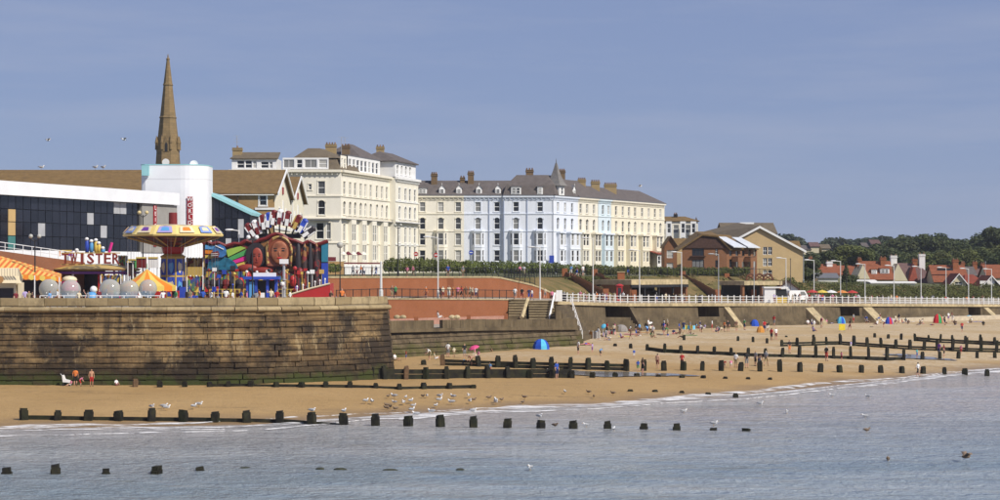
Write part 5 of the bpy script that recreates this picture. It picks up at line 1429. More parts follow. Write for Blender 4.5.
# brown brick flats
FY = 385
fl = empty('brick_flats', (*XY(705, FY).xy, 10.4), 'brown brick flats with dark timber gable and glazed white bays', 'flats')
x0, x1 = XY(682, FY).x, XY(727, FY).x; ze, zr = ZY(248, FY), ZY(233.5, FY)
DW = FRAMEDARK
facade(fl, (x0, FY), (1, 0), x1 - x0, 10, ze, BROWNBRICK, [(XY(698, FY).x - x0, ZY(y, FY), 2.3, 1.5, False, 'w') for y in (256, 267.5)] + [(XY(716.5, FY).x - x0, ZY(y, FY), .5, 1.4, False) for y in (256, 267.5)], FRAMEDARK, None, 'fl')
for y in (256, 267.5): MB(TIMBERDARK).obox((XY(690.5, FY).x, FY - .5, ZY(y + .7, FY)), (XY(705.5, FY).x - XY(690.5, FY).x, 0, 0), (0, .45, 0), (0, 0, .18)).build('balcony', fl)
xm = XY(707, FY).x
mb = MB(TIMBERDARK); mb.prism([(x0 - .3, FY - .25, ze), (x1 + .3, FY - .25, ze), (xm + 2.2, FY - .25, zr - .6), (xm - .8, FY - .25, zr - .3)], (0, .24, 0)); mb.build('timber_gable', fl)
slabs(fl, 'roof', BROWNTILE, [[(x0 - .8, FY - .6, ze - .3), (xm - 1, FY - .6, zr - .1), (xm - 1, FY + 12, zr + .6), (x0 - .8, FY + 12, ze - .3)], [(xm - 1, FY - .6, zr - .1), (xm + 2, FY - .6, zr - .4), (xm + 2, FY + 12, zr + .6), (xm - 1, FY + 12, zr + .6)], [(xm + 2, FY - .6, zr - .4), (x1 + .8, FY - .6, ze - .3), (x1 + 5.8, FY + 12, ze - .3), (xm + 2, FY + 12, zr + .6)]], .3)
fx, fy = Vector((x1, FY, 0)), Vector((XY(757, 400).x, 400, 0)); uu = (fy - fx).normalized(); nn = Vector((uu.y, -uu.x, 0)); LF = (fy - fx).length
facade(fl, fx, uu, LF, 10, ze, BROWNBRICK, [(s_, ZY(y, FY + 5), 1.5, 1.6, False, 'v') for s_ in (2.0, 5.5, 9.0, 12.5, 15.5) if s_ < LF - 1 for y in (256, 267.5)], FRAMEDARK, None, 'fl2')
for s_ in (3.8, 10.8):
    a = fx + uu * (s_ - 1.5) + nn * 1.4
    for y in (257.2, 268.8):
        MB(BROWNBRICK).obox(a + Vector((0, 0, ZY(y + 4.6, FY + 5))), uu * 3.0, -nn * 1.3, (0, 0, .9)).build('balcony', fl)
        MB(FRAMEDARK).obox(a + Vector((0, 0, ZY(y, FY + 5))) - nn * .1, uu * 3.0, -nn * 1.1, (0, 0, .12)).build('balcony_rail', fl)
GLZ = mat('white_glazing', (0.62, 0.65, 0.68), .35, .15, 1.0)
for s_ in (0.2, 8.2):
    a = fx + uu * s_ + Vector((0, 0, ze + .1)); mb = MB(GLZ); mb.prism([a + nn * 1.3, a + uu * 7 + nn * 1.3, a + uu * 6 - nn * 2.5 + Vector((0, 0, 2.0)), a + uu * 1 - nn * 2.5 + Vector((0, 0, 2.0))], (0, 0, .15)); mb.build('glazed_roof', fl)
slabs(fl, 'roof', BROWNTILE, [[fx + nn * .4 + Vector((0, 0, ze)), fy + nn * .4 + Vector((0, 0, ze)), fy - nn * 6 + Vector((0, 0, zr)), fx - nn * 6 + Vector((0, 0, zr))]], .25)
# tan brick block with one big asymmetric gable
GY = 405
tg = empty('gabled_block', (*XY(770, GY).xy, 9.5), 'tall tan brick block with one wide asymmetric gable and white windows', 'building')
gl, gr_, ga = XY(736, GY), XY(803, GY), XY(759.5, GY); yl, yr_, ya = ZY(239, GY), ZY(250.5, GY), ZY(226.5, GY)
wz = [(XY(767.5, GY).x - gl.x, ZY(y, GY), 1.05, h, False, 'mv') for y, h in ((254.8, 1.6), (266, 1.6), (276, 1.2))]
wz = [(c + d_, z, .85, h, f, b) for c, z, w, h, f, b in wz for d_ in (-.5, .5)]
g79, z46 = XY(789, GY), ZY(245.8, GY)
facade(tg, gl, (1, 0), g79.x - gl.x, 8, z46, TANBRICK, wz, WHITE, None, 'tg')
MB(TANBRICK).face([(gl.x, GY, z46), (g79.x, GY, z46), (g79.x, GY, ya + (yr_ - ya) * (g79.x - ga.x) / (gr_.x - ga.x)), (ga.x, GY, ya), (gl.x, GY, yl)]).face([(g79.x, GY, 8), (gr_.x, GY, 8), (gr_.x, GY, yr_), (g79.x, GY, ya + (yr_ - ya) * (g79.x - ga.x) / (gr_.x - ga.x))]).build('gable_wall', tg)
MB(TANBRICK).face([(gr_.x, GY, 8), (gr_.x, GY + 18, 8), (gr_.x, GY + 18, yr_), (gr_.x, GY, yr_)]).build('side_wall', tg)
slabs(tg, 'roof', SLATE2, [[(gl.x, GY - .4, yl + .1), (ga.x, GY - .4, ya + .1), (ga.x - 2, GY + 20, ya + 1.2), (gl.x - 8, GY + 20, yl + 1)], [(ga.x, GY - .4, ya + .1), (gr_.x + .6, GY - .4, yr_ - .1), (gr_.x + .6, GY + 18, yr_ - .1), (ga.x - 2, GY + 20, ya + 1.2)]], .3)
mb = MB(WHITE)
for p, q in (((gl.x, yl), (ga.x, ya)), ((gr_.x + .6, yr_ - .15), (ga.x, ya))): mb.prism([(p[0], GY - .42, p[1] - .35), (q[0], GY - .42, q[1] - .35), (q[0], GY - .42, q[1] + .12), (p[0], GY - .42, p[1] + .12)], (0, -.12, 0))
mb.build('bargeboard', tg)
BACKY = 432
bb = gabled('grey_roofed_block', 'grey roofed block with rooftop plant behind the tan gable', 724, 776, BACKY, 14, 233, 222, 9, mat('grey_render', (.20, .20, .21), .85, .1), SLATE2, half=0, cat='building')
MB(WHITE).obox(P(740, 224, BACKY - .5), (P(754, 224, BACKY).x - P(740, 224, BACKY).x, 0, 0), (0, 3, 0), (0, 0, .35)).build('roof_light', bb)
MB(ROOFEDGE).obox(P(736, 232, BACKY - 1), (2.0, 0, 0), (0, 3, 0), (0, 0, 1.7)).build('plant_box', bb)
gabled('brown_roofed_house', 'brown roofed house half hidden behind the tan gable', 785, 801, 440, 10, 252, 240.5, 9, TANBRICK, BROWNTILE)
gabled('pavilion', 'small white gabled pavilion with brown roof below the tan block', 777, 798, 357, 5, 288, 281, 6.0, WHITE, BROWNTILE, 'gable', trim=TIMBERDARK, cat='pavilion')
# red-roofed houses behind the eastern bank
RG = 'red roofed houses behind the bank'
WALLC = stucco('pale_house_render', (0.60, 0.54, 0.38)); WALLW = stucco('white_house_render', (.78, .77, .74))
gabled('house', 'orange roofed house nearest the tan block', 804, 822, 455, 9, 276, 263, 8, WALLC, REDTILE, 'gable', group=RG, chim=((813, 258, .8, REDBRICK),))
gabled('house', 'orange roofed house with tall white chimney', 818, 838, 462, 9, 273, 264, 8, WALLC, REDTILE, group=RG, chim=((832, 262, 1.3, WHITE),))
gabled('house', 'low grey roofed bungalow in front of the orange roofs', 818, 838, 442, 7, 277.5, 273, 8, WALLW, ROOFEDGE, group=RG)
gabled('house', 'orange roofed house partly behind the dark conifer', 836, 858, 466, 9, 274, 265.5, 8, WALLC, REDTILE, group=RG, chim=((862, 259, .8, REDBRICK),))
hA = gabled('house', 'large red roofed house with two white dormers and cream gable', 862, 893, 446, 10, 278.5, 261, 8, WALLC, REDTILE, group=RG, chim=((886.5, 258, 1.2, REDBRICK), (863, 259, .7, REDBRICK)), dorm=((875.5, 274, 1.2, 1.0), (886, 273.5, 2.0, 1.1)))
mb = MB(WALLC); p = [P(856.5, 279, 445.5), P(870, 279, 445.5), P(863, 264.5, 445.5)]; mb.prism(p, (0, 9, 0)); mb.build('cream_gable', hA)
hB = gabled('house', 'hipped purple brown roofed house with white chimneys and cream gable', 899, 938, 448, 11, 281.5, 263, 8, WALLC, PURPLETILE, group=RG, half=(0, 4), chim=((897.5, 256, 1.4, WALLW), (926, 254.5, 1.3, WALLW), (919, 259.5, 1.0, REDBRICK)))
mb = MB(WALLC); p = [P(890.5, 281, 447.5), P(908, 281, 447.5), P(898, 263.5, 447.5)]; mb.prism(p, (0, 9, 0)); mb.build('cream_gable', hB)
mb = MB(REDTILE2); p = [P(909, 281, 447.0), P(918, 281, 447.0), P(914.5, 264, 449)]; mb.prism(p, (0, 3, 0)); mb.build('roof_valley', hB)
hC = gabled('house', 'red roofed house with white trimmed front gable', 935, 968, 440, 10, 281, 265, 8, WALLC, REDTILE, group=RG, chim=((959.5, 260, 1.2, REDBRICK),))
gabled('porch_gable', 'small cream gable with wide white bargeboards before the red roofed house', 951.5, 966, 430, 8, 282, 273.5, 8, WALLC, REDTILE2, 'gable', wins=((958.5, 287, 1.6, 1.2),), cat='house', over=.6)
MB(GLASS).obox(P(937, 270.5, 441.0), (P(953, 268, 441).x - P(937, 268, 441).x, 0, 0), (0, .12, 0), (0, 0, .5)).build('roof_light', hC)
gabled('house', 'grey slate roofed house between the red roofs', 962, 976, 468, 8, 275, 266.5, 8, WALLC, SLATE, group=RG, chim=((966, 263, .8, REDBRICK),))
gabled('house', 'slate roofed house with brick chimneys near the frame edge', 975, 992, 470, 8, 276, 267, 8, WALLC, PURPLETILE, group=RG, chim=((978, 262.5, 1.0, REDBRICK), (986, 264, .9, REDBRICK)))
gabled('house', 'dark red hipped bungalow beside the white house', 966, 985, 436, 8, 283, 274.5, 8, WALLW, REDTILE2, group=RG, half=(1, 2))
gabled('house', 'white gabled house at the end of the row', 980, 1003, 425, 9, 288, 275.5, 7.5, WALLW, REDTILE, 'gable', group=RG, wins=((991, 286.5, 1.6, 1.2),), over=.2)
gabled('house', 'orange roofed house cut by the frame edge', 988, 1022, 452, 9, 277, 264.5, 8, WALLC, REDTILE, group=RG)
gabled('garage_block', 'long low white flat fronted building behind the bank', 872, 915, 428, 5, 282.5, 281.5, 8, WALLW, WALLW, cat='building')
gabled('garage_block', 'white sided low building between bank and first red roofs', 850, 875, 432, 5, 280.5, 279.8, 8, WALLW, WALLW, cat='building')
# hill houses
for i, (px, y, w) in enumerate(((806, 249, 9), (815, 246, 8), (826, 248, 8), (868, 246.5, 9), (876, 243.5, 8))):
    gabled('hill_house', ('far hill house with grey roof above the tan block', 'far hill house second along the ridge', 'far hill house beside the distant trees', 'far pale house low among the hill trees', 'far pale house highest among the hill trees')[i], px - w / 2, px + w / 2, 640, 8, y, y - 4, ZY(y + 7, 640), WALLC, (SLATE, PURPLETILE, SLATE2)[i % 3], group='houses on the hill')
# ================================================================== vegetation
def leaf_cloud(lobes, n, size, seed, flat=0.5):
    """leaf-sized quads scattered through the shells of several lobes; returns verts, quads"""
    r = np.random.default_rng(seed); L = np.array(lobes, float)
    w = (L[:, 3] * L[:, 4] * L[:, 5]) ** 0.67; w /= w.sum()
    k = r.choice(len(L), n, p=w)
    d = r.normal(size=(n, 3)); d /= np.linalg.norm(d, axis=1)[:, None]
    rad = 1 - np.abs(r.normal(0, 0.16, n)); rad = rad * (1 + 0.10 * np.sin(d[:, 0] * 7 + k) * np.sin(d[:, 2] * 6 + k * 2))
    c = L[k, :3] + d * L[k, 3:6] * rad[:, None]
    nrm = d * 0.8 + r.normal(0, 0.55, (n, 3)); nrm[:, 2] += 0.6; nrm /= np.linalg.norm(nrm, axis=1)[:, None]
    a = np.cross(nrm, r.normal(size=(n, 3))); a /= np.linalg.norm(a, axis=1)[:, None]; b = np.cross(nrm, a)
    s = size * r.uniform(0.6, 1.4, n)[:, None]
    V = np.stack([c - a * s, c - b * s * .6, c + a * s, c + b * s * .6], 1).reshape(-1, 3)
    return V, np.arange(4 * n).reshape(n, 4)
def tree_meshes(seed, m, n=2600, size=0.34, h=9.0, conifer=False):
    r = random.Random(seed); lob = []
    if conifer:
        for i in range(9): t = i / 8; rr = (1 - t) * h * .22 + .25; lob.append((r.uniform(-.2, .2), r.uniform(-.2, .2), h * (.15 + .8 * t), rr, rr, h * .1))
    else:
        for i in range(15):
            a = r.uniform(0, 6.28); q = r.uniform(0, .36) * h; z = h * r.uniform(.32, .86) ; rr = h * r.uniform(.12, .22)
            q *= 1.1 - .75 * max(0, (z / h - .5) * 2) ** 1.5
            lob.append((q * math.cos(a), q * math.sin(a), z, rr * 1.15, rr * 1.15, rr * .85))
    V, Q = leaf_cloud(lob, n, size, seed)
    cr = np_mesh('crown', V, Q, m)
    mb = MB(BARK); mb.bar((0, 0, -.5), (0, 0, h * .5), h * .035, 7, h * .02)
    for i in range(5): l = lob[i * len(lob) // 5]; mb.bar((0, 0, h * r.uniform(.25, .42)), (l[0] * .8, l[1] * .8, l[2]), h * .015, 5, h * .006)
    return cr, mb.mesh('trunk')
TREES = [tree_meshes(40 + i, LEAFDARK) for i in range(5)]
TREESM = [tree_meshes(60 + i, LEAFMID, 2200) for i in range(3)]
TREESB = [tree_meshes(70 + i, LEAFHAZE, 900, .6) for i in range(3)]
CONIF = tree_meshes(90, LEAFDARK, 1800, .3, 9, True)
def tree(v, loc, sc, label, group=None, rz=None, name='tree', wide=1.0):
    r = empty(name, loc, label, 'tree', group); rz = random.uniform(0, 6.28) if rz is None else rz
    for nm, me in zip(('crown', 'trunk'), v):
        o = bpy.data.objects.new(nm, me); COL.objects.link(o); o.parent = r; o.scale = (sc * wide, sc * wide, sc); o.rotation_euler = (0, 0, rz)
    return r
# the wood on the rise behind the red roofs: (photo column, row of the top, distance, height)
WOOD = 'trees of the dark wood behind the red roofs'
wl_ = 'dark broadleaf tree in the wood behind the red roofed houses'
xs_ = np.arange(856, 1110, 7.5)
for i, x in enumerate(xs_):
    yt = interp(x, [850, 880, 905, 940, 965, 985, 1000, 1040], [250, 243, 237, 234.5, 241, 231, 225, 224]) + random.uniform(-2, 2.2)
    Y = 640 + random.uniform(-25, 25); zt = ZY(yt, Y); H = random.uniform(11, 14)
    tree(random.choice(TREES), (XY(x + random.uniform(-2, 2), Y).x, Y, zt - H), H / 8.8, wl_, WOOD, wide=1.15)
for i, x in enumerate(np.arange(862, 1110, 8.5)):
    yt = interp(x, [850, 900, 960, 1040], [256, 250, 249, 242]) + random.uniform(-2.5, 2.5)
    Y = 575 + random.uniform(-20, 20); zt = ZY(yt, Y); H = random.uniform(9, 11)
    tree(random.choice(TREES if random.random() < .6 else TREESM), (XY(x + random.uniform(-2, 2), Y).x, Y, zt - H), H / 8.8, 'tree at the front edge of the wood above the red roofs', 'front trees of the wood', wide=1.2)
for x, yt, w in ((917, 253.5, 1.5), (940, 252.5, 1.25), (966, 250, 1.3), (880, 256, 1.2), (846, 251, 1.3), (834, 255, 1.3), (823, 252, 1.2), (858, 254, 1.2), (808, 257, 1.2), (812, 252, 1.1), (905, 255, 1.1), (952, 255, 1.1), (985, 251, 1.2), (997, 249, 1.2), (870, 252, 1.2), (840, 246, 1.4), (853, 245, 1.3), (862, 243, 1.3), (828, 249, 1.2)):
    Y = 520 + random.uniform(-12, 12); zt = ZY(yt, Y); H = 7.0
    tree(random.choice(TREESM if w > 1.22 else TREES), (XY(x, Y).x, Y, zt - H), H / 8.8, 'rounded garden tree close behind the red roofs', 'garden trees behind the roofs', wide=w)
for i, x in enumerate((778, 786, 793, 797, 802, 828, 834, 841, 848, 856, 864, 872, 878, 884, 890)):
    yt = (235, 233.5, 235, 238, 241, 238.5, 237, 237, 238, 238, 236.5, 236, 238, 234.5, 239)[i]
    Y = 900 + random.uniform(-20, 20); H = 10; zt = ZY(yt, Y)
    tree(random.choice(TREESB), (XY(x, Y).x, Y, zt - H), H / 8.8, 'distant haze-tinted tree on the skyline', 'distant skyline trees', wide=1.25)
tree(CONIF, (*XY(846, 418).xy, 7.6), .62, 'dark conifer standing before the orange roofs', None, 0)
tree(TREES[1], (*XY(851, 425).xy, 7.2), .42, 'dark rounded tree beside the conifer', None, 1, wide=1.3)
tree(TREES[2], (*XY(808, 420).xy, 7.5), .78, 'dark tree between the tan block and the orange roofs', None, 1)
# clipped hedge and rough shrubs
def hedge(name, px0, px1, Y0, Y1, y_top, y_bot, label, m, n, depth=2.2, size=.16, seed=5):
    r = random.Random(seed); lob = []; k = int((px1 - px0) / 2.6)
    for i in range(k):
        t = (i + .5) / k; px = px0 + (px1 - px0) * t; Y = Y0 + (Y1 - Y0) * t
        yt = y_top(px) + r.uniform(-1.0, 1.0); zt, zb = ZY(yt, Y), ZY(y_bot(px), Y); q = XY(px, Y)
        lob.append((q.x, q.y + r.uniform(-.5, .5), (zt + zb) / 2, (px1 - px0) / k * Y / FPX * .85, depth * .6, (zt - zb) / 2))
    V, Q = leaf_cloud(lob, n, size, seed); o = bpy.data.objects.new(name, np_mesh(name, V, Q, m)); COL.objects.link(o); return tag(o, label, 'hedge')
hedge('hedge', 384, 470, 330, 345, lambda x: interp(x, [384, 390, 420, 470], [260, 257.5, 258, 261]), lambda x: 272, 'dark clipped hedge in front of hotel and cream house', LEAFHEDGE, 9000)
hedge('hedge', 462, 590, 345, 360, lambda x: interp(x, [462, 500, 560, 590], [260.5, 260.5, 263, 265]), lambda x: 274, 'long hedge below the pale blue corner house', LEAFHEDGE, 12000, seed=6)
hedge('hedge', 586, 672, 350, 378, lambda x: interp(x, [586, 630, 672], [265, 266, 268]), lambda x: 275, 'low ragged hedge below the yellow cream house', LEAFMID, 8000, seed=7)
hedge('hedge', 662, 749, 372, 380, lambda x: 267.5, lambda x: 277, 'straight green hedge in front of the brown flats', LEAFHEDGE, 9000, seed=8)
hedge('hedge', 326, 340, 300, 310, lambda x: 264, lambda x: 272, 'short hedge beside the maroon hotel sign', LEAFHEDGE, 1800, seed=9)
# shrub mass on the eastern bank
lob = []
r_ = random.Random(3)
for i in range(330):
    px = r_.uniform(796, 1030); t = r_.random()
    Yb = interp(px, [800, 1000, 1040], [364, 410, 418]); Yu = interp(px, [800, 1000, 1040], [385, 427, 435])
    Y = Yb + (Yu - Yb) * t; q = XY(px, Y); z = interp(px, [800, 1000], [6.2, 5.3]) * (1 - t) + interp(px, [740, 800, 870, 1000], [10.2, 9.2, 8.3, 8.0]) * t
    s_ = r_.uniform(.45, 1.25) * (1.15 - .5 * t); lob.append((q.x, q.y, z + s_ * .3, s_ * 1.6, s_ * 1.1, s_))
V, Q = leaf_cloud(lob, 42000, .17, 4)
o = bpy.data.objects.new('shrubbery', np_mesh('shrubbery', V, Q, LEAFMID)); COL.objects.link(o)
tag(o, 'rough green shrubs covering the bank below the red roofed houses', 'shrubs', kind='stuff')
lob = []
for i in range(60):
    px = r_.uniform(742, 800); t = r_.random() ; Y = interp(px, [740, 800], [352, 364]) + 18 * t; q = XY(px, Y)
    lob.append((q.x, q.y, 6.3 + 3.4 * t, r_.uniform(.8, 1.6), .9, r_.uniform(.4, .9)))
for i in range(26):
    px = r_.uniform(566, 640); Y = interp(px, [560, 700], [322, 355]); q = XY(px, Y); lob.append((q.x, q.y, 10.2, 1.0, .8, .5))
V, Q = leaf_cloud(lob, 7000, .17, 14)
o = bpy.data.objects.new('shrubbery', np_mesh('shrubbery', V, Q, LEAFMID)); COL.objects.link(o)
tag(o, 'patchy shrubs on the bank by the shelter and the kiosk', 'shrubs', kind='stuff')

DRYGRASS = leafmat('dry_grass_tufts', (.17, .135, .06))
for nm_, m_, cnt, sz, sd, lb_ in (('grass_tufts', DRYGRASS, 150, .13, 31, 'dry grass tufts on the bank behind the promenade'), ('shrubbery', LEAFMID, 55, .16, 32, 'small green bushes dotted over the dry grass bank')):
    r_ = random.Random(sd); lob = []
    for i in range(cnt):
        px = r_.uniform(566, 748); t = r_.random(); Y0_ = interp(px, [560, 590, 640, 800], [303, 314, 328, 362]); Y1_ = interp(px, [530, 560, 700, 745], [305, 326, 360, 372])
        Y = Y0_ + (Y1_ - Y0_) * t; q = XY(px, Y); z = interp(px, [560, 640, 800], [7.4, 6.6, 6.0]) * (1 - t) + 10.5 * t; s_ = r_.uniform(.25, .7)
        lob.append((q.x, q.y, z + s_ * .1, s_ * 1.5, s_ * 1.2, s_ * .75))
    V, Q = leaf_cloud(lob, cnt * 65, sz, sd); o = bpy.data.objects.new(nm_, np_mesh(nm_, V, Q, m_)); COL.objects.link(o); tag(o, lb_, kind='stuff')
# ================================================================== promenade furniture
def brick_stair(px0, y0, px1, y1, Y0, Y1, label):
    a, b = P(px0, y0, Y0), P(px1, y1, Y1)
    r = empty('brick_stairs', b, label, 'stairs'); n = 12; d = (b - a) / n; side = Vector((0.5, -1.2, 0)).normalized()
    for i in range(n):
        p = a + d * i; MB(CONCRETE).obox(p - Vector((0, 0, 1.2)), Vector((d.x, d.y, 0)) * .99, (.6, 2.4, 0), (0, 0, 1.2 + .12)).build('step', r)
    for off in (Vector((0, -.35, 0)), Vector((.6, 2.4, 0))):
        p, q = a + off, b + off; MB(BROWNBRICK).prism([p - Vector((0, 0, 1.2)), q - Vector((0, 0, 1.2)), q + Vector((0, 0, .85)), p + Vector((0, 0, .85))], (.05, .35, 0)).build('side_wall', r)
    MB(REDBRICK).box(b + Vector((.3, .2, .2)), (.9, .9, 2.2)).build('pier', r); MB(REDBRICK).box(a + Vector((-.2, .2, .4)), (.9, .9, 2.0)).build('pier', r)
brick_stair(566, 277, 604, 297, 326, 313, 'brick walled stairs on the grass bank nearest the red ramp')
brick_stair(596, 277.5, 632, 298, 333, 322, 'brick walled stairs beside the tall red brick pier')
brick_stair(684, 279, 716, 297, 356, 343, 'brick walled stairs between shelter and flats')
brick_stair(728, 281, 752, 297, 366, 352, 'brick walled stairs below the hedge of the flats')
sh = empty('promenade_shelter', (*XY(652, 335).xy, 6.5), 'dark open promenade shelter with flat sandy roof', 'shelter')
a, b = XY(624, 322.5), XY(681, 334); d_ = (b - a).normalized(); n_ = Vector((d_.y, -d_.x, 0)); W_ = (b - a).length
zt, zs = ZY(279.5, 328), ZY(284.5, 328)
MB(COPING).obox(a + n_ * 1.5 + Vector((0, 0, zs)), d_ * W_, -n_ * 8, (0, 0, zt - zs)).build('roof', sh)
MB(BLACK).obox(a + n_ * 1.55 + Vector((0, 0, zs - .45)), d_ * W_, -n_ * .2, (0, 0, .42)).build('fascia', sh)
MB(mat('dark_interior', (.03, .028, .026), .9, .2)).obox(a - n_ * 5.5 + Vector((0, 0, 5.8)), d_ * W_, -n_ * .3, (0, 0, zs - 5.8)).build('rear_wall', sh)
for s_ in (0, W_ * .25, W_ * .5, W_ * .75, W_ - .3): MB(BROWNBRICK if s_ in (0, W_ - .3) else BLACK).obox(a + d_ * s_ + n_ * 1.2 + Vector((0, 0, 5.8)), d_ * (.3 if 0 < s_ < W_ - 1 else .5), -n_ * (.3 if 0 < s_ < W_ - 1 else 6), (0, 0, zs - 5.8)).build('post', sh)
bp = empty('brick_pier', (*XY(621, 329).xy, 6.6), 'tall red brick pier at the end of the shelter', 'pier')
MB(REDBRICK).box((XY(621, 329).x, 329, 8.9), (1.15, 1.15, 4.8)).build('shaft', bp); MB(COPING).box((XY(621, 329).x, 329, 11.35), (1.35, 1.35, .16)).build('cap', bp)
sh2 = empty('promenade_shelter', (*XY(766, 358).xy, 6.2), 'second shelter with rusty lattice trusses and brick piers behind the kiosk', 'shelter')
a, b = XY(740, 346), XY(778, 353); d_ = (b - a).normalized(); n_ = Vector((d_.y, -d_.x, 0)); W_ = (b - a).length
zt, zs = ZY(281, 350), ZY(285, 350)
MB(COPING).obox(a + n_ + Vector((0, 0, zs)), d_ * W_, -n_ * 6, (0, 0, zt - zs)).build('roof', sh2)
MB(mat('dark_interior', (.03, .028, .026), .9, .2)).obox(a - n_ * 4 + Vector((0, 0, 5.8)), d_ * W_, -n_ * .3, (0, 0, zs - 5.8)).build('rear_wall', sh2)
for s_ in (0, W_ * .5, W_ - .4): MB(BROWNBRICK).obox(a + d_ * s_ + n_ * .6 + Vector((0, 0, 5.8)), d_ * .5, -n_ * .5, (0, 0, zs - 5.8)).build('post', sh2)
mb = MB(mat('rust_timber', (.14, .06, .035), .9, .3, 2)); 
for i in range(3):
    c = P(751 + i * 8.5, 280.5, 351); pr_ = None
    for j in range(9):
        t_ = math.pi * j / 8; q = c + Vector((math.cos(t_) * .85, 0, math.sin(t_) * 1.15))
        if pr_: mb.bar(pr_, q, .16, 5)
        pr_ = q
    mb.bar(c + Vector((-.85, 0, 0)), c + Vector((.7, 0, 1.0)), .1, 4); mb.bar(c + Vector((.85, 0, 0)), c + Vector((-.7, 0, 1.0)), .1, 4)
mb.build('truss', sh2)
# kiosk, van, dark dome
kq = XY(775, 344.5)
kk = empty('white_kiosk', (*kq.xy, 6.1), 'white flat roofed kiosk with dark hatch on the promenade', 'kiosk')
MB(WHITE).box((kq.x - 1.0, kq.y, 7.3), (1.9, 2.4, 2.5)).build('cabin', kk); MB(BLACK).box((kq.x + .9, kq.y, 7.6), (1.9, 2.2, 1.5)).build('hatch', kk)
MB(paint('kiosk_yellow', (.62, .42, .04))).box((kq.x + .9, kq.y - .2, 6.5), (1.9, 2.4, .9)).build('counter', kk); MB(WHITE).box((kq.x, kq.y, 8.65), (4.2, 2.9, .2)).build('roof', kk)
TYRE = mat('tyre', (.02, .02, .02), .9, .1); 
def vehicle(name, loc, rz, body, label, cat, L=4.6, H=2.0, van=True):
    r = empty(name, loc, label, cat); r.rotation_euler = (0, 0, rz)
    def ch(mb, nm): o = bpy.data.objects.new(nm, mb.mesh(nm)); COL.objects.link(o); o.parent = r; return o
    pr = [(-L / 2, .35), (L / 2, .35), (L / 2, .95), (L / 2 - .5, 1.05), (L / 2 - 1.2, H), (-L / 2 + (.1 if van else .9), H), (-L / 2, H - .3 if van else 1.0)]
    ch(MB(body).prism([(x, -.85, z) for x, z in pr], (0, 1.7, 0)), 'body')
    mb = MB(GLASS); 
    for s_ in (-.86, .86): mb.prism([(L / 2 - 2.2, s_ - .005, 1.15), (L / 2 - .85, s_ - .005, 1.15), (L / 2 - 1.35, s_ - .005, H - .2), (L / 2 - 2.2, s_ - .005, H - .2)], (0, .01, 0))
    ch(mb, 'side_window')
    ch(MB(GLASS).prism([(L / 2 - .52, -.7, 1.12), (L / 2 - 1.13, -.7, H - .12), (L / 2 - 1.13, .7, H - .12), (L / 2 - .52, .7, 1.12)], (.02, 0, .02)), 'windscreen')
    for x in (-L / 2 + .85, L / 2 - .85):
        for y in (-.78, .78): w = ch(MB(TYRE).bar((x, y - .1, .33), (x, y + .1, .33), .33, 12), 'wheel'); g_ = MB(GREYMETAL).bar((x, y - .115, .33), (x, y + .115, .33), .18, 8); oo = bpy.data.objects.new('hub', g_.mesh('hub')); COL.objects.link(oo); oo.parent = w
    return r
vehicle('van', (*XY(797, 352).xy, 6.05), .5, WHITE, 'white van parked on the promenade beside the kiosk', 'van')
for i, (px, m_) in enumerate(((812, 'red'), (822, 'yellow'), (831, 'white'), (842, 'orange'), (852, 'red'))):
    Y_ = 356 + i * 2; q = XY(px, Y_); z_ = interp(px, [800, 1000], [6.0, 5.1]); cm = paint('stall_' + m_, dict(red=(.42, .04, .03), yellow=(.66, .5, .08), white=(.7, .7, .68), orange=(.6, .22, .05))[m_])
    s_ = empty('market_parasol', (q.x, q.y, z_), m_ + ' market parasol on the promenade, ' + ('first', 'second', 'third', 'fourth', 'last')[i] + ' beyond the van', 'parasol', 'market parasols on the promenade')
    MB(WHITE).bar((q.x, q.y, z_), (q.x, q.y, z_ + 2.1), .04, 6).build('pole', s_); MB(cm).lathe((q.x, q.y, z_ + 1.7), [(1.2, 0), (.7, .28), (.03, .5)], 8).build('canopy', s_); MB(TIMBERDARK).box((q.x, q.y, z_ + .5), (1.6, .8, .9)).build('counter', s_)
# lamps
LAMPW = paint('lamp_post_white', (.66, .67, .66)); LAMPG = paint('lamp_post_grey', (.34, .36, .37))
def street_lamp(px, ytop, Y, zb, label, m=LAMPW, thick=.085, arm=1.3, group='tall promenade lamp posts'):
    b = XY(px, Y); b.z = zb; zt = ZY(ytop, Y); r = empty('street_lamp', b, label, 'lamp post', group)
    MB(m).lathe(b, [(thick * 1.7, 0), (thick * 1.7, 1.1), (thick * 1.05, 1.2), (thick * .75, zt - zb)], 8).build('pole', r)
    if arm:
        a = b.copy(); a.z = zt - .1; MB(m).bar(a, a + Vector((-arm, -.2, .15)), .055, 6).build('arm', r)
        h = a + Vector((-arm, -.2, .12)); mb = MB(m); mb.ball(h + Vector((-.1, 0, 0)), (.55, .2, .13), 10, 5); mb.build('lamp_head', r)
    else:
        MB(m).ball(Vector((b.x, b.y, zt)), (.1, .1, .14), 8, 5).build('cap', r)
    return r
ordw = ['first', 'second', 'third', 'fourth', 'fifth', 'sixth', 'seventh', 'eighth', 'ninth', 'tenth', 'eleventh', 'twelfth']
street_lamp(381, 262, 250, 8.1, 'thick white pole without lamp on the walkway above the red wall', thick=.16, arm=0)
street_lamp(438, 237, 256, 8.0, 'white lamp post on the walkway in front of the cream house')
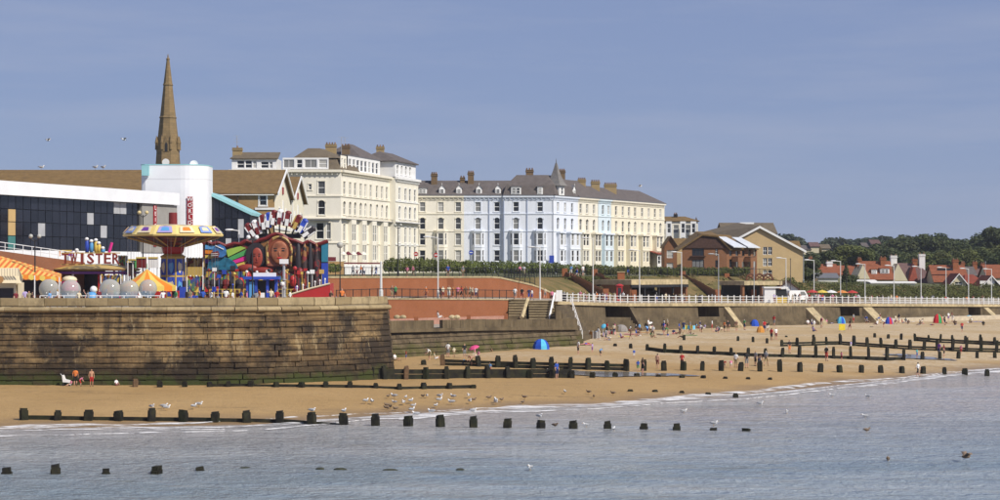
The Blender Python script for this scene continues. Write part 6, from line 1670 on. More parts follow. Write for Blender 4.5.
for px, yt, Y, lb in ((540, 247, 281, 'white lamp post at the top of the broad stone steps'), (593, 238, 304, 'white lamp post on the promenade before the narrow cream house'), (639.5, 250, 317, 'white lamp post in front of the dark shelter'),
                      (681.5, 252, 325, 'white lamp post on the promenade beside the brown flats'), (718.5, 254, 333, 'lamp post with pale head before the brown flats'), (754, 262, 340, 'slim pole on the promenade before the tan gable'), (786, 258, 345, 'lamp post standing beside the white kiosk'),
                      (814, 260, 350, 'first white lamp post beyond the kiosk'), (840.5, 261, 355, 'white lamp post next to the dark conifer'), (865, 264, 361, 'white lamp post by the buttress of the sea wall'), (894, 265.5, 368, 'white lamp post before the white chimney'),
                      (921, 266.5, 374, 'white lamp post before the purple roofed house'), (946, 267.5, 380, 'white lamp post before the small cream gable'), (968.5, 268.5, 385, 'white lamp post before the dark red bungalow'), (991.5, 269, 390, 'last white lamp post, before the white gabled house')):
    street_lamp(px, yt, Y + 6, interp(px, [540, 620, 800, 1000], [7.4, 6.6, 5.95, 5.0]), lb, LAMPG if lb.startswith(('lamp post with', 'slim')) else LAMPW, arm=0 if lb.startswith('slim') else 1.2)
street_lamp(790.5, 259, 352, 6, 'dark slim pole close beside the kiosk lamp', paint('dark_pole', (.06, .05, .05)), arm=0, thick=.07)
street_lamp(846.6, 271, 362, 5.8, 'black pole on the promenade below the conifer', BLACK, arm=0)
street_lamp(803.5, 250, 405, 8.5, 'tall grey pole at the corner of the tan block', LAMPG, arm=0)
street_lamp(985.5, 262, 430, 8, 'thin mast rising above the end houses', LAMPG, arm=0, thick=.06)
GLOBE = mat('lamp_globe', (.42, .42, .38), .35, .1, 2)
def globe_lamp(px, ytop, Y, zb, label, double=True, m=BLACK, gm=None):
    b = XY(px, Y); b.z = zb; zt = ZY(ytop, Y); r = empty('globe_lamp', b, label, 'lamp post', 'ornamental globe lamps')
    MB(m).lathe(b, [(.16, 0), (.16, .9), (.08, 1.05), (.055, zt - zb)], 8).build('pole', r)
    for s_ in ((-.42, .42) if double else (0,)):
        c = Vector((b.x + s_, b.y, zt + (.28 if double else .35)))
        if double: MB(m).bar((b.x, b.y, zt - .25), c - Vector((0, 0, .25)), .04, 5).build('arm', r)
        MB(gm or GLOBE).ball(c, .22 if double else .38, 12, 8).build('globe', r, True)
    return r
globe_lamp(35, 239, 200, FAIR_Z, 'black twin globe lamp in front of the orange awning')
globe_lamp(143, 215, 226, FAIR_Z, 'black lamp with two yellowish globes behind the carousel', gm=mat('yellow_globe', (.62, .5, .25), .35, .1, 2))
globe_lamp(252.5, 240, 202, FAIR_Z, 'black twin globe lamp in front of the painted ride front', gm=WHITE)
globe_lamp(340, 248, 240, FAIR_Z, 'black post with one large faceted globe beside the red wall', False)
globe_lamp(398, 227, 300, 10.7, 'tall dark twin globe lamp before the ivory hotel')
street_lamp(239, 230, 236, FAIR_Z, 'white swan neck lamp beside the glass wing', WHITE, .08, 1.0, 'ornamental globe lamps')

# ================================================================== fairground
def col(name, c, rough=.45): return paint(name, c, rough)
C_RED = col('fair_red', (.42, .025, .025)); C_DRED = col('fair_dark_red', (.17, .018, .018)); C_YEL = col('fair_yellow', (.66, .48, .10)); C_GOLD = col('fair_gold', (.52, .36, .10)); C_BLUE = col('fair_blue', (.03, .07, .42)); C_LBLUE = col('fair_light_blue', (.10, .32, .62)); C_PINK = col('fair_pink', (.68, .03, .26)); C_GRN = col('fair_green', (.08, .34, .10)); C_ORG = col('fair_orange', (.72, .22, .02)); C_WHT = WHITE; C_DARK = col('fair_dark', (.03, .025, .03)); C_PURP = col('fair_purple', (.16, .05, .32)); C_CREAM = col('fair_cream', (.72, .62, .42)); C_LIME = col('fair_lime', (.32, .5, .08)); C_CYAN = col('fair_cyan', (.08, .5, .62)); C_SKIN = mat('painted_skin', (.34, .125, .065), .5, .4, 1.1)
def striped(name, c1, c2, n):
    k_ = Nodes(name); w = k_.n.new('ShaderNodeTexWave'); w.wave_type = 'BANDS'; w.bands_direction = 'X'; w.inputs['Scale'].default_value = n; k_.l.new(k_.pos, w.inputs['Vector'])
    return k_.out(k_.mix(k_.rng(w.outputs['Fac'], .48, .52), c1, c2), .6)
def mural(name, pal, scale=1.3, stretch=(1, 1, 1)):
    k_ = Nodes(name); mp = k_.n.new('ShaderNodeMapping'); mp.inputs['Scale'].default_value = stretch; k_.l.new(k_.pos, mp.inputs['Vector'])
    nz = k_.n.new('ShaderNodeTexNoise'); nz.inputs['Scale'].default_value = 1.5; k_.l.new(mp.outputs['Vector'], nz.inputs['Vector'])
    ad = k_.n.new('ShaderNodeVectorMath'); ad.operation = 'ADD'; k_.l.new(mp.outputs['Vector'], ad.inputs[0]); k_.l.new(nz.outputs['Color'], ad.inputs[1])
    v = k_.n.new('ShaderNodeTexVoronoi'); v.inputs['Scale'].default_value = scale; k_.l.new(ad.outputs[0], v.inputs['Vector'])
    sp_ = k_.n.new('ShaderNodeSeparateColor'); k_.l.new(v.outputs['Color'], sp_.inputs[0])
    c_ = pal[0]
    for i, p_ in enumerate(pal[1:]):
        t_ = (i + 1) / len(pal); c_ = k_.mix(k_.rng(sp_.outputs[0], t_ - .01, t_ + .01), c_, p_)
    return k_.out(c_, .5, .4)
MUR1 = mural('painted_mural_dark', [(.02, .016, .018), (.14, .02, .018), (.03, .02, .02), (.26, .12, .04), (.05, .03, .03), (.20, .03, .03)], 1.6)
MUR2 = mural('painted_mural_bright', [(.36, .03, .03), (.50, .36, .06), (.05, .05, .12), (.10, .26, .08), (.40, .16, .03), (.04, .08, .28), (.05, .04, .04)], 2.6, (1.6, 1, .7))
MUR3 = mural('painted_scroll_gold', [(.40, .27, .08), (.10, .05, .03), (.52, .36, .12), (.22, .05, .03)], 2.4)
# --- wave carousel
CY = 215; cc = XY(173, CY); s_ = CY / FPX; cyz = lambda y: ZY(y, CY)
ca = empty('carousel', (cc.x, cc.y, FAIR_Z), 'tall carousel with yellow painted canopy, red hub and blue panelled column', 'carousel')
MB(C_DRED).lathe((cc.x, cc.y, FAIR_Z), [(3.2, 0), (3.2, .35), (1.6, .4)], 20).build('base', ca)
MB(C_GOLD).lathe(cc, [(11 * s_, FAIR_Z + .3), (12 * s_, FAIR_Z + .6), (12 * s_, cyz(258)), (13.2 * s_, cyz(256.5)), (9 * s_, cyz(254))], 8, rot=.5).build('column', ca)
for i in range(8):
    t_ = 2 * math.pi * i / 8; n_ = Vector((math.cos(t_), math.sin(t_), 0)); u_ = Vector((-n_.y, n_.x, 0)); ap = 12 * s_ * math.cos(math.pi / 8)
    for j, (z0, z1) in enumerate(((cyz(296), cyz(277)), (cyz(275), cyz(259)))):
        c0 = cc + n_ * ap; w_ = 12 * s_ * math.sin(math.pi / 8) * .78
        MB(C_BLUE).obox(c0 - u_ * w_ + Vector((0, 0, z0)), u_ * 2 * w_, n_ * .04, (0, 0, z1 - z0)).build('column_panel', ca)
        mb = MB(C_LBLUE if (i + j) % 2 else C_CREAM); zc = (z0 + z1) / 2; q = [c0 + n_ * .06 + u_ * (w_ * .7 * math.cos(a_)) + Vector((0, 0, zc + (z1 - z0) * .32 * math.sin(a_) * (1 + .3 * math.sin(3 * a_ + i)))) for a_ in np.linspace(0, 2 * math.pi, 12, endpoint=False)]
        mb.prism(q, n_ * .03).build('painted_motif', ca)
MB(C_RED).lathe(cc, [(9.0 * s_, cyz(254)), (10.5 * s_, cyz(252)), (11.5 * s_, cyz(247)), (10 * s_, cyz(246))], 20).build('hub', ca)
MB(MUR1).lathe(cc, [(10 * s_, cyz(247.5)), (28 * s_, cyz(242)), (46 * s_, cyz(237.5)), (47 * s_, cyz(237.3)), (20 * s_, cyz(233))], 28).build('underside', ca)
nseg = 14
for i in range(nseg):
    a0, a1 = 2 * math.pi * i / nseg, 2 * math.pi * (i + 1) / nseg; am = (a0 + a1) / 2
    def pt(a, r, y): return Vector((cc.x + r * s_ * math.cos(a), cc.y + r * s_ * math.sin(a), cyz(y)))
    mb = MB(col('canopy_yellow', (.74, .58, .22))); mb.raw([pt(a0, 50.5, 235), pt(a1, 50.5, 235), pt(a1, 42, 226), pt(a0, 42, 226), pt(a0, 50, 236.5), pt(a1, 50, 236.5), pt(a0, 44, 237.2), pt(a1, 44, 237.2)], [(0, 1, 2, 3), (4, 5, 1, 0), (6, 7, 5, 4)])
    cp = mb.build('canopy_panel', ca)
    e = [pt(a0 + .07, 49.6, 233.6), pt(a1 - .07, 49.6, 233.6), pt(a1 - .09, 43.8, 227.5), pt((a0 + a1) / 2, 43.2, 227.0), pt(a0 + .09, 43.8, 227.5)]
    up_ = (pt(am, 51.5, 234) - pt(am, 50.5, 235)); e = [p + up_ * .25 for p in e]
    MB((col('picture_blue', (.20, .30, .62)), C_CREAM, col('picture_lilac', (.36, .32, .60)), C_CREAM)[i % 4]).prism(e, up_ * .15).build('picture', cp)
    f_ = [p.lerp(sum(e, Vector()) / 5, .45) + up_ * .22 for p in e]; MB((C_CREAM, C_PURP, C_LBLUE, C_ORG)[i % 4]).prism(f_, up_ * .1).build('picture', cp)
    MB(C_GOLD).bar(pt(a0, 12, 246.5), pt(a0, 46, 237.6), .09, 5).build('rib', ca)
MB(C_CREAM).lathe(cc, [(42 * s_, cyz(226.1)), (8 * s_, cyz(224.5))], 28).build('canopy_top', ca)
MB(C_DRED).lathe(cc, [(4.4 * s_, cyz(226)), (4.2 * s_, cyz(213)), (3.9 * s_, cyz(212.6))], 14).build('mast', ca)
for i in range(20):
    a = 2 * math.pi * i / 20 + .08
    for rr in (43.5,):
        p = Vector((cc.x + rr * s_ * math.cos(a), cc.y + rr * s_ * math.sin(a), 0)); zt, zb = cyz(238), FAIR_Z + 1.2
        mb = MB(GREYMETAL)
        for dx in (-.18, .18): mb.bar(p + Vector((dx, 0, zt)), p + Vector((dx, 0, zb + .5)), .012, 3)
        mb.build('chain', ca)
        mb = MB((C_RED, C_BLUE, C_YEL)[i % 3]); mb.box(p + Vector((0, 0, zb + .1)), (.45, .42, .07)); mb.box(p + Vector((0, .2, zb + .35)), (.45, .06, .5)); mb.build('seat', ca)
# --- painted ride front with big faces
RY = 224; rx = lambda px: XY(px, RY).x; rz_ = lambda y: ZY(y, RY)
rf = empty('painted_ride_front', (rx(268), RY, FAIR_Z), 'big fairground ride front painted with two faces and a blue helmeted player', 'fairground ride')
def cut(pts, m, Y, th, nm, par=rf):
    k_ = Y / RY
    return MB(m).prism([(XY(px, Y).x, Y, ZY(py, Y)) for px, py in pts], (0, th, 0)).build(nm, par)
def oval(cx, cy, a, b, m, Y, th, nm, par=rf, n=18): return cut([(cx + a * math.cos(t), cy - b * math.sin(t)) for t in np.linspace(0, 2 * math.pi, n, endpoint=False)], m, Y, th, nm, par)
top = [(203, 244), (206, 241), (212, 244), (218, 242.5), (226, 246), (234, 243.5), (240, 244), (246, 240.5), (253, 243), (260, 240), (266, 238.5), (271, 235.5), (277, 233.5), (283, 235.5), (288, 239), (296, 241), (303, 244), (309, 241), (316, 244.5), (322, 243), (328, 241)]
cut([(203, 306), (328, 306)] + top[::-1], MUR1, RY, .5, 'backdrop')
for a, b in zip(top, top[1:]): 
    MB(C_DRED).bar((rx(a[0]), RY - .1, rz_(a[1])), (rx(b[0]), RY - .1, rz_(b[1])), .22, 6).build('scroll_edge', rf)
for i, (pts, m) in enumerate((([(205, 245), (221, 246), (221, 250), (205, 249)], C_LBLUE), ([(205, 250), (221, 251), (221, 255), (205, 253.5)], C_ORG), ([(205, 255), (221, 256), (221, 260), (205, 258)], C_YEL), ([(205, 259), (221, 261), (221, 266), (205, 263)], C_PURP), ([(226, 250), (240, 246), (246, 248), (228, 257)], C_LIME), ([(228, 258), (247, 249), (248, 254), (230, 261)], C_GRN), ([(229, 262), (248, 255), (247, 260), (230, 265)], C_PINK), ([(230, 266), (247, 261), (244, 266), (231, 269)], C_YEL), ([(321.5, 242), (328, 241), (328, 262), (321.5, 262)], col('faded_teal', (.03, .20, .30))), ([(321.5, 263), (328, 263), (328, 285), (321.5, 285)], C_BLUE))): cut(pts, m, RY - .12, .1, 'painted_stripe')
# helmeted figure in relief
HELM = mat('helmet_blue', (.05, .17, .42), .5, .45, 1.6); JERS = mat('jersey_teal', (.02, .13, .22), .6, .55, 2.2)
cut([(207, 270), (208, 263), (211, 259), (215, 257.5), (219, 258.5), (223, 257), (229, 258.5), (234, 262), (237, 266), (238, 270)], JERS, RY - .7, .5, 'painted_shoulders')
cut([(212.5, 253), (213, 248.5), (216, 245.5), (220, 244.5), (224, 246.5), (226, 250.5), (225.5, 255), (222, 257.5), (217, 257)], HELM, RY - 1.0, .4, 'painted_helmet')
cut([(212.8, 252), (218, 251), (219.5, 254), (218, 257.5), (214, 257.5)], C_DRED, RY - 1.06, .1, 'painted_face')
mb = MB(C_WHT)
for i in range(2): mb.bar((rx(212.5), RY - 1.15, rz_(254 + i * 1.8)), (rx(219.5), RY - 1.15, rz_(253.6 + i * 1.8)), .035, 5)
mb.build('face_guard', rf); MB(C_WHT).bar((rx(216.5), RY - 1.05, rz_(245.6)), (rx(225), RY - 1.05, rz_(249.5)), .05, 5).build('helmet_stripe', rf)
# first head: dark hair, reddish face
oval(256, 255, 10.2, 12.5, C_DARK, RY - .35, .3, 'painted_hair'); 
mb = MB(C_SKIN, C_DARK, C_RED)
def face(cx, cy, w, h, skin, nm, lip=C_DRED):
    Y = RY - .5; k_ = RY / FPX
    mb = MB(skin); c = Vector((rx(cx), Y, rz_(cy))); mb.ball(c, (w * k_, .16, h * k_), 18, 12); f = mb.build(nm, rf, True)
    for s in (-1, 1):
        MB(C_DARK).ball(c + Vector((s * w * k_ * .42, -.14, h * k_ * .16)), (w * k_ * .2, .06, h * k_ * .07), 8, 5).build('eye', f); MB(C_DARK).ball(c + Vector((s * w * k_ * .42, -.13, h * k_ * .36)), (w * k_ * .27, .05, h * k_ * .045), 8, 5).build('eyebrow', f)
    MB(skin).ball(c + Vector((0, -.14, -h * k_ * .12)), (w * k_ * .15, .10, h * k_ * .24), 8, 6).build('nose', f, True)
    MB(lip).ball(c + Vector((0, -.12, -h * k_ * .48)), (w * k_ * .34, .08, h * k_ * .09), 8, 5).build('mouth', f)
face(257.5, 257.5, 5.6, 9.8, col('painted_red_skin', (.30, .055, .035)), 'painted_face')
mb = MB(col('figure_red', (.24, .03, .02))); mb.ball((rx(248), RY - .5, rz_(268.5)), (1.2, .3, .5), 12, 7); mb.ball((rx(263), RY - .5, rz_(271)), (1.2, .3, .45), 12, 7); mb.build('painted_shoulders', rf, True)
# second head in an arched gold frame
Y = RY - .3
arch = [(268.5, 266)] + [(279.5 + 12.2 * math.cos(t), 250 - 13 * math.sin(t)) for t in np.linspace(math.pi, 0, 14)] + [(291, 266)]
for a, b in zip(arch, arch[1:]): MB(MUR3).bar((rx(a[0]), Y - .15, rz_(a[1])), (rx(b[0]), Y - .15, rz_(b[1])), .17, 6).build('arch_moulding', rf)
cut(arch, col('portrait_ground', (.28, .10, .06)), Y, .2, 'portrait_ground')
oval(279.5, 249.5, 11.2, 12.2, col('auburn', (.22, .06, .025)), Y - .15, .1, 'painted_hair'); face(280, 252.5, 8.8, 11.5, C_SKIN, 'painted_face', C_RED)
# dark columns and figures at the seaward end
for px, w, m in ((299, 4, C_DARK), (305, 3.6, MUR1), (311, 3.2, C_DARK), (317, 3.2, MUR1)):
    k_ = RY / FPX; mb = MB(m); mb.lathe((rx(px), RY - .7, FAIR_Z), [(w * k_, 0), (w * k_ * 1.05, 1.5), (w * k_ * .7, 3.2), (w * k_ * 1.0, 4.4), (w * k_ * .6, 5.4), (w * k_ * .5, rz_(246) - FAIR_Z), (.05, rz_(243) - FAIR_Z)], 10); mb.build('statue_column', rf, True)
for px, py, m in ((253, 277, C_RED), (246, 283, C_RED), (289, 275, C_RED), (297, 281, C_RED), (304, 273, C_DRED)):
    k_ = RY / FPX; mb = MB(m); mb.ball((rx(px), RY - 4.5, ZY(py, RY - 4.5)), (.38, .38, .62), 10, 7); mb.build('red_bulb', rf, True)
# railings, cars and platform in front
pf = empty('ride_platform', (rx(266), RY - 6, FAIR_Z), 'fairground platform with yellow barriers, gold panels and black ride cars', 'fairground ride')
MB(MUR3).obox((rx(203), RY - 9, FAIR_Z), (rx(300) - rx(203), 0, 0), (0, 8, 0), (0, 0, .6)).build('deck', pf)
for i in range(22):
    px = 205 + i * 4.3; q = Vector((XY(px, RY - 9).x, RY - 9, FAIR_Z + .6)); MB(C_YEL).box(q + Vector((0, 0, .45)), (.07, .07, .9)).build('barrier_post', pf)
for z_ in (.45, .88): MB(C_YEL).obox((XY(205, RY - 9).x, RY - 9.03, FAIR_Z + .6 + z_), (XY(296, RY - 9).x - XY(205, RY - 9).x, 0, 0), (0, .06, 0), (0, 0, .07)).build('barrier_rail', pf)
for i, px in enumerate((207, 213, 219.5, 226, 232.5, 239)):
    Yc = RY - 7; q = XY(px, Yc); mb = MB((C_DARK, C_DARK, C_DARK, C_DRED, C_DARK, C_DARK)[i]); mb.ball((q.x, Yc, ZY(284, Yc)), (.5, .5, .55), 10, 6); mb.box((q.x, Yc, ZY(288, Yc)), (.9, .9, .4)); mb.build('ride_car', pf)
for i, (px, m) in enumerate(((208, C_YEL), (214, C_GRN), (220, C_DRED), (226, C_PURP), (232, C_LIME), (238, C_PINK), (243, C_ORG))):
    Yc = RY - 3; cut([(px - 2.9, 283), (px + 2.9, 283), (px + 2.9, 271.5), (px - 2.9, 271.5)], MUR2, Yc, .3, 'painted_arcade', pf)
# blue pay box
pb = empty('pay_booth', (*XY(262, 210).xy, FAIR_Z), 'blue pay booth with white roof sign and dark window', 'booth')
q = XY(262, 210); 
for dx in (-1.5, -.6, .6, 1.5): MB(C_BLUE).box((q.x + dx, 210, FAIR_Z + 1.3), (.28, .5, 2.6)).build('pillar', pb)
MB(C_DARK).box((q.x, 210.8, FAIR_Z + 1.3), (3.0, .3, 2.4)).build('rear_wall', pb); MB(C_BLUE).box((q.x, 210.3, FAIR_Z + 2.75), (3.7, 2.0, .3)).build('roof', pb); MB(C_WHT).box((q.x - .2, 209.9, FAIR_Z + .6), (1.0, .3, 1.2)).build('counter', pb)
MB(C_LBLUE).box((q.x - 1.05, 209.72, FAIR_Z + 1.4), (.5, .1, 1.9)).build('side_panel', pb); MB(C_WHT).box((q.x + .3, 209.9, FAIR_Z + 3.1), (2.4, .2, .4)).build('sign_board', pb)
# white tower light and red boat-shaped stall
tw = empty('floodlight_mast', (*XY(284, 212).xy, FAIR_Z), 'white floodlight mast in front of the second painted face', 'mast')
MB(GREYMETAL).lathe(XY(284, 212) + Vector((0, 0, FAIR_Z)), [(.2, 0), (.14, ZY(264, 212) - FAIR_Z)], 8).build('pole', tw); MB(C_WHT).box((XY(284, 212).x, 212, ZY(261.5, 212)), (.9, .5, .5)).build('light_box', tw)
for i in range(3): MB(GREYMETAL).lathe(XY(284, 212) + Vector((0, 0, FAIR_Z + .7 + i * .9)), [(.27, 0), (.27, .12)], 8).build('ring', tw)
rb = empty('red_boat_stall', (*XY(312, 208).xy, FAIR_Z), 'bright red boat shaped platform at the end of the fairground', 'stall')
Y = 208
mb = MB(C_RED); p = [(293, 300), (330, 300), (330, 283.5), (322, 285.5), (310, 288.5), (298, 292), (290, 294.5)]; mb.prism([(XY(a, Y).x, Y, ZY(b, Y)) for a, b in p], (0, 4.5, 0)); mb.build('hull', rb)
mb = MB(C_CREAM); p = [(330, 283.5), (322, 285.5), (310, 288.5), (298, 292), (290, 294.5)]
for a, b in zip(p, p[1:]): mb.bar((XY(a[0], Y).x, Y - .05, ZY(a[1], Y)), (XY(b[0], Y).x, Y - .05, ZY(b[1], Y)), .09, 5)
mb.build('gunwale', rb)
for px in (297, 303, 309, 315, 320, 325): 
    q = P(px, interp(px, [290, 330], [294, 283.5]), Y + .3); MB(C_WHT if px != 309 else C_YEL).lathe(q, [(.05, 0), (.05, .45), (.10, .55), (.08, .65), (.03, .7)], 8).build('figurehead', rb)
# --- high ride with fan of seats
FYY = 236; hr = empty('fan_seat_ride', (XY(280, FYY).x, FYY, FAIR_Z), 'raised ride with fan of red, white and blue seats above the painted front', 'fairground ride')
cut([(243, 283), (296, 283), (296, 276), (289, 273), (283, 276), (272, 275), (266, 272), (258, 275), (250, 277), (243, 276)], MUR2, RY - 2.2, .3, 'painted_front')
for px in (262, 297): MB(C_DARK).bar((XY(px, FYY).x, FYY, FAIR_Z), (XY(280, FYY).x, FYY, ZY(236, FYY)), .3, 6).build('arm', hr)
MB(C_DARK).box(P(280, 236, FYY), (4.8, 1.2, .55)).build('gondola', hr)
seats = [(253.5, 231, -35), (258, 229, -20), (264, 224, -8), (268, 222, 5), (273, 219.5, 8), (279.5, 219, 6), (287, 220.5, 8), (295, 223.5, 25), (300, 227, 30), (305, 232, 55)]
for i, (px, py, a) in enumerate(seats):
    cols = ((C_DRED, C_WHT), (C_WHT, C_DRED), (C_DRED, C_WHT), (C_BLUE, C_WHT))[i % 4] if i < 7 else ((C_DRED, C_GOLD), (C_BLUE, C_WHT), (C_DARK, C_WHT))[i - 7]
    mb = MB(*cols); mb.box((0, 0, .35), (.66, .5, 1.25)); mb.ball((0, -.05, 1.05), (.3, .26, .28), 8, 5); mb.use(1); mb.box((0, -.3, .1), (.3, .3, .7)); mb.box((-.28, -.28, .6), (.1, .12, .9)); mb.box((.28, -.28, .6), (.1, .12, .9))
    o = inst('seat', mb.mesh('seat'), P(px, py + 3, FYY - 1.0), hr); o.rotation_euler = (0, R(a), 0); o.scale = (1.35, 1.2, 1.15)
    MB(C_DARK).bar(P(px, py + 4, FYY - .6), P(280 + (px - 280) * .75, 236, FYY - .3), .1, 5).build('strut', hr)
MB(GREYMETAL).bar(P(279.5, 236, FYY), P(279.5, 208, FYY), .07, 6).build('mast', hr); MB(GREYMETAL).bar(P(302, 232, FYY), P(302, 214, FYY), .05, 5).build('mast', hr)
# --- twister
TY = 210; tx = lambda px: XY(px, TY).x; tzz = lambda y: ZY(y, TY)
tw = empty('twister_ride', (tx(92), TY, FAIR_Z), 'round fairground ride under a big red TWISTER sign', 'fairground ride')
c = XY(94, TY + 5)
MB(C_GOLD, C_DARK).lathe((c.x, c.y, 0), [(4.8, tzz(271)), (5.0, tzz(269)), (3.4, tzz(266)), (.4, tzz(264))], 24).build('canopy', tw)
MB(C_PURP).lathe((c.x, c.y, 0), [(4.75, tzz(271.2) - .3), (5.04, tzz(271.2) - .05)], 24).build('canopy_rim', tw)
for i in range(10):
    a = 2 * math.pi * i / 10; p = Vector((c.x + 4.4 * math.cos(a), c.y + 4.4 * math.sin(a), FAIR_Z)); MB(C_WHT if i % 2 else C_RED).bar(p, p + Vector((0, 0, tzz(271) - FAIR_Z)), .12, 6).build('post', tw)
MB(C_DARK).lathe((c.x, c.y, FAIR_Z), [(4.2, 0), (4.2, .5), (1.2, .6), (1.2, 4)], 20).build('turntable', tw)
for i in range(8):
    a = 2 * math.pi * i / 8 + .3; p = Vector((c.x + 3.2 * math.cos(a), c.y + 3.2 * math.sin(a), FAIR_Z + .9)); mb = MB((C_LBLUE, C_RED, C_YEL, C_PINK)[i % 4]); mb.ball(p, (.7, .7, .55), 10, 6); mb.box(p + Vector((0, 0, .5)), (.9, .3, .9)); mb.build('ride_car', tw)
SIGNW = 'TWISTER'; 
LETTER = col('sign_letter_red', (.22, .035, .022))
for i, ch in enumerate(SIGNW):
    px = interp(i, [0, 6], [66.5, 117]); me = text_mesh(ch, 1.5, .12, LETTER)
    o = bpy.data.objects.new('sign_letter', me); COL.objects.link(o); o.parent = tw; o.rotation_euler = (R(90), 0, 0)
    vx = [v.co.x for v in me.vertices]; wd = max(vx) - min(vx); target = .28 if ch == 'I' else .72; o.scale = (target / wd, 1, 1)
    o.location = Vector((tx(px) - (max(vx) + min(vx)) / 2 * target / wd, TY - .6, tzz(259.2))) - parent_loc(tw)
for z_ in (253.5, 265): MB(C_GOLD).obox((tx(62), TY - .45, tzz(z_)), (tx(121) - tx(62), 0, 0), (0, .1, 0), (0, 0, .1)).build('sign_frame', tw)
for px, m, h in ((87, C_BLUE, 14), (91.5, C_LBLUE, 12), (96, C_YEL, 13), (99, C_YEL, 10), (103, C_LBLUE, 5), (77, C_WHT, 3)):
    k_ = TY / FPX; mb = MB(m, C_WHT); mb.lathe((tx(px), TY, tzz(253)), [(1.8 * k_, 0), (2.2 * k_, h * k_ * .5), (1.9 * k_, h * k_ * .8), (.5 * k_, h * k_)], 10); mb.use(1).ball((tx(px), TY - .1, tzz(253) + h * k_), (2.0 * k_, 2.0 * k_, 1.6 * k_), 10, 6); mb.build('rocket_ornament', tw, True)
MB(C_PINK).bar((tx(109), TY, tzz(253)), (tx(112), TY, tzz(242.5)), .16, 6).build('pink_prong', tw)
# white/blue inflatable figure-like bollard by the twister
ib = empty('inflatable_bollard', (*XY(92, 200).xy, FAIR_Z), 'blue inflatable bollard with white round top before the ride', 'inflatable')
q = XY(92, 200) + Vector((0, 0, FAIR_Z)); MB(C_LBLUE).lathe(q, [(.5, 0), (.7, .5), (.55, 1.1), (.3, 1.4)], 12).build('body', ib, True); MB(C_WHT).ball(q + Vector((.15, 0, 1.65)), .36, 12, 8).build('top', ib, True)
# pink booth
pk = empty('pink_booth', (*XY(69.5, 203).xy, FAIR_Z), 'round pink topped candy booth between awning and ride', 'booth')
q = XY(69.5, 203) + Vector((0, 0, FAIR_Z)); MB(C_WHT).lathe(q, [(.65, 0), (.65, 1.4)], 12).build('cabin', pk); MB(C_PINK).lathe(q + Vector((0, 0, 1.5)), [(.95, 0), (.85, .8), (.6, 1.15)], 14).build('skirt', pk); MB(C_CREAM).ball(q + Vector((0, 0, 2.6)), (.8, .8, .42), 12, 6).build('dome', pk, True)
# orange striped canopy and cream kiosk
ORSTR = striped('orange_stripe', (.72, .46, .12), (.62, .15, .03), .62)
oa = empty('striped_awning', (*XY(30, 199).xy, FAIR_Z), 'long orange and yellow striped awning of the fairground stalls', 'awning')
A0, A1 = P(-16, 252, 203), P(61.5, 274.5, 207); F0_, F1_ = P(-16, 271.5, 197), P(61.5, 277.5, 200)
MB(ORSTR).prism([F0_, F1_, A1, A0], (0, 0, .08)).build('canopy', oa)
for i in range(14):
    p, q_ = F0_.lerp(F1_, i / 14), F0_.lerp(F1_, (i + 1) / 14); MB(C_ORG if i % 2 else C_YEL).prism([p, q_, q_ - Vector((0, 0, .38)), p.lerp(q_, .5) - Vector((0, 0, .5)), p - Vector((0, 0, .38))], (0, .03, 0)).build('valance_flap', oa)
for t_ in (.35, .65, .97): p = F0_.lerp(F1_, t_); MB(C_WHT).bar((p.x, p.y, FAIR_Z), p, .06, 6).build('post', oa)
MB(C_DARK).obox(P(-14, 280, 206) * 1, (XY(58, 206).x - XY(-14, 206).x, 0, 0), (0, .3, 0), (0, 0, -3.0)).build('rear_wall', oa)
MB(col('brown_counter', (.2, .07, .03))).obox((XY(24, 200).x, 201, FAIR_Z), (3.4, 0, 0), (0, .6, 0), (0, 0, 1.1)).build('counter', oa)
ck = empty('cream_kiosk', (*XY(8, 193).xy, FAIR_Z), 'cream kiosk with scalloped awning at the edge of the picture', 'kiosk')
KY = 193; kz = lambda y: ZY(y, KY); kx_ = lambda px: XY(px, KY).x
MB(C_CREAM).box((kx_(2), KY + 1, FAIR_Z + 1.2), (3.4, 1.6, 2.4)).build('cabin', ck)
mb = MB(C_CREAM); mb.prism([(kx_(-12), KY - .9, kz(283)), (kx_(24.5), KY - .9, kz(283)), (kx_(24.5), KY - .9, kz(276.5)), (kx_(18), KY + .2, kz(268)), (kx_(-12), KY + .2, kz(268))], (0, .06, 0)); mb.build('awning_front', ck)
for i in range(12): px = -10 + i * 2.7; MB(striped('cream_band', (.6, .48, .32), (.75, .68, .5), 3)).obox((kx_(px), KY - .94, kz(276)), (.12, 0, 0), (0, .05, 0), (0, 0, kz(268.5) - kz(276))).build('awning_rib', ck)
oo = MB(col('kiosk_badge', (.45, .24, .09))).lathe((0, 0, 0), [(.34, -.03), (.34, .03)], 16).mesh('badge'); o = inst('badge', oo, (kx_(2.5), KY - .97, kz(279.5)), ck); o.rotation_euler = (R(90), 0, 0)
MB(C_DARK).box((kx_(2), KY + .15, FAIR_Z + 1.3), (2.6, .1, 1.1)).build('hatch', ck); MB(C_CREAM).box((kx_(20), KY, FAIR_Z + 1.2), (.32, .32, 2.5)).build('pillar', ck); MB(C_CREAM).box((kx_(15), KY, FAIR_Z + 1.2), (.22, .22, 2.5)).build('pillar', ck)
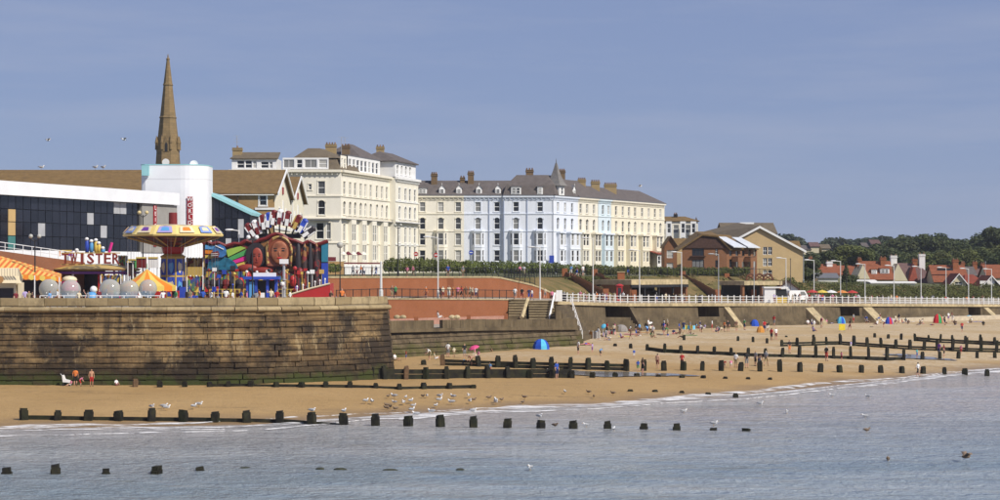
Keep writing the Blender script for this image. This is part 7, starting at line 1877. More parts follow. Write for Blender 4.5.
# yellow and red tent
tn = empty('striped_tent', (*XY(147, 205).xy, FAIR_Z), 'yellow and red striped round tent below the carousel canopy', 'tent')
q = XY(147, 205); ap = Vector((q.x, q.y, ZY(269, 205))); n = 16; rr = 3.0
for i in range(n):
    a0, a1 = 2 * math.pi * i / n, 2 * math.pi * (i + 1) / n; z_ = ZY(286, 205); e0_, e1_ = Vector((q.x + rr * math.cos(a0), q.y + rr * math.sin(a0), z_)), Vector((q.x + rr * math.cos(a1), q.y + rr * math.sin(a1), z_)); md = [e.lerp(ap, .5) - Vector((0, 0, .18)) for e in (e0_, e1_)]
    mb = MB(C_YEL if i % 2 else C_ORG); mb.face([e0_, e1_, md[1], md[0]]); mb.face([md[0], md[1], ap]); mb.face([e0_ - Vector((0, 0, .5)), e1_ - Vector((0, 0, .5)), e1_, e0_]); mb.build('tent_panel', tn)
    if i % 4 == 0: MB(C_WHT).bar((e0_.x, e0_.y, FAIR_Z), e0_, .06, 5).build('pole', tn)
MB(C_GRN).bar(ap - Vector((0, 0, .1)), ap + Vector((0, 0, .6)), .05, 5, .02).build('finial', tn)
# clear balls floating in a paddling pool
k_ = Nodes('clear_plastic'); lw2 = k_.n.new('ShaderNodeLayerWeight'); lw2.inputs['Blend'].default_value = .35
k_.l.new(k_.rng(lw2.outputs['Facing'], 0, 1, .55, .92), k_.b.inputs['Alpha']); CLEAR = k_.out((.50, .48, .42), .12, .6)
pool = empty('ball_pool', (*XY(100, 193).xy, FAIR_Z), 'shallow pool with white rim holding the clear walking balls', 'pool')
MB(WHITE).obox((XY(40, 191).x, 191, FAIR_Z), (XY(158, 191).x - XY(40, 191).x, 0, 0), (0, .25, 0), (0, 0, .55)).build('rim', pool); MB(C_LBLUE).obox((XY(40, 191).x, 191.3, FAIR_Z), (XY(158, 191).x - XY(40, 191).x, 0, 0), (0, 5, 0), (0, 0, .4)).build('water', pool)
for px in range(40, 162, 12): MB(WHITE).bar((XY(px, 190.8).x, 190.8, FAIR_Z), (XY(px, 190.8).x, 190.8, FAIR_Z + 1.15), .05, 5).build('post', pool)
MB(WHITE).bar((XY(40, 190.8).x, 190.8, FAIR_Z + 1.15), (XY(160, 190.8).x, 190.8, FAIR_Z + 1.15), .04, 5).build('rail', pool)
for i, (px, py, r_px, lb) in enumerate(((49, 289, 10, 'beside the awning'), (70.5, 290, 10.3, 'below the pink booth'), (110, 290, 11, 'below the TWISTER sign, largest of them'), (129, 290, 10, 'third from the carousel column'), (148, 288.5, 9, 'before the striped tent'))):
    Yb = 193.5 + i * .35; q = P(px, py, Yb); r = r_px * Yb / FPX; b = empty('water_ball', (q.x, q.y, q.z - r), 'clear inflated walking ball ' + lb, 'ball', 'clear walking balls')
    MB(CLEAR).ball(q, r, 24, 14).build('shell', b, True); MB(GREYMETAL).box(q + Vector((r * .15, -r * .85, -r * .4)), (.04, .02, .5)).build('zip', b)
# coloured stall fronts behind
for i, (px0, px1, y0, y1, Y, m, lb) in enumerate(((46, 60, 250, 256, 225, C_ORG, 'low orange hoarding below the glass hall'), (60, 72, 250, 256, 226, C_PURP, 'purple hoarding behind the TWISTER sign'), (118, 128, 262, 275, 222, C_LBLUE, 'light blue stall beside the TWISTER ride'), (128, 136, 259, 275, 223, C_GRN, 'green topped stall behind the tent'), (136, 146, 257, 268, 224, C_DRED, 'dark red hoarding behind the tent'), (148, 158, 257, 268, 225, C_WHT, 'white hoarding beside the carousel'), (183, 206, 262, 284, 228, C_GOLD, 'gold stall front beyond the carousel'))):
    st = empty('stall', (XY((px0 + px1) / 2, Y).x, Y, FAIR_Z), lb, 'stall', 'fairground stalls')
    a, b = P(px0, y1, Y), P(px1, y0, Y); MB(m).obox(a, (b.x - a.x, 0, 0), (0, .4, 0), (0, 0, b.z - a.z)).build('board', st)
    for x_ in (a.x + .1, b.x - .1): MB(C_WHT).bar((x_, Y + .2, FAIR_Z), (x_, Y + .2, b.z), .08, 5).build('post', st)
    MB(C_YEL).obox((a.x, Y - .1, b.z - .16), (b.x - a.x, 0, 0), (0, .1, 0), (0, 0, .16)).build('trim', st)

# bulbs and odd bits that crowd the ride fronts
cr_ = random.Random(21)
for i in range(70):
    px = cr_.uniform(204, 326); py = cr_.choice([cr_.uniform(268, 274), cr_.uniform(283, 297), cr_.uniform(276, 290)]); Y = cr_.uniform(210, 221)
    m_ = cr_.choice([C_WHT, C_YEL, C_RED, C_DARK, C_GOLD, C_DRED, C_DARK, C_BLUE, C_WHT]); mb = MB(m_); q = P(px, py, Y); s_ = cr_.uniform(.10, .26)
    if cr_.random() < .5: mb.ball(q, s_, 8, 5)
    else: mb.box(q, (s_ * 2.2, s_, s_ * cr_.uniform(1, 3)))
    mb.bar(q, (q.x, q.y, FAIR_Z), .03, 4); mb.build('ride_lamp', pf)
for i in range(24):
    px = cr_.uniform(120, 205); py = cr_.uniform(280, 297); Y = cr_.uniform(205, 220); q = P(px, py, Y)
    m_ = cr_.choice([C_DARK, C_RED, C_GOLD, C_DARK, C_WHT, C_BLUE]); mb = MB(m_); mb.box((q.x, q.y, (q.z + FAIR_Z) / 2), (cr_.uniform(.3, .9), .4, max(.4, q.z - FAIR_Z)))
    st = tag(mb.build('fair_crate', loc=(q.x, q.y, FAIR_Z)), 'low box of fairground gear between the carousel and the ride fronts', 'crate', 'boxes of fairground gear')

for i, (px0, px1, y0, y1, Y, m_, lb) in enumerate(((118, 127, 256, 266, 217, MUR2, 'brightly painted hoarding right beside the sign letters'), (127, 134, 262, 276, 212, MUR1, 'dark painted booth at the edge of the striped tent'), (160, 168, 268, 282, 222, MUR2, 'painted stall glimpsed behind the striped tent'), (186, 204, 276, 296, 213, MUR2, 'painted stall front beside the carousel column'), (47, 62, 279, 296, 205, MUR1, 'dark painted stall board under the end of the striped awning'), (100, 122, 275, 296, 207, MUR2, 'painted game stall below the round ride canopy'), (186, 204, 258, 267, 219, MUR3, 'gilded ride sign board beyond the carousel column'))):  # flat boards in dark
    st = empty('stall', (XY((px0 + px1) / 2, Y).x, Y, FAIR_Z), lb, 'stall', 'fairground stalls')
    a_, b_ = P(px0, y1, Y), P(px1, y0, Y); MB(m_).obox(a_, (b_.x - a_.x, 0, 0), (0, .4, 0), (0, 0, b_.z - a_.z)).build('board', st)
    for x_ in (a_.x + .1, b_.x - .1): MB(C_WHT).bar((x_, Y - .1, FAIR_Z), (x_, Y - .1, b_.z), .06, 5).build('post', st)
    for j in range(6): q_ = Vector((a_.x + (b_.x - a_.x) * (j + .5) / 6, Y - .1, b_.z)); MB(C_WHT if j % 2 else C_YEL).ball(q_, .09, 6, 4).build('bulb', st)
# ================================================================== people
SKINS = [mat('skin_%s' % n_, c_, .55, .06, 4) for n_, c_ in (('fair', (.56, .34, .24)), ('tanned', (.44, .24, .15)), ('pink', (.60, .32, .24)))]
HAIRS = [mat('hair_%s' % n_, c_, .7, .2, 6) for n_, c_ in (('brown', (.06, .035, .02)), ('dark', (.015, .012, .01)), ('fair', (.34, .22, .09)), ('grey', (.36, .34, .31)))]
def cloth(n_, c_): return mat('cloth_' + n_, c_, .85, .12, 5)
CL = {n_: cloth(n_, c_) for n_, c_ in (('white', (.74, .74, .73)), ('red', (.46, .03, .03)), ('navy', (.02, .03, .10)), ('black', (.018, .018, .02)), ('pink', (.62, .20, .30)), ('sky blue', (.16, .36, .66)), ('blue', (.03, .09, .42)), ('grey', (.24, .25, .27)), ('cream', (.62, .55, .40)), ('purple', (.18, .06, .30)), ('yellow', (.66, .52, .08)), ('green', (.07, .28, .10)), ('orange', (.68, .20, .05)), ('turquoise', (.06, .42, .44)), ('brown', (.14, .08, .05)), ('lilac', (.42, .34, .58)), ('khaki', (.28, .23, .13)), ('maroon', (.17, .02, .03)))}
def person_mesh(name, pose):
    """one continuous skinned body; faces sorted into skin, top, bottom, hair by the bone they grow on"""
    J = dict(pel=(0, 0, .95), sp=(0, .01, 1.14), ch=(0, 0, 1.34), nk=(0, .01, 1.50), hd=(0, -.015, 1.60), tp=(0, .0, 1.70))
    for s, k_ in ((-1, 'l'), (1, 'r')):
        J.update({'hp' + k_: (.10 * s, 0, .90), 'kn' + k_: (.11 * s, -.02, .50), 'an' + k_: (.11 * s, .03, .09), 'to' + k_: (.125 * s, -.15, .035),
                  'sh' + k_: (.19 * s, .01, 1.41), 'el' + k_: (.25 * s, .04, 1.14), 'wr' + k_: (.25 * s, -.05, .91), 'ha' + k_: (.245 * s, -.085, .80), 'th' + k_: (.21 * s, -.12, .86)})
    if pose == 'walk':
        J.update(knl=(-.11, -.18, .52), anl=(-.11, -.24, .10), tol=(-.12, -.42, .06), knr=(.11, .08, .50), anr=(.11, .32, .16), tor=(.12, .20, .05), ell=(-.25, .13, 1.15), wrl=(-.24, .20, .93), hal=(-.235, .19, .82), thl=(-.21, .14, .87), elr=(.25, -.08, 1.15), wrr=(.23, -.24, .97), har=(.22, -.31, .89), thr=(.18, -.30, .95))
    elif pose == 'stoop':
        J.update(pel=(0, .16, .86), sp=(0, .04, 1.02), ch=(0, -.14, 1.12), nk=(0, -.28, 1.19), hd=(0, -.37, 1.21), tp=(0, -.45, 1.27))
        for s, k_ in ((-1, 'l'), (1, 'r')): J.update({'hp' + k_: (.10 * s, .15, .82), 'kn' + k_: (.12 * s, -.05, .46), 'sh' + k_: (.18 * s, -.18, 1.13), 'el' + k_: (.22 * s, -.28, .88), 'wr' + k_: (.17 * s, -.42, .70), 'ha' + k_: (.15 * s, -.47, .60), 'th' + k_: (.11 * s, -.47, .66)})
    elif pose == 'sit':
        dz = -.80
        for k_ in ('pel', 'sp', 'ch', 'nk', 'hd', 'tp'): x_, y_, z_ = J[k_]; J[k_] = (x_, y_ + (z_ - .95) * .16, z_ + dz)
        for s, k_ in ((-1, 'l'), (1, 'r')): J.update({'hp' + k_: (.10 * s, 0, .13), 'kn' + k_: (.14 * s, -.38, .36 if s > 0 else .26), 'an' + k_: (.15 * s, -.66, .09), 'to' + k_: (.16 * s, -.78, .11), 'sh' + k_: (.19 * s, .08, .61), 'el' + k_: (.25 * s, .02, .36), 'wr' + k_: (.19 * s, -.20, .34), 'ha' + k_: (.16 * s, -.30, .36), 'th' + k_: (.12 * s, -.26, .40)})
    elif pose == 'lie':
        J.update(pel=(0, 0, .12), sp=(0, .19, .12), ch=(0, .39, .15), nk=(0, .55, .15), hd=(0, .66, .14), tp=(0, .77, .15))
        for s, k_ in ((-1, 'l'), (1, 'r')): J.update({'hp' + k_: (.10 * s, -.05, .11), 'kn' + k_: (.12 * s, -.44, .18 if s > 0 else .11), 'an' + k_: (.13 * s, -.85, .06), 'to' + k_: (.15 * s, -.92, .16), 'sh' + k_: (.19 * s, .46, .14), 'el' + k_: (.28 * s, .22, .08), 'wr' + k_: (.30 * s, -.01, .06), 'ha' + k_: (.29 * s, -.12, .06), 'th' + k_: (.24 * s, -.06, .08)})
    elif pose == 'arm':
        J.update(elr=(.33, -.10, 1.30), wrr=(.30, -.24, 1.50), har=(.27, -.28, 1.59), thr=(.23, -.28, 1.53))
    bones = [('pel', 'sp', 1), ('sp', 'ch', 1), ('ch', 'nk', 1), ('nk', 'hd', 0), ('hd', 'tp', 3)]
    for k_ in 'lr': bones += [('pel', 'hp' + k_, 2), ('hp' + k_, 'kn' + k_, 2), ('kn' + k_, 'an' + k_, 0), ('an' + k_, 'to' + k_, 4), ('ch', 'sh' + k_, 1), ('sh' + k_, 'el' + k_, 1), ('el' + k_, 'wr' + k_, 0), ('wr' + k_, 'ha' + k_, 0), ('wr' + k_, 'th' + k_, 0)]
    rad = dict(pel=(.155, .115), sp=(.135, .10), ch=(.165, .115), nk=(.055, .058), hd=(.082, .100), tp=(.060, .075))
    for k_ in 'lr': rad.update({'hp' + k_: (.09, .095), 'kn' + k_: (.06, .062), 'an' + k_: (.038, .042), 'to' + k_: (.035, .03), 'sh' + k_: (.062, .065), 'el' + k_: (.043, .043), 'wr' + k_: (.03, .028), 'ha' + k_: (.028, .018), 'th' + k_: (.012, .012)})
    names = list(J); me = bpy.data.meshes.new(name)
    me.from_pydata([J[k_] for k_ in names], [(names.index(a), names.index(b)) for a, b, _ in bones], [])
    o = bpy.data.objects.new(name, me); COL.objects.link(o)
    md = o.modifiers.new('skin', 'SKIN'); md.use_smooth_shade = True
    for i, k_ in enumerate(names): me.skin_vertices[0].data[i].radius = rad[k_]; me.skin_vertices[0].data[i].use_root = (k_ == 'pel')
    sd = o.modifiers.new('sub', 'SUBSURF'); sd.levels = 1; sd.render_levels = 1
    out = bpy.data.meshes.new_from_object(o.evaluated_get(bpy.context.evaluated_depsgraph_get()))
    bpy.data.objects.remove(o); out.name = name; out.materials.clear()
    for i in range(5): out.materials.append(SKINS[0])
    B = [(Vector(J[a]), Vector(J[b]), m_) for a, b, m_ in bones]
    def near(p):
        best = (9, 0, 0)
        for a, b, m_ in B:
            d = b - a; t = max(0, min(1, (p - a).dot(d) / d.length_squared)); e = (p - a - d * t).length
            if e < best[0]: best = (e, m_, t)
        return best[1], best[2]
    hd = Vector(J['hd']); face_dir = Vector((0, -1, 0)) if pose != 'lie' else Vector((0, 0, 1)); updir = (Vector(J['tp']) - hd).normalized()
    for p in out.polygons:
        m_, t = near(p.center)
        if m_ == 3 or (m_ == 0 and (p.center - hd).length < .13 and (p.center - Vector(J['nk'])).length > .06):
            v = p.center - hd; m_ = 0 if (v.dot(face_dir) > .035 and v.dot(updir) < .10) else 3
        p.material_index = m_; p.use_smooth = True
    return out
PO = {k_: person_mesh('person_' + k_, k_) for k_ in ('stand', 'walk', 'stoop', 'sit', 'lie', 'arm')}
POSEW = dict(stand='standing', walk='walking', stoop='stooping', sit='sitting', lie='lying', arm='waving')
used = set()
prng = random.Random(11)
def person(loc, pose, top=None, bot=None, where='', size=None, rz=None, child=False, group='people on the seafront'):
    for _ in range(200):
        t = top or prng.choice(['white', 'white', 'white', 'navy', 'black', 'red', 'pink', 'grey', 'cream', 'sky blue', 'brown', 'lilac', 'khaki', 'maroon', 'blue', 'orange', 'green', 'white', 'black', 'cream']); b = bot or prng.choice(['navy', 'black', 'grey', 'white', 'khaki', 'blue', 'cream', 'brown', 'maroon', 'navy', 'black'])
        who = 'child' if child else 'person'
        tn_ = 'bare top' if t == 'bare' else t + ' top'
        lb = '%s in %s and %s shorts %s %s' % (who, tn_, b, POSEW[pose], where)
        if lb not in used: break
        if top and bot: bot = None
        elif top: top = None
    used.add(lb)
    h = size or (prng.uniform(.58, .72) if child else prng.uniform(.93, 1.06))
    o = inst('person', PO[pose], loc, None, prng.uniform(-3.1, 3.1) if rz is None else rz, h)
    sk = prng.choice(SKINS); long_ = prng.random() < .4
    ms = [sk, sk if t == 'bare' else CL[t], CL[b], prng.choice(HAIRS), CL['black'] if long_ else sk]
    for i in range(5): o.material_slots[i].link = 'OBJECT'; o.material_slots[i].material = ms[i]
    return tag(o, lb, 'person', group)
def bp_(px, py, pose, top=None, bot=None, where='', child=False, rz=None):
    g = Gb(px, py); return person((g.x, g.y, g.z - .02), pose, top, bot, where, None, rz, child, 'people on the beach')
W0, W1, W2, W3, W4 = 'on the sand below the harbour wall', 'by the weedy low wall', 'on the sand by the planked groynes', 'near the foot of the sea wall', 'on the far beach'
for a in ((37, 383.5, 'stoop', 'white', 'red', W0, True), (75.5, 386, 'stand', 'orange', 'black', W0, False, 3.1), (91.5, 386.5, 'stand', 'bare', 'red', W0, False, .4), (70.5, 386, 'sit', 'pink', 'white', W0, True), (80.5, 386.3, 'stoop', 'pink', 'red', W0, True), (116.5, 385.5, 'sit', 'white', 'pink', W0, True),
          (395, 361, 'sit', 'white', 'cream', W1), (406, 360, 'stand', 'red', 'blue', W1, True), (429.5, 360, 'stoop', 'white', 'khaki', W1), (435, 359.5, 'sit', 'cream', 'white', W1), (448, 357, 'stand', 'white', 'grey', W1), (454, 357.5, 'stand', 'cream', 'khaki', W1, True), (464.5, 358, 'stand', 'black', 'grey', W1), (478, 357.5, 'sit', 'pink', 'white', W1), (475, 357, 'stand', 'pink', 'cream', W1, True), (489.5, 351.5, 'sit', 'red', 'white', W1), (493, 350.5, 'sit', 'white', 'brown', W1),
          (463, 366, 'stoop', 'sky blue', 'blue', W2, True), (471, 366.5, 'stoop', 'bare', 'khaki', W2), (474.5, 366, 'sit', 'bare', 'maroon', W2), (490, 374, 'stand', 'sky blue', 'red', W2, True), (547.5, 378, 'stand', 'white', 'turquoise', W2, True), (556.8, 378.8, 'stand', 'blue', 'navy', W2, False, .8), (578.3, 354.5, 'stand', 'white', 'black', W2), (592.3, 352.5, 'stand', 'lilac', 'purple', W2, True), (600.5, 356, 'stoop', 'sky blue', 'blue', W2, True), (634, 358, 'stand', 'blue', 'white', W2, True),
          (642.6, 373, 'stand', 'brown', 'black', W2), (638, 371.5, 'stand', 'blue', 'green', W2, True), (657.5, 368.5, 'stand', 'bare', 'maroon', W2), (682, 368, 'stand', 'red', 'black', W2), (724.5, 368, 'stoop', 'red', 'navy', W2, True), (731, 368.5, 'stoop', 'pink', 'white', W2, True), (736, 368, 'stand', 'white', 'khaki', W2), (746.8, 368, 'stand', 'black', 'grey', W2), (755.5, 366, 'stand', 'grey', 'black', W2), (759.5, 366.5, 'stoop', 'brown', 'navy', W2), (766, 366, 'walk', 'grey', 'khaki', W2),
          (771.5, 340.5, 'stand', 'red', 'black', W4), (776, 340, 'stand', 'white', 'maroon', W4), (789.5, 353.5, 'stand', 'black', 'orange', W4), (826.5, 361, 'stand', 'black', 'red', W4), (841.5, 360.5, 'stand', 'pink', 'maroon', W4, True), (851, 349, 'stand', 'lilac', 'white', W4, True), (917, 357.5, 'stand', 'turquoise', 'blue', W4, True), (918, 377, 'walk', 'white', 'black', 'at the water edge beside a groyne post'), (939, 356, 'stand', 'purple', 'navy', W4), (944, 357, 'stand', 'maroon', 'black', W4), (961, 354, 'stand', 'pink', 'red', W4, True), (962, 332, 'walk', 'red', 'navy', W4),
          (596, 329.5, 'sit', 'sky blue', 'white', W3), (586, 344.5, 'lie', 'red', 'blue', W3), (607, 334, 'stand', 'red', 'black', W3), (610.5, 334, 'sit', 'black', 'green', W3), (614.5, 334, 'stand', 'pink', 'navy', W3), (630, 331, 'sit', 'white', 'red', W3), (640, 329.5, 'stand', 'green', 'white', W3, True), (648.5, 328, 'stand', 'white', 'grey', W3), (652, 329, 'sit', 'pink', 'black', W3), (664, 328.5, 'stand', 'white', 'navy', W3), (667.5, 328.5, 'stand', 'cream', 'brown', W3), (673.5, 334.5, 'sit', 'navy', 'red', W3), (676, 333.5, 'lie', 'white', 'red', W3), (661, 335, 'lie', 'black', 'grey', W3), (685, 329, 'sit', 'yellow', 'blue', W3), (697, 327, 'sit', 'sky blue', 'red', W3), (704.5, 329, 'sit', 'lilac', 'white', W3), (712, 331, 'stand', 'white', 'red', W3), (716.5, 332, 'sit', 'pink', 'navy', W3), (728, 332, 'stand', 'black', 'brown', W3), (736.5, 331, 'stand', 'brown', 'khaki', W3), (744.5, 330, 'stand', 'green', 'navy', W3), (774, 326, 'stand', 'red', 'grey', W3),
          (808, 321, 'sit', 'white', 'grey', W4), (814.5, 322, 'stand', 'white', 'cream', W4), (820, 322, 'sit', 'red', 'white', W4), (826, 322, 'sit', 'pink', 'blue', W4), (832, 321.5, 'lie', 'blue', 'white', W4), (853.5, 321, 'stand', 'grey', 'red', W4), (867, 321.5, 'sit', 'brown', 'black', W4), (871, 321.5, 'sit', 'black', 'maroon', W4), (877, 325, 'sit', 'white', 'maroon', W4), (880, 323, 'stand', 'maroon', 'white', W4), (895, 322.5, 'sit', 'white', 'navy', W4), (899, 323, 'stand', 'black', 'white', W4), (902.5, 323.5, 'sit', 'red', 'grey', W4), (906, 322.5, 'sit', 'grey', 'white', W4), (910, 321, 'lie', 'pink', 'black', W4), (920, 325.5, 'sit', 'brown', 'white', W4), (927, 320.5, 'sit', 'lilac', 'grey', W4), (933, 321, 'sit', 'cream', 'red', W4), (945, 324, 'sit', 'white', 'black', W4), (948.5, 321, 'stand', 'white', 'purple', W4), (952, 319, 'stand', 'maroon', 'navy', W4), (955, 325, 'sit', 'brown', 'navy', W4), (959, 319.5, 'sit', 'black', 'white', W4), (968, 323, 'lie', 'navy', 'white', W4), (971, 322.5, 'sit', 'white', 'blue', W4)):
    bp_(*a)
for i in range(58):
    px = prng.choice([prng.uniform(584, 770), prng.uniform(590, 720), prng.uniform(800, 985)]); y0 = interp(px, [584, 620, 700, 800, 870, 1000], [338, 334, 331, 327, 323, 320.5])
    py = y0 + abs(prng.gauss(0, 3.2)); g = Gb(px, py)
    person((g.x, g.y, g.z - .02), prng.choice(['sit', 'sit', 'stand', 'lie', 'stoop', 'walk', 'stand']), where=W3 if px < 780 else W4, child=prng.random() < .25, group='people on the beach')
# walkers on the promenade
PR = 'by the white railing'
for i in range(78):
    px = prng.choice([prng.uniform(562, 620), prng.uniform(600, 700), prng.uniform(690, 870), prng.uniform(800, 862), prng.uniform(860, 1002)])
    p, d, n = on_wall(px); q = p - n * prng.uniform(1.0, 9.0)
    person((q.x, q.y, q.z - .02 + (.0)), prng.choice(['stand', 'walk', 'walk', 'stand', 'arm']), where=PR + (' near shelter' if px < 700 else ' near kiosk' if px < 840 else ' below shrubs'), child=prng.random() < .12, group='people on the promenade')
for i, px in enumerate((392, 395.5, 440, 443, 449, 453, 458, 461.5, 466, 470, 472.5, 476, 515, 522, 529, 532, 426)):
    Y = interp(px, [383, 508, 535], [248.5, 272, 276]); q = XY(px, Y)
    person((q.x, q.y, interp(px, [383, 508, 545], [8.15, 7.72, 7.4])), prng.choice(['stand', 'walk', 'walk']), where='on the red wall walkway', group='people on the walkway')
for px, Y in ((512, 293), (520, 295), (532, 297.5), (538, 298.5), (545, 299)):
    q = XY(px, Y - 3); person((q.x, q.y, interp(px, [505, 556], [7.75, 7.35])), 'walk', where='at the foot of the red ramp', group='people on the walkway')
for px in (353, 357, 361, 364, 372, 376, 407, 413, 448, 463, 520, 524, 571, 577, 583, 628):
    Y = interp(px, [330, 430, 500, 640], [264, 278, 292, 352]); q = XY(px, Y)
    person((q.x, q.y, 10.7), prng.choice(['stand', 'walk']), where='on the upper path beside the hedge', group='people on the upper path')
for px, Y in [(16, 190), (25, 191), (29, 190.5), (33, 192), (45.5, 189.5), (50, 190), (57.5, 189.8), (79, 190), (84, 191), (88, 190), (96, 191), (99, 191.5), (158, 189.5), (163, 193), (176, 195), (190, 196), (196, 194), (211, 192), (218, 194), (226, 193), (233, 195), (241, 192), (247, 194), (256, 191), (259, 192), (271, 195), (277, 193), (290, 196), (331, 197), (336, 199), (342, 200), (346, 200.5), (118, 196), (139, 198), (203, 197)]:
    q = XY(px, Y); person((q.x, q.y, FAIR_Z), prng.choice(['stand', 'walk', 'arm', 'stand']), where='at the fairground parapet', child=prng.random() < .15, group='people at the fairground')
q = XY(438.5, 243.5); person((q.x, q.y, 5.85), 'sit', 'white', 'white', 'on the terrace parapet below the red wall')

# ================================================================== beach things
def dome_tent(px, py, wpx, hpx, c1, c2, label):
    g = Gb(px, py); s_ = g.y / FPX; r = empty('beach_tent', g, label, 'tent', 'beach shelters'); w, h = wpx * s_ / 2, hpx * s_
    n = 8; k_ = 4; ring = lambda j: [g + Vector((w * math.cos(2 * math.pi * i / n) * math.cos(j / k_ * 1.45), w * .8 * math.sin(2 * math.pi * i / n) * math.cos(j / k_ * 1.45), h * math.sin(j / k_ * 1.571))) for i in range(n)]
    for i in range(n):
        mb = MB(c1 if i % 3 else c2); a = [ring(j) for j in range(k_ + 1)]; i2 = (i + 1) % n
        for j in range(k_): mb.face([a[j][i], a[j][i2], a[j + 1][i2], a[j + 1][i]])
        mb.build('tent_panel', r)
T = {k_: cloth('tent_' + k_, c_) for k_, c_ in dict(blue=(.02, .08, .48), cyan=(.10, .48, .72), red=(.55, .03, .04), green=(.04, .30, .10), orange=(.55, .25, .05), grey=(.26, .24, .23), yellow=(.75, .60, .05), pink=(.66, .08, .22), white=(.72, .72, .70)).items()}
dome_tent(541, 349.5, 17, 10.5, T['blue'], T['cyan'], 'blue and pale blue dome tent on the sand by the weedy wall')
dome_tent(754.5, 326.5, 9, 7, T['blue'], T['blue'], 'plain blue dome tent at the foot of the sea wall')
dome_tent(760.5, 332.5, 8, 6.5, T['orange'], T['orange'], 'brown orange dome tent beside the plain blue one')
dome_tent(841, 321.5, 9, 7, T['cyan'], T['blue'], 'light blue dome tent below the buttress')
dome_tent(889, 324, 8, 7, T['blue'], T['red'], 'blue and red dome tent on the far beach')
dome_tent(938, 323, 10, 9, T['red'], T['green'], 'red and green dome tent, largest on the far beach')
dome_tent(969, 319.5, 9, 4.5, T['cyan'], T['white'], 'low pale blue shelter near the frame edge')
dome_tent(621, 331.5, 14, 7, T['grey'], T['grey'], 'brownish grey beach shelter at the wall foot')
def windbreak(px, py, wpx, hpx, cols_, label):
    g = Gb(px, py); s_ = g.y / FPX; n = 5; w = wpx * s_ / n; r = empty('windbreak', g, label, 'windbreak', 'beach windbreaks')
    for i in range(n + 1):
        a = g + Vector(((i - n / 2) * w, .5 * math.sin(i * 1.2), 0)); MB(WHITE).bar(a, a + Vector((0, 0, hpx * s_ * 1.12)), .03, 5).build('pole', r)
        if i < n: b = g + Vector(((i + 1 - n / 2) * w, .5 * math.sin((i + 1) * 1.2), 0)); u_ = Vector((0, 0, hpx * s_)); MB(cols_[i % len(cols_)]).face([a + Vector((0, 0, .1)), b + Vector((0, 0, .1)), b + u_, a + u_]).build('cloth_panel', r)
windbreak(591, 339, 18, 7.5, (T['grey'], T['grey'], T['orange']), 'grey windbreak on the sand below the stair block')
windbreak(689, 330, 12, 4.5, (T['cyan'], T['yellow']), 'turquoise and yellow windbreak at the wall foot')
windbreak(612, 335, 7, 4, (T['red'], T['green']), 'red and green windbreak beside the grey shelter')
def parasol(px, py, hpx, rpx, m, label, tilt=.3):
    g = Gb(px, py); s_ = g.y / FPX; h = hpx * s_; r_ = rpx * s_; r = empty('beach_parasol', g, label, 'parasol', 'beach parasols'); MB(WHITE).bar(g, g + Vector((0, 0, h)), .03, 5).build('pole', r)
    me = MB(m).lathe((0, 0, 0), [(r_, -.35 * r_), (r_ * .6, -.1 * r_), (.02, 0)], 8, caps=False).mesh('canopy'); o = inst('canopy', me, g + Vector((0, 0, h)), r); o.rotation_euler = (tilt, -tilt, 0)
parasol(473.5, 356, 10, 5.5, T['pink'], 'bright pink parasol by the weedy low wall')
parasol(603, 329, 9, 3, T['cyan'], 'turquoise parasol at the foot of the sea wall', .7)
parasol(649.5, 327.5, 8, 3, T['white'], 'pale parasol at the foot of the sea wall')
for px, py, m, lb, w in ((691, 335.5, T['green'], 'green beach towel on the sand', .9), (632, 334.5, T['pink'], 'pink beach towel near the wall foot', 1.1), (645, 333, T['orange'], 'orange beach towel near the wall foot', .8), (582, 345, T['pink'], 'pink towel under the sunbather', 1.4), (624, 337, T['yellow'], 'small yellow towel on the sand', .8), (908, 322, T['white'], 'white towel on the far beach', 1.2), (884, 322, T['cyan'], 'light blue towel on the far beach', 1.0), (976, 322, T['blue'], 'blue towel near the frame edge', 1.0)):
    g = Gb(px, py); mb = MB(m); n = 6; w_ = w
    for i in range(n): 
        za, zb = .05 + .03 * math.sin(i * 2.1), .05 + .03 * math.sin((i + 1) * 2.1); mb.prism([g + Vector((-w_ + 2 * w_ * i / n, -.5, za)), g + Vector((-w_ + 2 * w_ * (i + 1) / n, -.5, zb)), g + Vector((-w_ + 2 * w_ * (i + 1) / n, .5, zb)), g + Vector((-w_ + 2 * w_ * i / n, .5, za))], (0, 0, .03))
    tag(mb.build('beach_towel'), lb, 'towel', 'beach towels')
g = G(842, 332); yb = empty('yellow_sign_board', g, 'bright yellow notice board standing on the far sand', 'sign', None); MB(T['yellow']).box(g + Vector((0, 0, .75)), (.95, .1, .95)).build('board', yb)
for dx in (-.35, .35): MB(GREYMETAL).bar(g + Vector((dx, .05, -.2)), g + Vector((dx, .05, .4)), .04, 5).build('leg', yb)
g = G(66.5, 386); pc = empty('white_pushchair', g, 'white pushchair beside the bathers below the harbour wall', 'pushchair'); MB(WHITE).prism([g + Vector((-.35, 0, .35)), g + Vector((.3, 0, .3)), g + Vector((.35, 0, .5)), g + Vector((-.15, 0, .6)), g + Vector((-.3, 0, 1.0)), g + Vector((-.42, 0, .98))], (0, .45, 0)).build('seat', pc)
for dx in (-.3, .3):
    for dy in (0, .45): MB(TYRE).bar(g + Vector((dx, dy - .02, .13)), g + Vector((dx, dy + .02, .13)), .13, 10).build('wheel', pc)
MB(GREYMETAL).bar(g + Vector((.3, .2, .13)), g + Vector((-.6, .2, 1.1)), .025, 5).build('frame', pc)
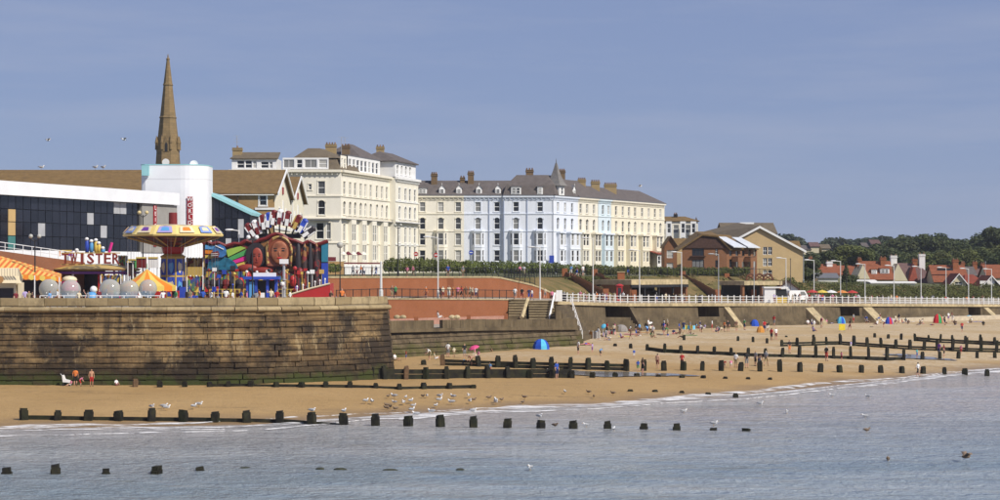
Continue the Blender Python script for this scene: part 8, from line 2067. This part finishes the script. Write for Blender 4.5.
# notice on the promenade, phone box, bins
q = XY(619.5, 318); pbx = empty('phone_box', (q.x, q.y, 6.6), 'red phone box on the promenade near the shelter', 'phone box'); MB(C_RED).box((q.x, q.y, 7.9), (.9, .9, 2.5)).build('cabinet', pbx); MB(C_RED).lathe((q.x, q.y, 9.15), [(.66, 0), (.66, .08), (.3, .28), (.02, .34)], 12).build('roof', pbx); MB(GLASS).box((q.x, q.y - .44, 8.0), (.6, .06, 1.7)).build('pane', pbx)
for px, lb in ((568, 'dark litter bin behind the first railing posts'), (703, 'dark bin on the promenade edge in the middle of the railing'), (845, 'round dark bin at the railing above the buttress')):
    p, d, n = on_wall(px); q = p - n * .8; b = empty('litter_bin', q, lb, 'bin', 'bins on the promenade'); MB(C_DARK).lathe(q, [(.38, 0), (.42, .9), (.44, 1.0), (.3, 1.25), (.05, 1.35)], 12).build('drum', b)
# road signs in front of the terrace
for px, py, Y, m, lb in ((416, 254, 372, C_RED, 'red round no entry sign before the cream house'), (471, 252.5, 372, C_BLUE, 'blue sign before the pale blue house'), (436, 255, 372, C_RED, 'small red sign beside the lamp before the cream house')):
    q = P(px, py, Y); b = empty('road_sign', (q.x, q.y, 10.8), lb, 'sign', 'road signs by the terrace'); MB(GREYMETAL).bar((q.x, q.y, 10.8), q, .05, 5).build('post', b); o = inst('disc', MB(m, C_WHT).lathe((0, 0, 0), [(.42, -.02), (.42, .02)], 16).use(1).obox((-.28, -.08, .021), (.56, 0, 0), (0, .16, 0), (0, 0, .01)).mesh('disc'), q + Vector((0, -.07, 0)), b); o.rotation_euler = (R(90), 0, 0)

# ================================================================== gulls
GW = mat('gull_white', (.78, .78, .77), .7, .05, 5); GG = mat('gull_grey', (.34, .35, .37), .7, .08, 5); GB = mat('gull_brown', (.19, .14, .10), .8, .3, 12); GK = BLACK; BEAK = mat('beak', (.6, .35, .05), .5, .05)
def gull_mesh(fly=False, brown=False):
    mb = MB(GB if brown else GW, GB if brown else GG, GK, BEAK)
    mb.ball((0, 0, .24), (.085, .22, .095), 10, 7); mb.ball((0, -.21, .36), (.05, .065, .052), 8, 6); mb.bar((0, -.14, .28), (0, -.2, .35), .055, 8, .042)
    mb.use(3).bar((0, -.27, .355), (0, -.34, .34), .014, 5, .004); mb.use(2).prism([(-.05, .2, .25), (.05, .2, .25), (.02, .36, .23), (-.02, .36, .23)], (0, 0, .015))
    mb.use(1)
    if fly:
        for s in (-1, 1): mb.prism([(s * .06, -.1, .29), (s * .38, -.16, .44), (s * .72, .02, .38), (s * .36, .1, .42), (s * .06, .12, .28)], (0, 0, .02))
    else:
        for s in (-1, 1): mb.ball((s * .07, .05, .27), (.035, .22, .075), 8, 6)
        mb.use(3)
        for s in (-1, 1): mb.bar((s * .03, .02, .16), (s * .03, .02, 0), .008, 4)
    return mb.mesh('gull', smooth=True)
GM, GMB, GF = gull_mesh(), gull_mesh(brown=True), gull_mesh(True)
gr2 = random.Random(5)
def gull(loc, me, label, group, sc=1.25):
    o = inst('gull', me, loc, None, gr2.uniform(-3, 3), sc); tag(o, label, 'bird', group)
for px, py in ((152, 410, ), (164, 409.5), (166.5, 411), (194, 409.5), (199, 407.5), (366, 404), (372, 404.5), (403.5, 405.5), (411, 404), (440, 399), (439.5, 403), (453, 399.5), (468.5, 398.5), (451.5, 405), (470, 404), (496, 405), (495.5, 403), (431.5, 414), (416, 416), (412, 413), (473, 413), (394, 399)):
    g = G(px, py); gull((g.x, g.y, g.z + .0), GM, 'white gull standing on the sand near the waterline', 'white gulls on the sand')
for i in range(26):
    px = gr2.uniform(386, 640); py = interp(px, [386, 480, 640], [404, 403, 396]) + gr2.uniform(-6, 8)
    g = G(px, py); 
    if g.z > .1: gull((g.x, g.y, g.z), GMB if gr2.random() < .65 else GM, 'small bird resting among the flock on the wet sand', 'flock on the wet sand', 1.0)
for i in (9, 10, 16, 21):
    px, py = xB[i], yB[i]; g = G(px, py); hh = [11] * 15 + [9, 9, 8, 7, 7, 6.5, 4, 2.5]; gull((g.x, g.y, g.z + hh[i] * g.y / FPX * .98 + (max(0, -g.z))), GM, ('white gull perched on a post', 'white gull on the post nearest the foam', 'gull on a low post far out', 'gull on the outermost stump')[(9, 10, 16, 21).index(i)], 'gulls on posts', 1.1)
for px, py in ((530, 470), (684, 413), (787, 413.5), (867, 432), (888, 461.5), (760, 405), (832, 397), (868, 398), (614, 431), (555, 427), (586, 427), (865, 418)):
    g = G(px, py); gull((g.x, g.y, -.10), GM if gr2.random() < .6 else GMB, 'gull floating on the sea', 'gulls floating on the sea', 1.1)
g = G(966, 462); gull((g.x, g.y, .02), gull_mesh(True, True), 'brown gull flapping up from the sea', 'flying gulls', 1.3)
gull(P(48, 142.5, 260), GF, 'white gull gliding high beside the spire', 'flying gulls', 1.2); gull(P(124, 142, 260), GF, 'white gull gliding just by the spire', 'flying gulls', 1.2); gull(P(640, 188, 330), GF, 'white gull flying above the terrace chimneys', 'flying gulls', 1.2)
for px, py in ((13, 187, ), (41, 169), (30, 180), (103, 169), (95, 169), (52, 181), (125, 187)):
    q = P(px, py, 240 if py > 175 else 285)
# gulls on the hall roof ridge
for px in (41, 95, 103): q = P(px, 0, 285); gull((q.x, 285.25, 26.02), GM, 'white gull on the ridge of the brown hall roof', 'gulls on the hall roof', 1.6)

# ================================================================== thin sea haze
hz = MB()
hz.box((300, 465, 28), (2540, 1590, 66))
hm = bpy.data.materials.new('sea_haze'); hm.use_nodes = True
hn, hl = hm.node_tree.nodes, hm.node_tree.links; hn.clear()
ho_ = hn.new('ShaderNodeOutputMaterial'); hv = hn.new('ShaderNodeVolumePrincipled')
hv.inputs['Color'].default_value = (0.86, 0.91, 1.0, 1); hv.inputs['Density'].default_value = 0.00011; hv.inputs['Anisotropy'].default_value = 0.2
hl.new(hv.outputs[0], ho_.inputs['Volume'])
hz.mats = [hm]
tag(hz.build('haze'), 'thin pale sea haze over the whole seafront', kind='stuff')
